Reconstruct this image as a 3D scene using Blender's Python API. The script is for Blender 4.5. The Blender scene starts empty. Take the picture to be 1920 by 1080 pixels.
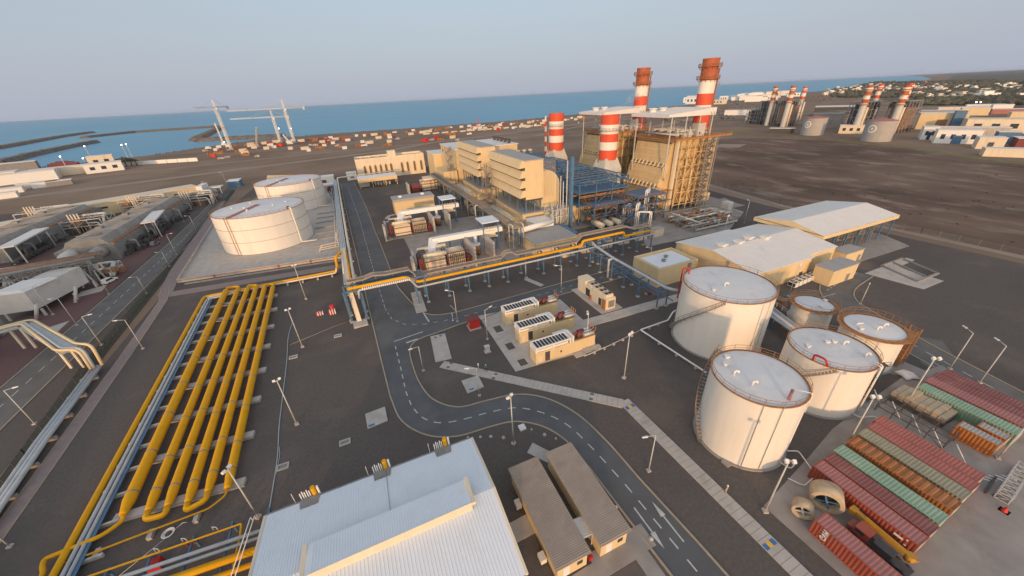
import bpy, math, random
from mathutils import Vector, Matrix
random.seed(7)
R_ = math.radians
SC = bpy.context.scene
COL = SC.collection

# ------------------------------------------------------------------ camera
F_PX, PITCH, ROLL, YAW, CAM_H = 678.06, 0.489743, -0.0516927, R_(22.0), 54.0
cp, sp, cr, sr = math.cos(PITCH), math.sin(PITCH), math.cos(ROLL), math.sin(ROLL)
def _rz(v):
    return Vector((math.cos(YAW)*v[0]+math.sin(YAW)*v[1], -math.sin(YAW)*v[0]+math.cos(YAW)*v[1], v[2]))
_fw, _up, _rt = Vector((0, cp, -sp)), Vector((0, sp, cp)), Vector((1, 0, 0))
CAM_F, CAM_R, CAM_U = _rz(_fw), _rz(cr*_rt+sr*_up), _rz(-sr*_rt+cr*_up)
cam = bpy.data.cameras.new('camera')
cam.sensor_width = 36; cam.lens = F_PX/1920*36; cam.clip_start = 0.5; cam.clip_end = 90000
co = bpy.data.objects.new('camera', cam); COL.objects.link(co)
m = Matrix((CAM_R, CAM_U, -CAM_F)).transposed().to_4x4(); m.translation = (0, 0, CAM_H)
co.matrix_world = m
SC.camera = co
def at(px, py, z=0.0):
    """ground plan point (at height z) of a survey mark"""
    d = CAM_R*((px-960)/F_PX) - CAM_U*((py-540)/F_PX) + CAM_F
    t = (CAM_H-z)/-d.z
    return (d.x*t, d.y*t)

# ------------------------------------------------------------------ light
SUN_EL, SUN_DIR = R_(7.0), (-0.40, -0.9165)          # direction towards the sun
w = bpy.data.worlds.new('World'); SC.world = w; w.use_nodes = True
nt = w.node_tree; bg = nt.nodes['Background']
sky = nt.nodes.new('ShaderNodeTexSky'); sky.sky_type = 'NISHITA'; sky.sun_disc = False
sky.sun_elevation = SUN_EL; sky.sun_rotation = math.atan2(SUN_DIR[0], SUN_DIR[1])
sky.altitude = 50; sky.air_density = 1.0; sky.dust_density = 1.6; sky.ozone_density = 1.2
# hazy evening air: the sky loses colour, more so towards the horizon
hs = nt.nodes.new('ShaderNodeHueSaturation'); hs.inputs['Saturation'].default_value = 1.0; hs.inputs['Value'].default_value = 1.35; nt.links.new(sky.outputs[0], hs.inputs['Color'])
tc = nt.nodes.new('ShaderNodeTexCoord'); sx = nt.nodes.new('ShaderNodeSeparateXYZ'); nt.links.new(tc.outputs['Generated'], sx.inputs[0])
mr = nt.nodes.new('ShaderNodeMapRange'); mr.interpolation_type = 'SMOOTHSTEP'
for i_, v_ in ((1, -0.02), (2, 0.50), (3, 0.95), (4, 0.35)): mr.inputs[i_].default_value = v_
nt.links.new(sx.outputs[2], mr.inputs[0])
mx = nt.nodes.new('ShaderNodeMix'); mx.data_type = 'RGBA'; nt.links.new(mr.outputs[0], mx.inputs[0]); nt.links.new(hs.outputs[0], mx.inputs[6])
# brighter and warmer round the sun, dimmer and lilac opposite it
vm = nt.nodes.new('ShaderNodeVectorMath'); vm.operation = 'DOT_PRODUCT'; nt.links.new(tc.outputs['Generated'], vm.inputs[0]); vm.inputs[1].default_value = (SUN_DIR[0], SUN_DIR[1], 0.1)
m2 = nt.nodes.new('ShaderNodeMapRange'); m2.interpolation_type = 'SMOOTHSTEP'; nt.links.new(vm.outputs['Value'], m2.inputs[0]); m2.inputs[1].default_value = -0.62; m2.inputs[2].default_value = 0.42
hz = nt.nodes.new('ShaderNodeMix'); hz.data_type = 'RGBA'; nt.links.new(m2.outputs[0], hz.inputs[0])
hz.inputs[6].default_value = (2.2, 2.42, 2.95, 1); hz.inputs[7].default_value = (8.8, 8.3, 8.0, 1)
nt.links.new(hz.outputs[2], mx.inputs[7])
nt.links.new(mx.outputs[2], bg.inputs[0]); bg.inputs[1].default_value = 0.15
sl = bpy.data.lights.new('sun', 'SUN'); sl.energy = 2.1; sl.angle = R_(2); sl.color = (1.0, 0.58, 0.27)
so = bpy.data.objects.new('sun', sl); COL.objects.link(so)
so.rotation_euler = Vector((-SUN_DIR[0]*math.cos(SUN_EL), -SUN_DIR[1]*math.cos(SUN_EL), -math.sin(SUN_EL))).to_track_quat('-Z', 'Y').to_euler()
SC.view_settings.view_transform = 'Standard'; SC.view_settings.look = 'None'
SC.view_settings.exposure = 0.38; SC.view_settings.gamma = 1.0

# ------------------------------------------------------------------ materials
def mat(name, c, rough=0.7, var=0.12, scale=0.6, metal=0.0, stain=None, stain_scale=0.25, stain_amt=0.5, bump=0.0, bump_scale=20.0, stretch=None, spec=0.4, patch=None, patch_scale=0.02, patch_amt=0.8):
    m = bpy.data.materials.new(name); m.use_nodes = True
    n = m.node_tree.nodes; L = m.node_tree.links; b = n['Principled BSDF']
    b.inputs['Roughness'].default_value = rough; b.inputs['Metallic'].default_value = metal
    b.inputs['Specular IOR Level'].default_value = spec
    tc = n.new('ShaderNodeTexCoord'); src = tc.outputs['Object']
    if stretch:
        mp = n.new('ShaderNodeMapping'); mp.inputs['Scale'].default_value = stretch
        L.new(src, mp.inputs['Vector']); src = mp.outputs[0]
    def noise(s, det=5.0, rg=0.55):
        t = n.new('ShaderNodeTexNoise'); t.inputs['Scale'].default_value = s; t.inputs['Detail'].default_value = det
        t.inputs['Roughness'].default_value = rg; L.new(src, t.inputs['Vector']); return t
    def mix(fac, a, bcol, typ='MIX'):
        x = n.new('ShaderNodeMix'); x.data_type = 'RGBA'; x.blend_type = typ
        if isinstance(fac, float): x.inputs[0].default_value = fac
        else: L.new(fac, x.inputs[0])
        for i, q in ((6, a), (7, bcol)):
            if isinstance(q, tuple): x.inputs[i].default_value = (*q, 1)
            else: L.new(q, x.inputs[i])
        return x.outputs[2]
    def ramp(o, a, z):
        r = n.new('ShaderNodeMapRange'); r.inputs[1].default_value = a; r.inputs[2].default_value = z; L.new(o, r.inputs[0]); return r.outputs[0]
    lo = tuple(max(0, v*(1-var)) for v in c); hi = tuple(min(1, v*(1+var)) for v in c)
    o = mix(ramp(noise(scale).outputs[0], 0.3, 0.7), lo, hi)
    if stain:
        s2 = noise(stain_scale, 6.0, 0.62)
        f = ramp(s2.outputs[0], 0.52, 0.72)
        mm = n.new('ShaderNodeMath'); mm.operation = 'MULTIPLY'; mm.inputs[1].default_value = stain_amt; L.new(f, mm.inputs[0])
        o = mix(mm.outputs[0], o, stain)
    if patch:
        s3 = noise(patch_scale, 7.0, 0.68)
        m3 = n.new('ShaderNodeMath'); m3.operation = 'MULTIPLY'; m3.inputs[1].default_value = patch_amt; L.new(ramp(s3.outputs[0], 0.48, 0.62), m3.inputs[0])
        o = mix(m3.outputs[0], o, patch)
    L.new(o, b.inputs['Base Color'])
    if bump:
        bt = noise(bump_scale, 3.0); bn = n.new('ShaderNodeBump'); bn.inputs['Strength'].default_value = bump
        bn.inputs['Distance'].default_value = 0.05; L.new(bt.outputs[0], bn.inputs['Height']); L.new(bn.outputs[0], b.inputs['Normal'])
    return m
M = {}
def dm(k, *a, **kw): M[k] = mat(k, *a, **kw)
dm('gravel', (0.118, 0.102, 0.092), 0.95, 0.13, 2.0, patch=(0.088, 0.078, 0.072), patch_scale=0.016, patch_amt=0.75, stain=(0.185, 0.15, 0.125), stain_scale=0.045, stain_amt=0.85, bump=0.4, bump_scale=6, spec=0.1)
dm('sand', (0.23, 0.165, 0.12), 0.95, 0.22, 0.012, stain=(0.32, 0.245, 0.185), stain_scale=0.006, stain_amt=0.6, spec=0.1)
dm('field', (0.145, 0.10, 0.076), 0.95, 0.35, 0.03, stain=(0.33, 0.26, 0.20), stain_scale=0.075, stain_amt=0.85, spec=0.1, stretch=(1, 0.45, 1))
dm('asphalt', (0.135, 0.128, 0.12), 0.85, 0.14, 0.25, stain=(0.18, 0.17, 0.155), stain_scale=0.12, stain_amt=0.6, spec=0.3)
dm('asphalt_new', (0.112, 0.113, 0.116), 0.8, patch=(0.085, 0.086, 0.09), patch_scale=0.05, patch_amt=0.7, var=0.12, scale=0.25, stain=(0.14, 0.136, 0.13), stain_scale=0.15, stain_amt=0.6, spec=0.3)
dm('road_far', (0.28, 0.22, 0.17), 0.95, 0.1, 0.05)
dm('paint', (0.52, 0.51, 0.48), 0.7, 0.12, 2.0, stain=(0.3, 0.29, 0.28), stain_scale=1.5, stain_amt=0.7)
dm('paint_yellow', (0.75, 0.42, 0.04), 0.7, 0.1, 2.0)
dm('paint_blue', (0.05, 0.16, 0.36), 0.7, 0.1, 2.0)
dm('kerb', (0.36, 0.29, 0.21), 0.9, 0.12, 1.0, stain=(0.2, 0.17, 0.14), stain_scale=0.5)
dm('concrete', (0.30, 0.27, 0.245), 0.9, 0.12, 0.3, stain=(0.18, 0.16, 0.145), stain_scale=0.18, stain_amt=0.7)
dm('concrete_light', (0.44, 0.40, 0.36), 0.9, 0.1, 0.5, stain=(0.3, 0.27, 0.24), stain_scale=0.3, stain_amt=0.6)
dm('paving_pink', (0.25, 0.195, 0.185), 0.9, 0.1, 1.2, stain=(0.19, 0.15, 0.14), stain_scale=0.2)
dm('paving_red', (0.14, 0.075, 0.07), 0.9, 0.12, 1.2, stain=(0.10, 0.07, 0.065), stain_scale=0.1)
dm('tank_white', (0.735, 0.685, 0.61), 0.5, 0.05, 0.5, stain=(0.60, 0.55, 0.47), stain_scale=0.35, stain_amt=0.5, stretch=(1, 1, 0.12))
dm('tank_roof', (0.66, 0.65, 0.64), 0.55, 0.05, 0.25, stain=(0.50, 0.47, 0.45), stain_scale=0.3, stain_amt=0.6)
dm('rust_steel', (0.36, 0.17, 0.065), 0.8, 0.25, 1.5, stain=(0.2, 0.09, 0.05), stain_scale=0.8)
dm('cream', (0.66, 0.51, 0.295), 0.65, 0.05, 0.4, stain=(0.50, 0.40, 0.27), stain_scale=0.3, stain_amt=0.35, stretch=(1, 1, 0.25))
dm('cream_pale', (0.68, 0.58, 0.43), 0.65, 0.05, 0.5, stain=(0.52, 0.43, 0.32), stain_scale=0.4, stain_amt=0.5, stretch=(1, 1, 0.25))
dm('roof_white', (0.68, 0.655, 0.62), 0.5, 0.04, 0.3, stain=(0.58, 0.55, 0.51), stain_scale=0.15, stain_amt=0.5)
dm('roof_blue_white', (0.70, 0.735, 0.77), 0.42, 0.03, 0.3, stain=(0.62, 0.645, 0.67), stain_scale=0.2, stain_amt=0.4)
dm('roof_grey', (0.36, 0.34, 0.32), 0.7, 0.1, 0.3, stain=(0.26, 0.24, 0.22), stain_scale=0.3)
dm('roof_brown', (0.36, 0.29, 0.235), 0.6, 0.1, 0.4, stain=(0.2, 0.16, 0.13), stain_scale=0.35)
dm('yellow', (0.68, 0.335, 0.008), 0.6, 0.07, 0.5, spec=0.15, stain=(0.44, 0.23, 0.03), stain_scale=0.5, stain_amt=0.5)
dm('steel_blue', (0.08, 0.165, 0.27), 0.6, 0.15, 0.6, stain=(0.10, 0.13, 0.17), stain_scale=0.6)
dm('steel_grey', (0.24, 0.235, 0.225), 0.6, 0.15, 0.8, stain=(0.15, 0.13, 0.11), stain_scale=0.5)
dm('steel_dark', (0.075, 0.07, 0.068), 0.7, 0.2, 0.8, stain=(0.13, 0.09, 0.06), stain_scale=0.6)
dm('galv', (0.50, 0.49, 0.46), 0.5, 0.08, 1.0, stain=(0.36, 0.33, 0.3), stain_scale=0.7)
dm('pipe_grey', (0.42, 0.44, 0.45), 0.4, 0.08, 0.6, stain=(0.3, 0.3, 0.3), stain_scale=0.5)
dm('tray', (0.31, 0.265, 0.22), 0.7, 0.1, 0.6, stain=(0.22, 0.18, 0.15), stain_scale=0.4)
dm('white', (0.74, 0.72, 0.68), 0.5, 0.05, 0.8, stain=(0.56, 0.52, 0.47), stain_scale=0.8, stain_amt=0.5)
dm('red', (0.50, 0.030, 0.022), 0.5, 0.1, 0.6, stain=(0.34, 0.04, 0.03), stain_scale=0.6)
dm('dark_red', (0.20, 0.045, 0.04), 0.6, 0.15, 0.8, stain=(0.12, 0.05, 0.045), stain_scale=0.8)
dm('stack_red', (0.62, 0.085, 0.035), 0.6, 0.06, 0.3, stain=(0.45, 0.08, 0.045), stain_scale=0.25, stain_amt=0.5)
dm('stack_rusty', (0.40, 0.105, 0.05), 0.7, 0.2, 0.4, stain=(0.22, 0.08, 0.05), stain_scale=0.35)
dm('black', (0.03, 0.03, 0.032), 0.7, 0.2, 1.0)
dm('glass_dark', (0.045, 0.055, 0.065), 0.2, 0.1, 1.0)
dm('brown_pipes', (0.30, 0.16, 0.085), 0.7, 0.3, 0.7, stain=(0.17, 0.10, 0.07), stain_scale=0.6)
dm('wood', (0.46, 0.36, 0.245), 0.85, 0.15, 1.2, stain=(0.30, 0.23, 0.16), stain_scale=0.8, stretch=(1, 0.2, 1))
for k, c, s in (('c_red', (0.33, 0.075, 0.045), (0.24, 0.10, 0.07)), ('c_maroon', (0.235, 0.085, 0.075), (0.30, 0.15, 0.13)), ('c_green', (0.25, 0.36, 0.255), (0.36, 0.41, 0.32)),
                ('c_rust', (0.36, 0.14, 0.045), (0.26, 0.15, 0.10)), ('c_olive', (0.30, 0.275, 0.19), (0.22, 0.19, 0.14)), ('c_salmon', (0.36, 0.12, 0.095), (0.33, 0.12, 0.10)),
                ('c_darkgreen', (0.03, 0.16, 0.07), (0.05, 0.10, 0.05)), ('c_yellow', (0.45, 0.235, 0.03), (0.3, 0.16, 0.05)), ('c_pink', (0.36, 0.15, 0.135), (0.28, 0.13, 0.12)), ('c_orange', (0.42, 0.15, 0.04), (0.28, 0.11, 0.05))):
    dm(k, c, 0.65, 0.12, 0.5, stain=s, stain_scale=0.45, stain_amt=0.75)
dm('leaf', (0.055, 0.07, 0.03), 0.9, 0.3, 0.02, stain=(0.03, 0.04, 0.02), stain_scale=0.02)
dm('leaf_far', (0.085, 0.083, 0.058), 0.95, 0.4, 0.004, stain=(0.15, 0.125, 0.09), stain_scale=0.003, stain_amt=0.7)
dm('hedge', (0.05, 0.05, 0.035), 0.95, 0.4, 1.5)
dm('grass_verge', (0.16, 0.135, 0.05), 0.95, 0.3, 0.1)
dm('rock', (0.14, 0.115, 0.095), 0.95, 0.35, 0.25, stain=(0.22, 0.18, 0.14), stain_scale=0.2)
dm('brown_soil', (0.17, 0.085, 0.05), 0.95, 0.3, 0.05, stain=(0.24, 0.15, 0.10), stain_scale=0.03)
dm('hall_roof', (0.29, 0.27, 0.245), 0.8, 0.15, 0.3, stain=(0.20, 0.17, 0.14), stain_scale=0.25, stain_amt=0.8)
dm('boiler_cream', (0.60, 0.44, 0.225), 0.65, 0.06, 0.4, stain=(0.42, 0.27, 0.12), stain_scale=0.3, stain_amt=0.6, stretch=(1, 1, 0.3))
dm('glass_bronze', (0.17, 0.125, 0.085), 0.3, 0.1, 1.0)
dm('unit_white', (0.56, 0.53, 0.49), 0.6, 0.06, 0.5, stain=(0.4, 0.35, 0.3), stain_scale=0.4, stain_amt=0.6)
dm('hivis', (0.25, 0.45, 0.10), 0.8, 0.1, 1.0)
dm('navy', (0.03, 0.04, 0.07), 0.8, 0.1, 1.0)
dm('skin', (0.35, 0.2, 0.13), 0.6, 0.05, 1.0)
dm('khaki', (0.42, 0.33, 0.2), 0.8, 0.1, 1.0)
def sea_mat():
    m = mat('sea', (0.095, 0.29, 0.425), 0.4, 0.10, 0.0025, stain=(0.14, 0.37, 0.47), stain_scale=0.0016, stain_amt=0.8, bump=0.35, bump_scale=0.12, spec=0.28)
    return m
M['sea'] = sea_mat()

# ------------------------------------------------------------------ mesh builder
class MB:
    def __init__(s): s.v = []; s.f = []; s.mi = []; s.m = 0; s.sm = []
    def face(s, idx, smooth=False): s.f.append(tuple(idx)); s.mi.append(s.m); s.sm.append(smooth)
    def poly(s, pts, smooth=False):
        b = len(s.v); s.v += [tuple(p) for p in pts]; s.face(range(b, b+len(pts)), smooth)
    def hexa(s, q):
        b = len(s.v); s.v += [tuple(p) for p in q]
        for f in ((3, 2, 1, 0), (4, 5, 6, 7), (0, 1, 5, 4), (1, 2, 6, 5), (2, 3, 7, 6), (3, 0, 4, 7)): s.face([b+i for i in f])
    def box(s, x0, y0, z0, x1, y1, z1):
        x0, x1 = min(x0, x1), max(x0, x1); y0, y1 = min(y0, y1), max(y0, y1); z0, z1 = min(z0, z1), max(z0, z1)
        s.hexa([(x0, y0, z0), (x1, y0, z0), (x1, y1, z0), (x0, y1, z0), (x0, y0, z1), (x1, y0, z1), (x1, y1, z1), (x0, y1, z1)])
    def obox(s, cx, cy, z0, lx, ly, h, rz=0.0):
        c, n = math.cos(rz), math.sin(rz); q = []
        for z in (z0, z0+h):
            for a, b in ((-1, -1), (1, -1), (1, 1), (-1, 1)):
                x, y = a*lx/2, b*ly/2; q.append((cx+c*x-n*y, cy+n*x+c*y, z))
        s.hexa(q)
    def beam(s, a, b, w=0.2, h=None):
        h = h or w; a, b = Vector(a), Vector(b); d = (b-a)
        if d.length < 1e-6: return
        d.normalize(); u = Vector((0, 0, 1)) if abs(d.z) < 0.95 else Vector((0, 1, 0))
        r = d.cross(u).normalized(); u = r.cross(d)
        q = [p + r*(i*w/2) + u*(j*h/2) for p in (a, b) for i, j in ((-1, -1), (1, -1), (1, 1), (-1, 1))]
        s.hexa(q)
    def tube(s, pts, r, n=8, cap=True, closed=False):
        P = [Vector(p) for p in pts]; k = len(P); rings = []
        rs = r if isinstance(r, (list, tuple)) else [r]*k
        u = None
        for i in range(k):
            if closed: d = (P[(i+1) % k]-P[i-1])
            else: d = (P[min(i+1, k-1)]-P[max(i-1, 0)])
            d.normalize()
            if u is None:
                u = Vector((0, 0, 1)) if abs(d.z) < 0.9 else Vector((1, 0, 0))
            u = (u-d*u.dot(d))
            if u.length < 1e-5: u = d.orthogonal()
            u.normalize(); w_ = d.cross(u); b = len(s.v)
            sc = 1.0
            if 0 < i < k-1 or closed:
                e1 = (P[i]-P[i-1]).normalized(); sc = 1/max(0.5, math.sqrt(max(0.0, (1+e1.dot((P[(i+1) % k]-P[i]).normalized()))/2)))
            for j in range(n):
                a = 2*math.pi*j/n; s.v.append(tuple(P[i]+(u*math.cos(a)+w_*math.sin(a))*rs[i]*(sc if sc < 1.25 else 1.25)))
            rings.append(b)
        for i in range(k if closed else k-1):
            a, b = rings[i], rings[(i+1) % k]
            for j in range(n): s.face((a+j, a+(j+1) % n, b+(j+1) % n, b+j), True)
        if cap and not closed:
            s.face([rings[0]+j for j in range(n)][::-1]); s.face([rings[-1]+j for j in range(n)])
    def cyl(s, a, b, r0, r1=None, n=16): s.tube([a, b], [r0, r0 if r1 is None else r1], n)
    def lathe(s, prof, cx=0, cy=0, n=48, cap_top=False, cap_bot=False, smooth=True, mats=None):
        b = len(s.v)
        for r, z in prof:
            for j in range(n):
                a = 2*math.pi*j/n; s.v.append((cx+r*math.cos(a), cy+r*math.sin(a), z))
        for i in range(len(prof)-1):
            if mats: s.m = mats[i]
            for j in range(n):
                p, q = b+i*n, b+(i+1)*n; s.face((p+j, p+(j+1) % n, q+(j+1) % n, q+j), smooth)
        if cap_top: s.face([b+(len(prof)-1)*n+j for j in range(n)])
        if cap_bot: s.face([b+j for j in range(n)][::-1])
    def prism(s, pts, z0, z1):
        n = len(pts); b = len(s.v)
        A = sum(pts[i][0]*pts[(i+1) % n][1]-pts[(i+1) % n][0]*pts[i][1] for i in range(n))
        if A < 0: pts = pts[::-1]
        s.v += [(p[0], p[1], z0) for p in pts]+[(p[0], p[1], z1) for p in pts]
        s.face([b+i for i in range(n)][::-1]); s.face([b+n+i for i in range(n)])
        for i in range(n): s.face((b+i, b+(i+1) % n, b+n+(i+1) % n, b+n+i))
    def extr(s, prof, a, b, up=(0, 0, 1)):
        """profile (side, up) swept straight from a to b"""
        a, b, up = Vector(a), Vector(b), Vector(up); d = (b-a).normalized(); r = d.cross(up).normalized(); k = len(prof); o = len(s.v)
        for p in (a, b): s.v += [tuple(p+r*x+up*z) for x, z in prof]
        s.face([o+i for i in range(k)]); s.face([o+k+i for i in range(k)][::-1])
        for i in range(k): s.face((o+i, o+k+i, o+k+(i+1) % k, o+(i+1) % k))
    def ribs(s, a, b, run, n, w, h):
        """n ridges between the edge a->b, each running along the vector run"""
        a, b, run = Vector(a), Vector(b), Vector(run); e = (b-a); nn = e.cross(run).normalized()
        if nn.z < -1e-6: nn = -nn
        ed = e.normalized()
        for i in range(n):
            p = a+e*((i+0.5)/n); q = []
            for base in (p, p+run):
                q += [base-ed*w/2, base+ed*w/2, base+ed*w*0.3+nn*h, base-ed*w*0.3+nn*h]
            o = len(s.v); s.v += [tuple(x) for x in q]
            for f in ((1, 5, 6, 2), (2, 6, 7, 3), (3, 7, 4, 0), (0, 1, 2, 3), (7, 6, 5, 4)): s.face([o+k for k in f])
    def rail(s, pts, h=1.1, step=2.0, t=0.06, closed=False):
        P = [Vector(p) for p in pts]
        if closed: P.append(P[0])
        for a, b in zip(P, P[1:]):
            up = Vector((0, 0, h)); L = (b-a).length; k = max(1, round(L/step))
            s.beam(a+up, b+up, t); s.beam(a+up*0.5, b+up*0.5, t*0.8)
            for i in range(k): q = a+(b-a)*(i/k); s.beam(q, q+up, t)
        s.beam(P[-1], P[-1]+Vector((0, 0, h)), t)
    def truss(s, a, b, w, h, n, t=0.08, up=(0, 0, 1)):
        """square lattice girder"""
        a, b, up = Vector(a), Vector(b), Vector(up); d = (b-a).normalized(); r = d.cross(up)
        if r.length < 1e-4: r = d.orthogonal()
        r.normalize(); u = r.cross(d)
        cs = [r*(i*w/2)+u*(j*h/2) for i, j in ((-1, -1), (1, -1), (1, 1), (-1, 1))]
        for c in cs: s.beam(a+c, b+c, t)
        for k in range(n):
            p, q = a+(b-a)*(k/n), a+(b-a)*((k+1)/n)
            for i in range(4):
                x, y = cs[i], cs[(i+1) % 4]
                s.beam(p+x, q+y if k % 2 else q+y, t*0.7); s.beam(p+x, p+y, t*0.7)
    def frame3(s, x0, y0, x1, y1, levels, nx, ny, t=0.25, brace=True):
        """open steel frame with columns and floor beams"""
        xs = [x0+(x1-x0)*i/nx for i in range(nx+1)]; ys = [y0+(y1-y0)*i/ny for i in range(ny+1)]
        top = levels[-1]
        for x in xs:
            for y in ys: s.beam((x, y, 0), (x, y, top), t)
        zp = 0
        for k, z in enumerate(levels):
            for x in xs: s.beam((x, y0, z), (x, y1, z), t*0.8, t)
            for y in ys: s.beam((x0, y, z), (x1, y, z), t*0.8, t)
            if brace:
                for y in (y0, y1):
                    i = k % nx; s.beam((xs[i], y, zp), (xs[i+1], y, z), t*0.6)
                for x in (x0, x1):
                    i = k % ny; s.beam((x, ys[i], zp), (x, ys[i+1], z), t*0.6)
            zp = z
    def build(s, name, ma, parent=None):
        off = Vector((0, 0, 0)); p = parent
        while p is not None: off = off+p.location; p = p.parent
        me = bpy.data.meshes.new(name)
        me.from_pydata([tuple(Vector(v)-off) for v in s.v], [], s.f)
        for x in (ma if isinstance(ma, (list, tuple)) else [ma]): me.materials.append(M[x])
        me.polygons.foreach_set('material_index', s.mi); me.polygons.foreach_set('use_smooth', s.sm)
        me.update()
        o = bpy.data.objects.new(name, me); COL.objects.link(o); o.parent = parent
        return o

def build_each(b, name, ma, parent):
    """every loose piece of the mesh becomes a part of its own"""
    par = list(range(len(b.v)))
    def find(i):
        while par[i] != i: par[i] = par[par[i]]; i = par[i]
        return i
    for f in b.f:
        for k in f[1:]: par[find(k)] = find(f[0])
    grp = {}
    for n, f in enumerate(b.f): grp.setdefault(find(f[0]), []).append(n)
    for fs in grp.values():
        q = MB(); ix = {}
        for n in fs:
            g_ = []
            for k in b.f[n]:
                if k not in ix: ix[k] = len(q.v); q.v.append(b.v[k])
                g_.append(ix[k])
            q.f.append(tuple(g_)); q.mi.append(b.mi[n]); q.sm.append(b.sm[n])
        o = q.build(name, ma, parent)
    return o

def tag(o, label=None, cat=None, group=None, kind=None):
    for k, v in (('label', label), ('category', cat), ('group', group), ('kind', kind)):
        if v: o[k] = v
    return o
def T(name, label, cat, x=0, y=0, z=0, group=None):
    o = bpy.data.objects.new(name, None); COL.objects.link(o); o.location = (x, y, z); o.empty_display_size = 0.5
    return tag(o, label, cat, group)
def solo(name, mb, ma, label, cat, group=None):
    """a thing that is one mesh, its origin at its base"""
    xs, ys, zs = zip(*mb.v); c = Vector(((min(xs)+max(xs))/2, (min(ys)+max(ys))/2, min(zs)))
    o = mb.build(name, ma); o.data.transform(Matrix.Translation(-c)); o.location = c
    return tag(o, label, cat, group)
def struct(name, mb, ma, kind='structure'): return tag(mb.build(name, ma), kind=kind)
KIDS = {}
def kids(o):
    return [c for c in COL.objects if c.parent == o]
def dup(o, loc, rz=0.0, label=None, group=None, scale=None, ch=None):
    """copy of a thing with copies of its parts and sub-parts"""
    r = o.copy(); COL.objects.link(r); r.location = loc; r.rotation_euler = (0, 0, rz)
    if scale: r.scale = (scale,)*3 if isinstance(scale, (int, float)) else scale
    if label: r['label'] = label
    if group: r['group'] = group
    if o.name not in KIDS: KIDS[o.name] = [(c, kids(c)) for c in kids(o)]
    for c, gs in KIDS[o.name]:
        k = c.copy(); COL.objects.link(k); k.parent = r
        for g in gs: q = g.copy(); COL.objects.link(q); q.parent = k
    return r
def arc(pts, rad=0.8, seg=4):
    """round the corners of a pipe run"""
    P = [Vector(p) for p in pts]; out = [P[0]]
    for a, b, c in zip(P, P[1:], P[2:]):
        u, v = (a-b), (c-b); r = min(rad, u.length*0.45, v.length*0.45); u.normalize(); v.normalize()
        p, q = b+u*r, b+v*r
        for i in range(seg+1):
            t = i/seg; out.append(p*(1-t)**2+b*(2*t*(1-t))+q*t*t)
    out.append(P[-1]); return out
# ================================================================== SETTING
SHORE = [(-9000, 250), (-3000, 450), (-395, 667), (-369, 674), (-311, 709), (-265, 733), (-224, 807), (-160, 880), (-46, 906), (126, 884), (376, 876), (619, 923), (1057, 971), (1665, 1196), (2605, 1330), (3324, 1414), (6000, 2350), (14000, 5700), (34000, 14600)]
g = MB(); g.poly([(x, y, 0) for x, y in SHORE]+[(34000, -30000, 0), (-9000, -30000, 0)]); struct('ground', g, 'sand')
g = MB(); g.poly([(-60000, -40000, -1.6), (60000, -40000, -1.6), (60000, 60000, -1.6), (-60000, 60000, -1.6)]); struct('sea', g, 'sea')
# rock armour slope along the beach
g = MB()
for (x0, y0), (x1, y1) in zip(SHORE[2:14], SHORE[3:15]):
    L = math.hypot(x1-x0, y1-y0); n = int(L/7)
    for i in range(n):
        t = random.random(); r = random.uniform(1.0, 2.4)
        g.obox(x0+(x1-x0)*t+random.uniform(-2, 2), y0+(y1-y0)*t+random.uniform(-1, 5), -1.6, r*2, r*1.6, random.uniform(1, 2.4), random.random()*3)
tag(g.build('shore_rocks', 'rock'), kind='stuff')
def sheet(name, pts, z, ma, kind='structure'):
    b = MB(); b.poly([(p[0], p[1], z) for p in pts])
    if sum(pts[i][0]*pts[(i+1) % len(pts)][1]-pts[(i+1) % len(pts)][0]*pts[i][1] for i in range(len(pts))) < 0: b.f = [f[::-1] for f in b.f]
    return struct(name, b, ma, kind)
sheet('plant_yard', [(-63, -60), (190, -60), (186, 40), (183, 92), (186, 140), (200, 262), (110, 300), (92, 345), (-30, 352), (-72, 352), (-78, 240), (-68, 140)], 0.02, 'gravel')
sheet('brown_field', [(191, -60), (191, 40), (187, 110), (204, 200), (235, 300), (330, 336), (404, 300), (452, 214), (415, 140), (394, 92), (330, -60)], 0.03, 'field')
sheet('desalination_yard', [(-63.4, -20), (-72, 160), (-86, 345), (-150, 322), (-310, 385), (-420, 330), (-260, -20)], 0.015, 'gravel')
sheet('far_field', [(800, -2600), (800, -60), (980, 300), (1250, 560), (1700, 800), (3300, 1240), (9000, 3300), (34000, 13500), (34000, -20000)], 0.05, 'leaf_far')

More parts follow.
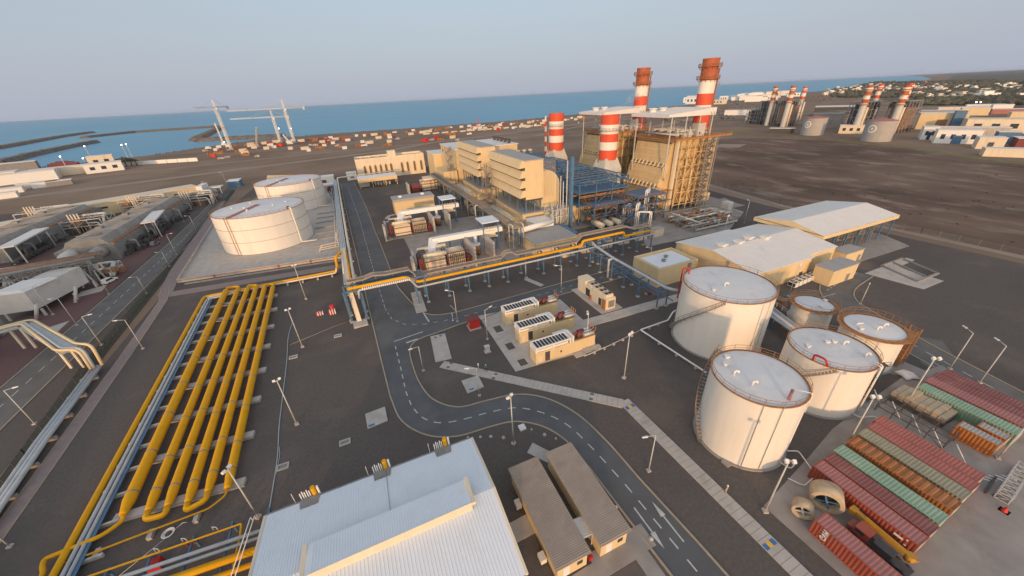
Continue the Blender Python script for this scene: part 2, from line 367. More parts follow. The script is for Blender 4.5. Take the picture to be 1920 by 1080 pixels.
def ribbon(name, cl, wdt, z, ma, kerb=True):
    """road of width wdt along a centre line, with its kerbs"""
    P = [Vector((*p, 0)) for p in cl]; Ls, Rs = [], []
    for i in range(len(P)):
        d = (P[min(i+1, len(P)-1)]-P[max(i-1, 0)]).normalized(); nrm = Vector((-d.y, d.x, 0))
        wi = wdt[i] if isinstance(wdt, list) else wdt
        Ls.append(P[i]+nrm*wi/2); Rs.append(P[i]-nrm*wi/2)
    b = MB(); o = len(Ls); b.v = [(p.x, p.y, z) for p in Ls+Rs]
    for i in range(o-1): b.face((o+i, o+i+1, i+1, i))
    struct(name, b, ma); return Ls, Rs
def kerb_line(pts, z=0.0, wd=0.28, h=0.14, name='kerb'):
    b = MB(); P = [Vector((p[0], p[1], 0)) for p in pts]; off = []
    for i in range(len(P)):
        d = (P[min(i+1, len(P)-1)]-P[max(i-1, 0)]).normalized(); nrm = Vector((-d.y, d.x, 0)); off.append((P[i]+nrm*wd/2, P[i]-nrm*wd/2))
    for (a, c), (e, f) in zip(off, off[1:]):
        b.hexa([(a.x, a.y, z), (c.x, c.y, z), (f.x, f.y, z), (e.x, e.y, z), (a.x, a.y, z+h), (c.x, c.y, z+h), (f.x, f.y, z+h), (e.x, e.y, z+h)])
    struct(name, b, 'kerb')
def cr_(pts, n=6):
    """smooth line through points"""
    P = [Vector((*p, 0)) for p in pts]; P = [2*P[0]-P[1]]+P+[2*P[-1]-P[-2]]; out = []
    for i in range(1, len(P)-2):
        for k in range(n):
            t = k/n; a, b, c, d = P[i-1:i+3]
            q = 0.5*((2*b)+(c-a)*t+(2*a-5*b+4*c-d)*t*t+(3*b-a-3*c+d)*t**3); out.append((q.x, q.y))
    out.append((P[-2].x, P[-2].y)); return out
# the S-shaped plant road as one outline: left/outer side then right/inner side
outer = [(-10.8, 312), (-8.9, 232), (-6.4, 153.7), (-4.9, 105.3), (-3.9, 75)]+cr_([(-3.4, 62), (-2.2, 54.5), (1.5, 49), (6.5, 46.3), (12.5, 45.7), (17.3, 44.8), (21.4, 41.6), (23.7, 37), (24.4, 31)])+[(24.9, 20), (25.9, 2), (26.3, -20)]
inner = [(33.2, -20), (32.0, 2), (31.2, 16)]+cr_([(30.4, 26), (30.0, 34), (28.6, 41.5), (25.3, 47.5), (20.5, 51.0), (14.5, 52.1), (8.6, 53.0), (4.6, 57.2), (3.0, 63), (2.6, 69), (2.8, 75.5), (4.2, 78.6), (6.8, 79.9), (12, 80.6), (17, 81.5)])
xroad = [(34, 82.3), (54, 83.0), (80, 83.6), (80, 90.2), (54, 89.4), (34, 88.6), (17.5, 88.0)]
j2 = cr_([(17.5, 88.0), (12.5, 89.2), (9.2, 92.5), (7.6, 98)])+[(5.0, 112), (4.4, 128), (3.9, 155), (3.2, 175), (2.4, 228), (-1.2, 313)]
b = MB(); sg = outer+inner+xroad+j2
from mathutils.geometry import tessellate_polygon
tri = tessellate_polygon([[Vector((p[0], p[1], 0)) for p in sg]])
b.v = [(p[0], p[1], 0.035) for p in sg]
for t in tri:
    a_, b_, c_ = (Vector(b.v[i]) for i in t); b.face(t if (b_-a_).cross(c_-a_).z > 0 else t[::-1])
struct('road', b, 'asphalt_new')
kerb_line(outer); kerb_line(inner+xroad[:3]); kerb_line(xroad[3:]+j2[1:])
# right hand road with its junction, and the roads further off
rr = [(96, -40), (100.2, 0), (103.0, 10), (107.5, 26), (112.0, 38), (116, 45), (124, 49.5), (138, 52.0)]
Ls, Rs = ribbon('right_road', cr_(rr), 7.6, 0.035, 'asphalt'); kerb_line(Ls); kerb_line(Rs)
sheet('service_road', [(112, 47.8), (104.6, 50.3), (104.4, 54), (118, 50.2)], 0.039, 'asphalt')
Ls, Rs = ribbon('right_road_near', [(96, -40), (100.2, 0), (104.6, 20), (112.5, 26.5)], 7.4, 0.031, 'asphalt')
sheet('tank_yard_access', [(81.5, 31), (86.5, 33.5), (98.5, 25.5), (99, 19.8), (93, 21.3), (90, 25)], 0.039, 'concrete')
Ls, Rs = ribbon('left_road', [(-79.5, 20), (-80.5, 90), (-81.0, 147), (-82.0, 215), (-86, 300), (-90, 352)], 9.5, 0.035, 'asphalt'); kerb_line(Ls); kerb_line(Rs)
sheet('red_paving', [(-86.5, 92), (-86.8, 147), (-90, 232), (-97, 245), (-99, 190), (-104, 120), (-101, 92)], 0.037, 'paving_red')
sheet('red_paving', [(-126, 150), (-130, 235), (-150, 235), (-150, 150)], 0.037, 'paving_red')
Ls, Rs = ribbon('left_path', [(-58.6, 30), (-61.0, 70), (-63.6, 108), (-66.3, 140), (-69.5, 152)], 2.3, 0.10, 'paving_pink'); kerb_line(Ls, h=0.13, wd=0.15); kerb_line(Rs, h=0.13, wd=0.15)
ribbon('left_path', [(-66.6, 144.5), (-40, 142.6), (-12, 140.4), (-8, 140)], 4.6, 0.104, 'paving_pink')
ribbon('left_path', [(-67.5, 145), (-71.5, 170), (-77.5, 230), (-85, 300)], 4.2, 0.108, 'paving_pink')
ribbon('coast_road', [(-900, 240), (-266, 415), (-100, 462), (40, 498), (110, 545), (290, 596), (420, 640), (900, 860)], 13, 0.06, 'road_far')
ribbon('coast_road', [(-900, 345), (-230, 520), (-20, 545), (110, 545)], 7, 0.056, 'road_far')
ribbon('coast_road', [(250, 505), (330, 560), (400, 600), (640, 690)], 9, 0.064, 'road_far')
ribbon('coast_road', [(280, 420), (420, 470), (640, 560), (1050, 700)], 14, 0.064, 'road_far')
ribbon('far_road', [(455, -60), (560, 20), (700, 170), (900, 370), (1500, 640)], 12, 0.07, 'road_far')
ribbon('perimeter_track', [(194, -60), (193, 40), (189.5, 110), (206, 204), (238, 306), (330, 342)], 4, 0.045, 'road_far')
ribbon('field_verge', [(388, 60), (402, 110), (426, 160), (444, 235), (452, 330)], 9, 0.055, 'grass_verge')
sheet('sandy_patch', [(328, 268), (352, 280), (366, 262), (342, 252)], 0.04, 'road_far')
sheet('grass_patch', [(418, 350), (452, 362), (470, 325), (440, 315)], 0.06, 'grass_verge')
# dashed and solid paint
def dash(pts, wd=0.16, on=1.6, off=2.0, z=0.045, name='road_marking', ma='paint', s0=0.0):
    P = [Vector((*p, 0)) for p in pts]; b = MB(); s = s0; pos = 0
    for a, c in zip(P, P[1:]):
        L = (c-a).length; d = (c-a).normalized(); nr = Vector((-d.y, d.x, 0))*wd/2; t = 0.0
        while t < L:
            ph = (pos+t+s) % (on+off)
            if ph < on:
                e = min(L, t+on-ph); p, q = a+d*t, a+d*e
                b.poly([(p.x-nr.x, p.y-nr.y, z), (q.x-nr.x, q.y-nr.y, z), (q.x+nr.x, q.y+nr.y, z), (p.x+nr.x, p.y+nr.y, z)])
                t = e+1e-5
            else: t += on+off-ph+1e-5
        pos += L
    if b.v: struct(name, b, ma)
mid = [(-0.1, 79.5), (-0.1, 70), (-0.2, 62)]+cr_([(0.2, 57.5), (1.6, 53.5), (4.4, 50.7), (8.5, 49.6), (14, 49.0), (18.9, 47.8), (23.0, 44.4), (25.8, 39.6), (27.1, 33)])+[(27.8, 26), (28.4, 14), (29.0, 2), (29.6, -14)]
dash(mid, 0.2, 1.5, 1.4)
dash([(-6.2, 297), (-2.5, 198.5), (-1.2, 127.8), (-0.4, 100)], 0.16, 2.2, 1.4)
dash([(-0.4, 100), (0.7, 93), (3.5, 88.5), (8.5, 86.0), (17, 84.8), (34, 85.5), (54, 86.2), (80, 86.9)], 0.16, 1.3, 1.6)
dash([(103, 51.8), (112, 47.5), (118, 47)], 0.2, 9, .1)
dash([(118, 49.2), (126, 50.4), (136, 52)], 0.2, 1.1, 1.0)
dash([(96, -40), (100.2, 0), (103.0, 10), (107.5, 26), (112.0, 38)], 0.18, 1.6, 1.7)
dash([(98.3, 8), (101.9, 20)], 0.14, 2.4, 1.0); dash([(99.6, 8), (104.0, 22)], 0.14, 2.4, 1.4)
dash([(-80.0, 40), (-80.7, 90), (-81.2, 147), (-82.2, 215), (-86, 300)], 0.2, 2.2, 2.4)
dash([(-0.2, 81.6), (7.4, 82.6)], 0.3, 50, 1); dash([(2.6, 79.6), (5.6, 79.9)], 0.5, 9, 1)
dash([(9.3, 93.2), (9.9, 86.6)], 0.35, 50, 1)
dash([(17.5, 92.5), (18.2, 87.8)], 0.3, 0.5, 0.4)
for (x, y, up) in ((26.65, 19.8, -1), (29.6, 19.4, 1)):
    b = MB(); z = 0.046; L = 3.0*up
    b.poly([(x-0.11, y-L, z), (x+0.11, y-L, z), (x+0.11, y+L*0.25, z), (x-0.11, y+L*0.25, z)][::1 if up > 0 else -1])
    b.poly([(x-0.4, y+L*0.25, z), (x+0.4, y+L*0.25, z), (x, y+L, z)][::1 if up > 0 else -1]); struct('road_arrow', b, 'paint')
b = MB(); z = 0.046; x, y = 86.5, 0.5
b.poly([(x-0.2, y-3, z), (x+0.2, y-3, z), (x+0.2, y+1, z), (x-0.2, y+1, z)]); b.poly([(x-0.7, y+1, z), (x+0.7, y+1, z), (x, y+3, z)]); struct('road_arrow', b, 'paint')
dash([(83.5, -3), (84.3, 5)], 0.12, 50, 1, ma='paint_yellow')
# trench-cover walkway of slabs, its blue/yellow marks
def walkway(pts, wd, name='walkway', slab=1.0):
    b = MB(); P = [Vector((*p, 0)) for p in pts]
    for a, c in zip(P, P[1:]):
        L = (c-a).length; d = (c-a)/L; nr = Vector((-d.y, d.x, 0))*wd/2; n = max(1, round(L/slab))
        for i in range(n):
            p, q = a+d*(L*i/n+0.02), a+d*(L*(i+1)/n-0.02)
            h = 0.17+random.uniform(-.006, .006)
            b.hexa([(*(p-nr).xy, 0), (*(q-nr).xy, 0), (*(q+nr).xy, 0), (*(p+nr).xy, 0), (*(p-nr).xy, h), (*(q-nr).xy, h), (*(q+nr).xy, h), (*(p+nr).xy, h)])
    return struct(name, b, 'concrete_light')
walkway([(10.6, 79.2), (9.5, 68.4)], 3.8); walkway([(8.8, 67.2), (38.0, 39.6)], 2.3); walkway([(38.6, 40.2), (39.6, 7.4), (40.4, -18)], 2.3)
walkway([(47.5, 66.3), (84, 65.3)], 3.4); walkway([(44.5, 97.6), (47, 90.6)], 1.6); walkway([(9.0, 92.5), (9.6, 106)], 3.0)
def mark(x, y, rz, wd=2.0, L=0.75):
    b = MB(); c, n = math.cos(rz), math.sin(rz)
    for a0, a1, k in ((-0.5, -0.17, 0), (-0.17, 0.17, 1), (0.17, 0.5, 0)):
        b.m = k; b.poly([(x+c*u-n*v, y+n*u+c*v, 0.182) for u, v in ((a0*wd, -L/2), (a1*wd, -L/2), (a1*wd, L/2), (a0*wd, L/2))])
    struct('walkway_marking', b, ['paint_blue', 'paint_yellow'])
for x, y, a in ((10.5, 78.4, 0.05), (10.3, 66.0, 0.82), (18.3, 58.0, 0.82), (33.6, 43.8, 0.82), (38.7, 38.4, 0.05), (39.4, 11.5, 0.03)): mark(x, y, a)
# paved pads in the yard
def slab_pad(name, pts, h, ma='concrete_light'):
    b = MB(); b.prism(pts, 0, h); return struct(name, b, ma)
slab_pad('generator_pad', [(23.0, 83.0), (23.0, 57.4), (44, 56.6), (47.5, 66), (47.6, 80.5)], 0.16)
slab_pad('generator_pad', [(53.6, 84), (53.6, 68.2), (60.6, 68.2), (60.6, 84)], 0.16)
slab_pad('gravel_pad', [(24.6, 75.9), (26.6, 75.9), (26.6, 73), (24.6, 73)], 0.172, 'gravel'); slab_pad('gravel_pad', [(24.6, 67.6), (26.4, 67.6), (26.4, 65), (24.6, 65)], 0.172, 'gravel'); slab_pad('gravel_pad', [(24.8, 60.6), (26.6, 60.6), (26.6, 58.4), (24.8, 58.4)], 0.172, 'gravel')
slab_pad('container_yard', [(43.5, 15.2), (44.6, -6), (45, -30), (96, -30), (98, 8), (104, 19.5), (92, 21), (79, 20.2), (66.5, 19.2), (58, 17.6)], 0.08, 'concrete')
slab_pad('tank_bund_floor', [(-66.5, 154.6), (-11.5, 149.2), (-12.5, 235), (-24, 322), (-52, 340), (-75, 238)], 0.2, 'concrete_light')
slab_pad('courtyard', [(123, 58), (123, 50), (137, 51.5), (140.5, 56), (176, 55.5), (182, 66), (182, 88), (136, 88), (136, 62)], 0.07, 'concrete')
slab_pad('courtyard', [(139, 50.5), (163, 50.8), (163, 48.7), (152, 48.2), (152, 37.5), (141, 37.5)], 0.07, 'concrete_light')
slab_pad('power_block_paving', [(14, 112), (60, 112), (60, 131), (96, 131), (118, 119), (176, 119), (176, 232), (92, 262), (62, 262), (60, 175), (14, 178)], 0.06, 'concrete')
slab_pad('power_block_paving', [(97, 100), (140, 98.5), (166, 112), (168, 124), (176, 124), (180, 134), (118, 133)], 0.05, 'concrete')
slab_pad('hut_path', [(17.2, 20.5), (26, 20.7), (26, 17.6), (24.5, 17.6), (24.6, 8), (22.6, 8), (22.4, 17.4), (8, 17.2), (8, 19), (17, 19.4)], 0.1, 'concrete'); slab_pad('hut_path', [(19.0, 34.2), (16.5, 37.8), (18.2, 39.2), (20.6, 35.5)], 0.1); slab_pad('hut_path', [(8.6, 28.4), (12.4, 28.6), (12.2, 25.8), (8.5, 25.6)], 0.1)
slab_pad('road_island', cr_([(-5.5, 154), (-8.4, 235), (-10.4, 297), (-12.4, 297), (-10.6, 235), (-8.0, 154)], 3), 0.12, 'gravel')
for q in ([(9.5, 191), (13, 191), (14, 181), (10.5, 180)], [(8, 173), (11, 172), (11.4, 164), (8.3, 164)]): slab_pad('white_pad', q, 0.12, 'concrete_light')
slab_pad('footpath', [(9.4, 196), (11.5, 201), (24, 205), (24, 203), (13, 199.4), (11.4, 194)], 0.12, 'concrete_light')
slab_pad('yard_slab', [(-8.5, 59.1), (-4.7, 59.4), (-4.6, 55.5), (-8.3, 55.1)], 0.25); slab_pad('yard_slab', [(11.3, 59.8), (15.1, 59.8), (15.1, 56.0), (11.4, 55.7)], 0.25)
b = MB(); b.box(-8.1, 55.4, 0.254, -7.0, 55.9, 0.256); struct('slab_marking', b, 'paint_blue'); b = MB(); b.box(12.0, 56.1, 0.254, 13.0, 56.6, 0.256); struct('slab_marking', b, 'paint_blue')
slab_pad('left_slab', [(-97, 163), (-91, 166), (-90, 160), (-96, 158)], 0.12); slab_pad('left_slab', [(-92, 136), (-88.5, 138), (-88, 131), (-92, 129)], 0.12)
slab_pad('chamber_slab', [(-64, 153), (-12, 148)][:2]+[(-12, 146.4), (-64, 151.5)], 0.06, 'concrete')
# framed pits in the gravel
def pit(x, y, lx=1.9, ly=1.3, rz=0.0, where=''):
    b = MB(); t = 0.25; h = 0.22
    for sx in (-1, 1): b.obox(x+math.cos(rz)*sx*(lx-t)/2, y+math.sin(rz)*sx*(lx-t)/2, 0, t, ly, h, rz)
    for sy in (-1, 1): b.obox(x-math.sin(rz)*sy*(ly-t)/2, y+math.cos(rz)*sy*(ly-t)/2, 0, lx-2*t, t, h, rz)
    r = T('pit_chamber', 'square chamber with pale rim '+where, 'chamber', x, y, 0, 'chambers sunk in the dark gravel'); b.build('rim', 'concrete_light', r)
    c = MB(); c.obox(x, y, 0, lx-2*t, ly-2*t, 0.1, rz); c.build('cover', 'steel_grey', r)
pit(-13.4, 91.1, where='beside the foot of the tall cable rack'); pit(-23.5, 86.3, where='next to the grey cable line by the yellow pipes'); pit(-12.3, 53.8, where='in front of the pale yard slab'); pit(-22.2, 53.1, where='nearest the end of the yellow pipe loops')
# ================================================================== TANKS
def spiral(bt, br, cx, cy, r, h, a0, a1, wd=0.9):
    n = max(24, int(abs(a1-a0)*r/0.35)); ins, outs = [], []
    for i in range(n+1):
        t = i/n; a = a0+(a1-a0)*t; z = 0.3+(h-0.2)*t
        p = lambda rr, zz: (cx+rr*math.cos(a), cy+rr*math.sin(a), zz)
        ins.append(p(r+0.08, z)); outs.append(p(r+0.08+wd, z))
        if i < n:
            a2 = a+(a1-a0)/n*0.85; q = lambda rr, zz: (cx+rr*math.cos(a2), cy+rr*math.sin(a2), zz)
            bt.hexa([p(r+.1, z), p(r+wd, z), q(r+wd, z), q(r+.1, z), p(r+.1, z+.05), p(r+wd, z+.05), q(r+wd, z+.05), q(r+.1, z+.05)])
        if i % 4 == 0:
            bt.beam(p(r, z-0.7), p(r+0.08+wd, z), 0.07); br.beam(outs[-1], p(r+.08+wd, z+1.05), 0.05)
    for a, b in zip(outs, outs[1:]): bt.beam(a, b, 0.06, 0.22)
    br.tube([(x, y, z+1.05) for x, y, z in outs], 0.045, 5); br.tube([(x, y, z+.55) for x, y, z in outs], 0.03, 5)
    a = a1; br.beam((cx+(r+.1)*math.cos(a), cy+(r+.1)*math.sin(a), h), (cx+(r+1)*math.cos(a), cy+(r+1)*math.sin(a), h), 0.1)
def circ_pts(cx, cy, r, z, n, a0=0, a1=2*math.pi):
    return [(cx+r*math.cos(a0+(a1-a0)*i/n), cy+r*math.sin(a0+(a1-a0)*i/n), z) for i in range(n)]
def tank(cx, cy, r, h, label, stair=None, rail_h=1.05, rail_arc=None, vents=(), courses=6, group=None, rim='rust_steel', rail_out=0.0, slope=0.05):
    t = T('storage_tank', label, 'tank', cx, cy, 0, group)
    b = MB(); b.lathe([(r+.45, 0), (r+.45, 0.28), (r, 0.32)], cx, cy, 72, smooth=False); b.build('foundation_ring', 'concrete', t)
    b = MB()
    for i in range(courses):
        z0, z1 = 0.3+(h-.3)*i/courses, 0.3+(h-.3)*(i+1)/courses; q = r+.012*(courses-i)
        b.lathe([(q, z0), (q, z1)], cx, cy, 96); b.lathe([(r-.02, z1), (q, z1)], cx, cy, 96, smooth=False)
    sh = b.build('shell', 'tank_white', t)
    b = MB(); b.lathe([(r, h), (r*0.5, h+r*slope*0.62), (0.01, h+r*slope)], cx, cy, 72, smooth=False); b.build('roof', 'tank_roof', t)
    b = MB(); b.lathe([(r-.12, h+.02), (r+.13, h+.02), (r+.13, h+.16), (r-.12, h+.16)], cx, cy, 72, smooth=False); b.build('rim', rim, t)
    b = MB(); n = max(16, int(2*math.pi*r/1.9)); a0, a1 = rail_arc or (0, 2*math.pi)
    P = circ_pts(cx, cy, r+.02+rail_out, h+.1, n, a0, a1)
    b.rail(P, rail_h, 9, 0.055, closed=rail_arc is None)
    if rail_out:
        b.lathe([(r, h-.05), (r+rail_out+.1, h-.05), (r+rail_out+.1, h+.02), (r, h+.02)], cx, cy, 48, smooth=False)
    b.build('railing', rim, t)
    if stair:
        b, q = MB(), MB(); spiral(b, q, cx, cy, r, h, R_(stair[0]), R_(stair[1])); s = b.build('stair', 'steel_grey', t); q.build('handrail', rim, s)
    for (a, rr, k) in vents:
        x, y = cx+rr*r*math.cos(R_(a)), cy+rr*r*math.sin(R_(a)); z = h+r*slope*(1-rr)
        b = MB()
        if k == 'goose': b.tube(arc([(x, y, z), (x, y, z+.8), (x+.5, y-.3, z+.8), (x+.5, y-.3, z+.45)], .3), 0.17, 8)
        else: b.cyl((x, y, z), (x, y, z+.35), .35, .35, 14); b.cyl((x, y, z+.35), (x, y, z+.5), .5, .42, 14)
        b.build('roof_vent', 'white', t)
    return t
def tpipe(t, pts, r, ma, name='pipe', rad=0.5, n=8):
    b = MB(); b.tube(arc(pts, rad), r, n); return b.build(name, ma, t)
def pol(cx, cy, r, a, z): return (cx+r*math.cos(R_(a)), cy+r*math.sin(R_(a)), z)
t1 = tank(71, 47.2, 9.2, 14.8, 'biggest white tank of the right hand tank yard, red hose loop on its rim', (128, 216), vents=((190, .62, 'cap'), (200, .25, 'goose')), slope=.04)
tpipe(t1, [pol(71, 47.2, 9.35, 226+48, 0.4), pol(71, 47.2, 9.35, 226+48, 14.6)], .05, 'galv', 'conduit')
tpipe(t1, [pol(71, 47.2, 9.35, 262, 0.4), pol(71, 47.2, 9.35, 262, 14.6)], .05, 'galv', 'conduit')
tpipe(t1, [pol(71, 47.2, 9.8, 118, 8), pol(71, 47.2, 9.8, 118, 16.2), pol(71, 47.2, 8.4, 116, 16.2), pol(71, 47.2, 8.4, 116, 14.9)], .16, 'red', 'foam_pipe')
t3 = tank(51, 25.3, 6.55, 13.4, 'tall white tank nearest the container yard, rusty stair up its left side', (168, 88), vents=((150, .55, 'goose'), (200, .45, 'goose'), (120, .7, 'cap'), (95, .8, 'cap')), slope=.04)
for a in (222, 243): tpipe(t3, [pol(51, 25.3, 6.7, a, .4), pol(51, 25.3, 6.7, a, 14.6)], .045, 'steel_grey', 'conduit')
tpipe(t3, [pol(51, 25.3, 6.75, 292, 10.5), pol(51, 25.3, 6.75, 292, 14.2), pol(51, 25.3, 4.6, 285, 14.0)], .08, 'white', 'foam_pipe')
b = MB(); b.cyl(pol(51, 25.3, 5.4, 258, 13.75), pol(51, 25.3, 4.7, 275, 14.4), .22, .22, 10); b.build('foam_chamber', 'c_pink', t3)
tpipe(t3, [pol(51, 25.3, 6.7, 300, 12), pol(51, 25.3, 6.75, 300, 0.9), (56.2, 18.6, .9), (54.6, 14.9, .5), (51.3, 14.6, .5), (50.4, 16.4, .5)], .09, 'white', 'drain_pipe')
tpipe(t3, [pol(51, 25.3, 6.6, 285, 1.2), (53, 17.2, 1.2), (51.6, 17.0, 1.2), (51.2, 18.8, 1.2)], .1, 'galv', 'drain_pipe')
b = MB(); b.box(44.1, 21.6, 0, 45.4, 22.8, .4); b.build('stair_footing', 'concrete', t3)
t2 = tank(72.5, 26.2, 6.55, 10.8, 'white tank with a red loop by its stair head, pipes down its right side', (120, 214), vents=((150, .6, 'cap'), (60, .2, 'cap'), (350, .4, 'goose'), (300, .7, 'goose'), (20, .3, 'cap')), slope=.04)
tpipe(t2, [pol(72.5, 26.2, 6.6, 186, 11.0), pol(72.5, 26.2, 6.7, 186, 12.3), pol(72.5, 26.2, 7.3, 200, 12.5), pol(72.5, 26.2, 7.2, 204, 11.2)], .17, 'red', 'foam_pipe')
for k, a in enumerate((278, 284)): tpipe(t2, [pol(72.5, 26.2, 6.95, a, .6), pol(72.5, 26.2, 6.95, a, 11.2), pol(72.5, 26.2, 5.5, a, 11.4)], .11, 'tank_white', 'fill_pipe')
for z in (2.4, 4.6, 6.8, 9): b = MB(); b.beam(pol(72.5, 26.2, 6.95, 276.5, z), pol(72.5, 26.2, 6.95, 285.5, z), .14); b.build('pipe_bracket', 'steel_grey', t2)
tpipe(t2, [pol(72.5, 26.2, 6.5, 268, .9), pol(72.5, 26.2, 7.8, 270, .9), (75, 17.5, .9), (75.5, 16.6, .3)], .14, 'galv', 'drain_pipe')
t4 = tank(95.0, 41.0, 4.0, 6.2, 'smallest white storage tank ringed by a rusty railing below the yard road', rail_out=.8, rail_h=1.2, vents=((250, .5, 'cap'), (350, .8, 'cap')), slope=.1)
t5 = tank(91.8, 28.2, 5.0, 8.2, 'low white storage tank with a broad rusty walkway round its far rim', None, rail_arc=(R_(-75), R_(120)), rail_out=.9, rail_h=1.2, vents=((220, .3, 'goose'), (320, .3, 'goose'), (170, .7, 'cap')), slope=.06)
b = MB()
for k in range(9):
    z = 0.4+k*.9; s = 0.0
    b.box(95.6, 23.2, z, 97.8, 25.0, z+.07); b.rail([(95.6, 23.2, z), (97.8, 23.2, z), (97.8, 25.0, z)], 1.0, 2, .06)
for x in (95.6, 97.8):
    for y in (23.2, 25.0): b.beam((x, y, 0), (x, y, 8.8), .12)
b.build('stair_tower', 'rust_steel', t5)
tl = tank(-41.5, 189.0, 17.6, 15.6, 'big white tank nearest the yellow pipes inside the left concrete bund', courses=8, vents=((200, .3, 'cap'), (250, .5, 'goose'), (170, .6, 'cap'), (330, .4, 'cap'), (10, .6, 'cap'), (120, .5, 'cap')), rim='rust_steel', slope=.06)
tf = tank(-36.5, 254, 17.6, 15.6, 'big white tank standing behind its twin in the left concrete bund', courses=8, vents=((200, .3, 'cap'), (250, .5, 'cap'), (170, .6, 'cap')), rim='rust_steel', slope=.06)
for t, cx, cy in ((tl, -41.5, 189.0), (tf, -36.5, 254)):
    for z in (5.4, 10.6): b = MB(); b.lathe([(17.7, z), (17.82, z), (17.82, z+.1), (17.7, z+.1)], cx, cy, 96, smooth=False); b.build('stiffener_ring', 'kerb', t)
    b = MB(); x, y, z = pol(cx, cy, 16.8, 238, 15.9); b.beam((x, y, z), (cx, cy, 16.9), 2.0, .12); b.build('roof_walkway', 'c_pink', t)
    for a in (236, 240): tpipe(t, [pol(cx, cy, 17.8, a, .4), pol(cx, cy, 17.8, a, 16.4)], .09, 'rust_steel', 'riser')
    tpipe(t, [pol(cx, cy, 17.2, 318, 16.1), pol(cx, cy, 18.4, 318, 16.1), pol(cx, cy, 18.4, 318, .9), (cx+20, cy-13, .9)], .3, 'tank_white', 'downpipe')
    b = MB(); x, y, z = pol(cx, cy, 17.0, 318, 15.6); b.cyl((x, y, z), (x, y, z+1.2), .5); b.build('valve', 'dark_red', t)
# bund walls round the left tanks
r = T('bund_wall', 'low concrete bund wall round the two left tanks', 'wall', -40, 152, 0)
W = [(-66.5, 154.6), (-11.5, 149.2), (-12.2, 235), (-23, 322), (-50, 345), (-75, 238)]
b = MB()
for (x0, y0), (x1, y1) in zip(W, W[1:]+W[:1]): b.beam((x0, y0, .65), (x1, y1, .65), .35, 1.3)
b.build('wall_run', 'concrete_light', r)
b = MB()
for (x0, y0), (x1, y1) in zip(W[:2], W[1:3]): b.tube([(x0, y0-.6, 1.0), (x1, y1-.6, 1.0)], .09, 6)
b.build('fire_main', 'rust_steel', r)
b = MB()
for k in range(7): y = 168+k*9.5; b.beam((-23.6+.0*k, y, .45), (-12.8, y, .45), .3, .5)
b.build('cross_wall', 'concrete', r)
for k, (x, y) in enumerate(((-55, 152.6), (-34, 150.6), (-23, 149.4))):
    b = MB(); b.cyl((x, y, 0), (x, y, 1.0), .12); b.cyl((x, y, 1.0), (x, y, 1.35), .28, .16); b.beam((x-.4, y, .8), (x+.4, y, .8), .16)
    solo('fire_hydrant', b, 'red', 'red fire hydrant in front of the left bund wall, '+('by its left end', 'near its middle', 'near its right end')[k], 'hydrant', 'hydrants')
b = MB()
for k in range(5): b.tube(arc([(-20+k*.1, 160+k*1.5, .3), (-20+k*.1, 160+k*1.5, 1.2+.3*(k % 2)), (-12.6, 161+k*1.5, 1.2+.3*(k % 2)), (-12.6, 161+k*1.5, 5.5)], .5), .16, 6)
solo('pipe_manifold', b, 'cream_pale', 'cluster of pipes crossing the bund between the left tank and the long pipe rack', 'pipes')
b = MB(); b.box(-27, 318, 0, -15, 327, 5); b.box(-27.3, 317.7, 5, -14.7, 327.3, 5.4)
r = T('pump_house', 'small white flat roofed pump house behind the left tanks', 'building', -21, 322, 0); b.build('wall', 'white', r)
b = MB(); b.box(-23.5, 317.5, 0, -20.5, 317.9, 3.2); b.build('door', 'dark_red', r)
# ================================================================== BUILDINGS
# near building: pale ribbed metal roof with a long ridge monitor
r = T('metal_roof_building', 'pale ribbed metal roof of the near building with a long raised ridge vent', 'building', -6, 28, 0)
X0, X1, Y0, Y1, YR, ZE, ZR = -20.2, 7.5, 18.6, 38.2, 28.4, 8.0, 9.45
b = MB(); b.box(X0+.3, Y0+.3, 0, X1-.3, Y1-.3, ZE-.15); b.build('wall', 'cream', r)
b = MB()
for ys, n in ((Y1, 1), (Y0, -1)):
    q = [(X0, ys, ZE), (X1, ys, ZE), (X1, YR, ZR), (X0, YR, ZR)]; b.poly(q[::-1] if n > 0 else q)
    b.ribs((X0+.5, ys, ZE), (X1-.6, ys, ZE), (0, YR-ys, ZR-ZE), 88 if n > 0 else 66, 0.09, 0.05)
b.poly([(X0, Y0, ZE-.1), (X1, Y0, ZE-.1), (X1, Y1, ZE-.1), (X0, Y1, ZE-.1)][::-1])
rf = b.build('roof', 'roof_blue_white', r)
b = MB()
for x in (X0-.12, X1-.1):
    for ys in (Y0, Y1): b.hexa([(x, ys, ZE-.3), (x+.3, ys, ZE-.3), (x+.3, YR, ZR-.3), (x, YR, ZR-.3), (x, ys, ZE+.12), (x+.3, ys, ZE+.12), (x+.3, YR, ZR+.12), (x, YR, ZR+.12)][::1 if ys < YR else 1])
build_each(b, 'verge_trim', 'cream_pale', rf)
b = MB(); b.box(X0, Y1, ZE-.28, X1, Y1+.28, ZE-.02); b.build('gutter', 'steel_grey', rf)
b = MB(); mx0, mx1, my0, my1, mz = -14.2, 4.2, 27.0, 30.6, ZR+1.15
b.box(mx0+.1, my0+.12, ZR-.35, mx1-.1, my1-.2, mz-.52)
b.m = 1
b.poly([(mx0, my0, mz), (mx1, my0, mz), (mx1, my1, mz-.42), (mx0, my1, mz-.42)])
b.poly([(mx0, my0, mz-.05), (mx1, my0, mz-.05), (mx1, my1, mz-.47), (mx0, my1, mz-.47)][::-1])
b.ribs((mx0+.5, my1, mz-.42), (mx1-.5, my1, mz-.42), (0, my0-my1, .42), 58, 0.09, 0.05)
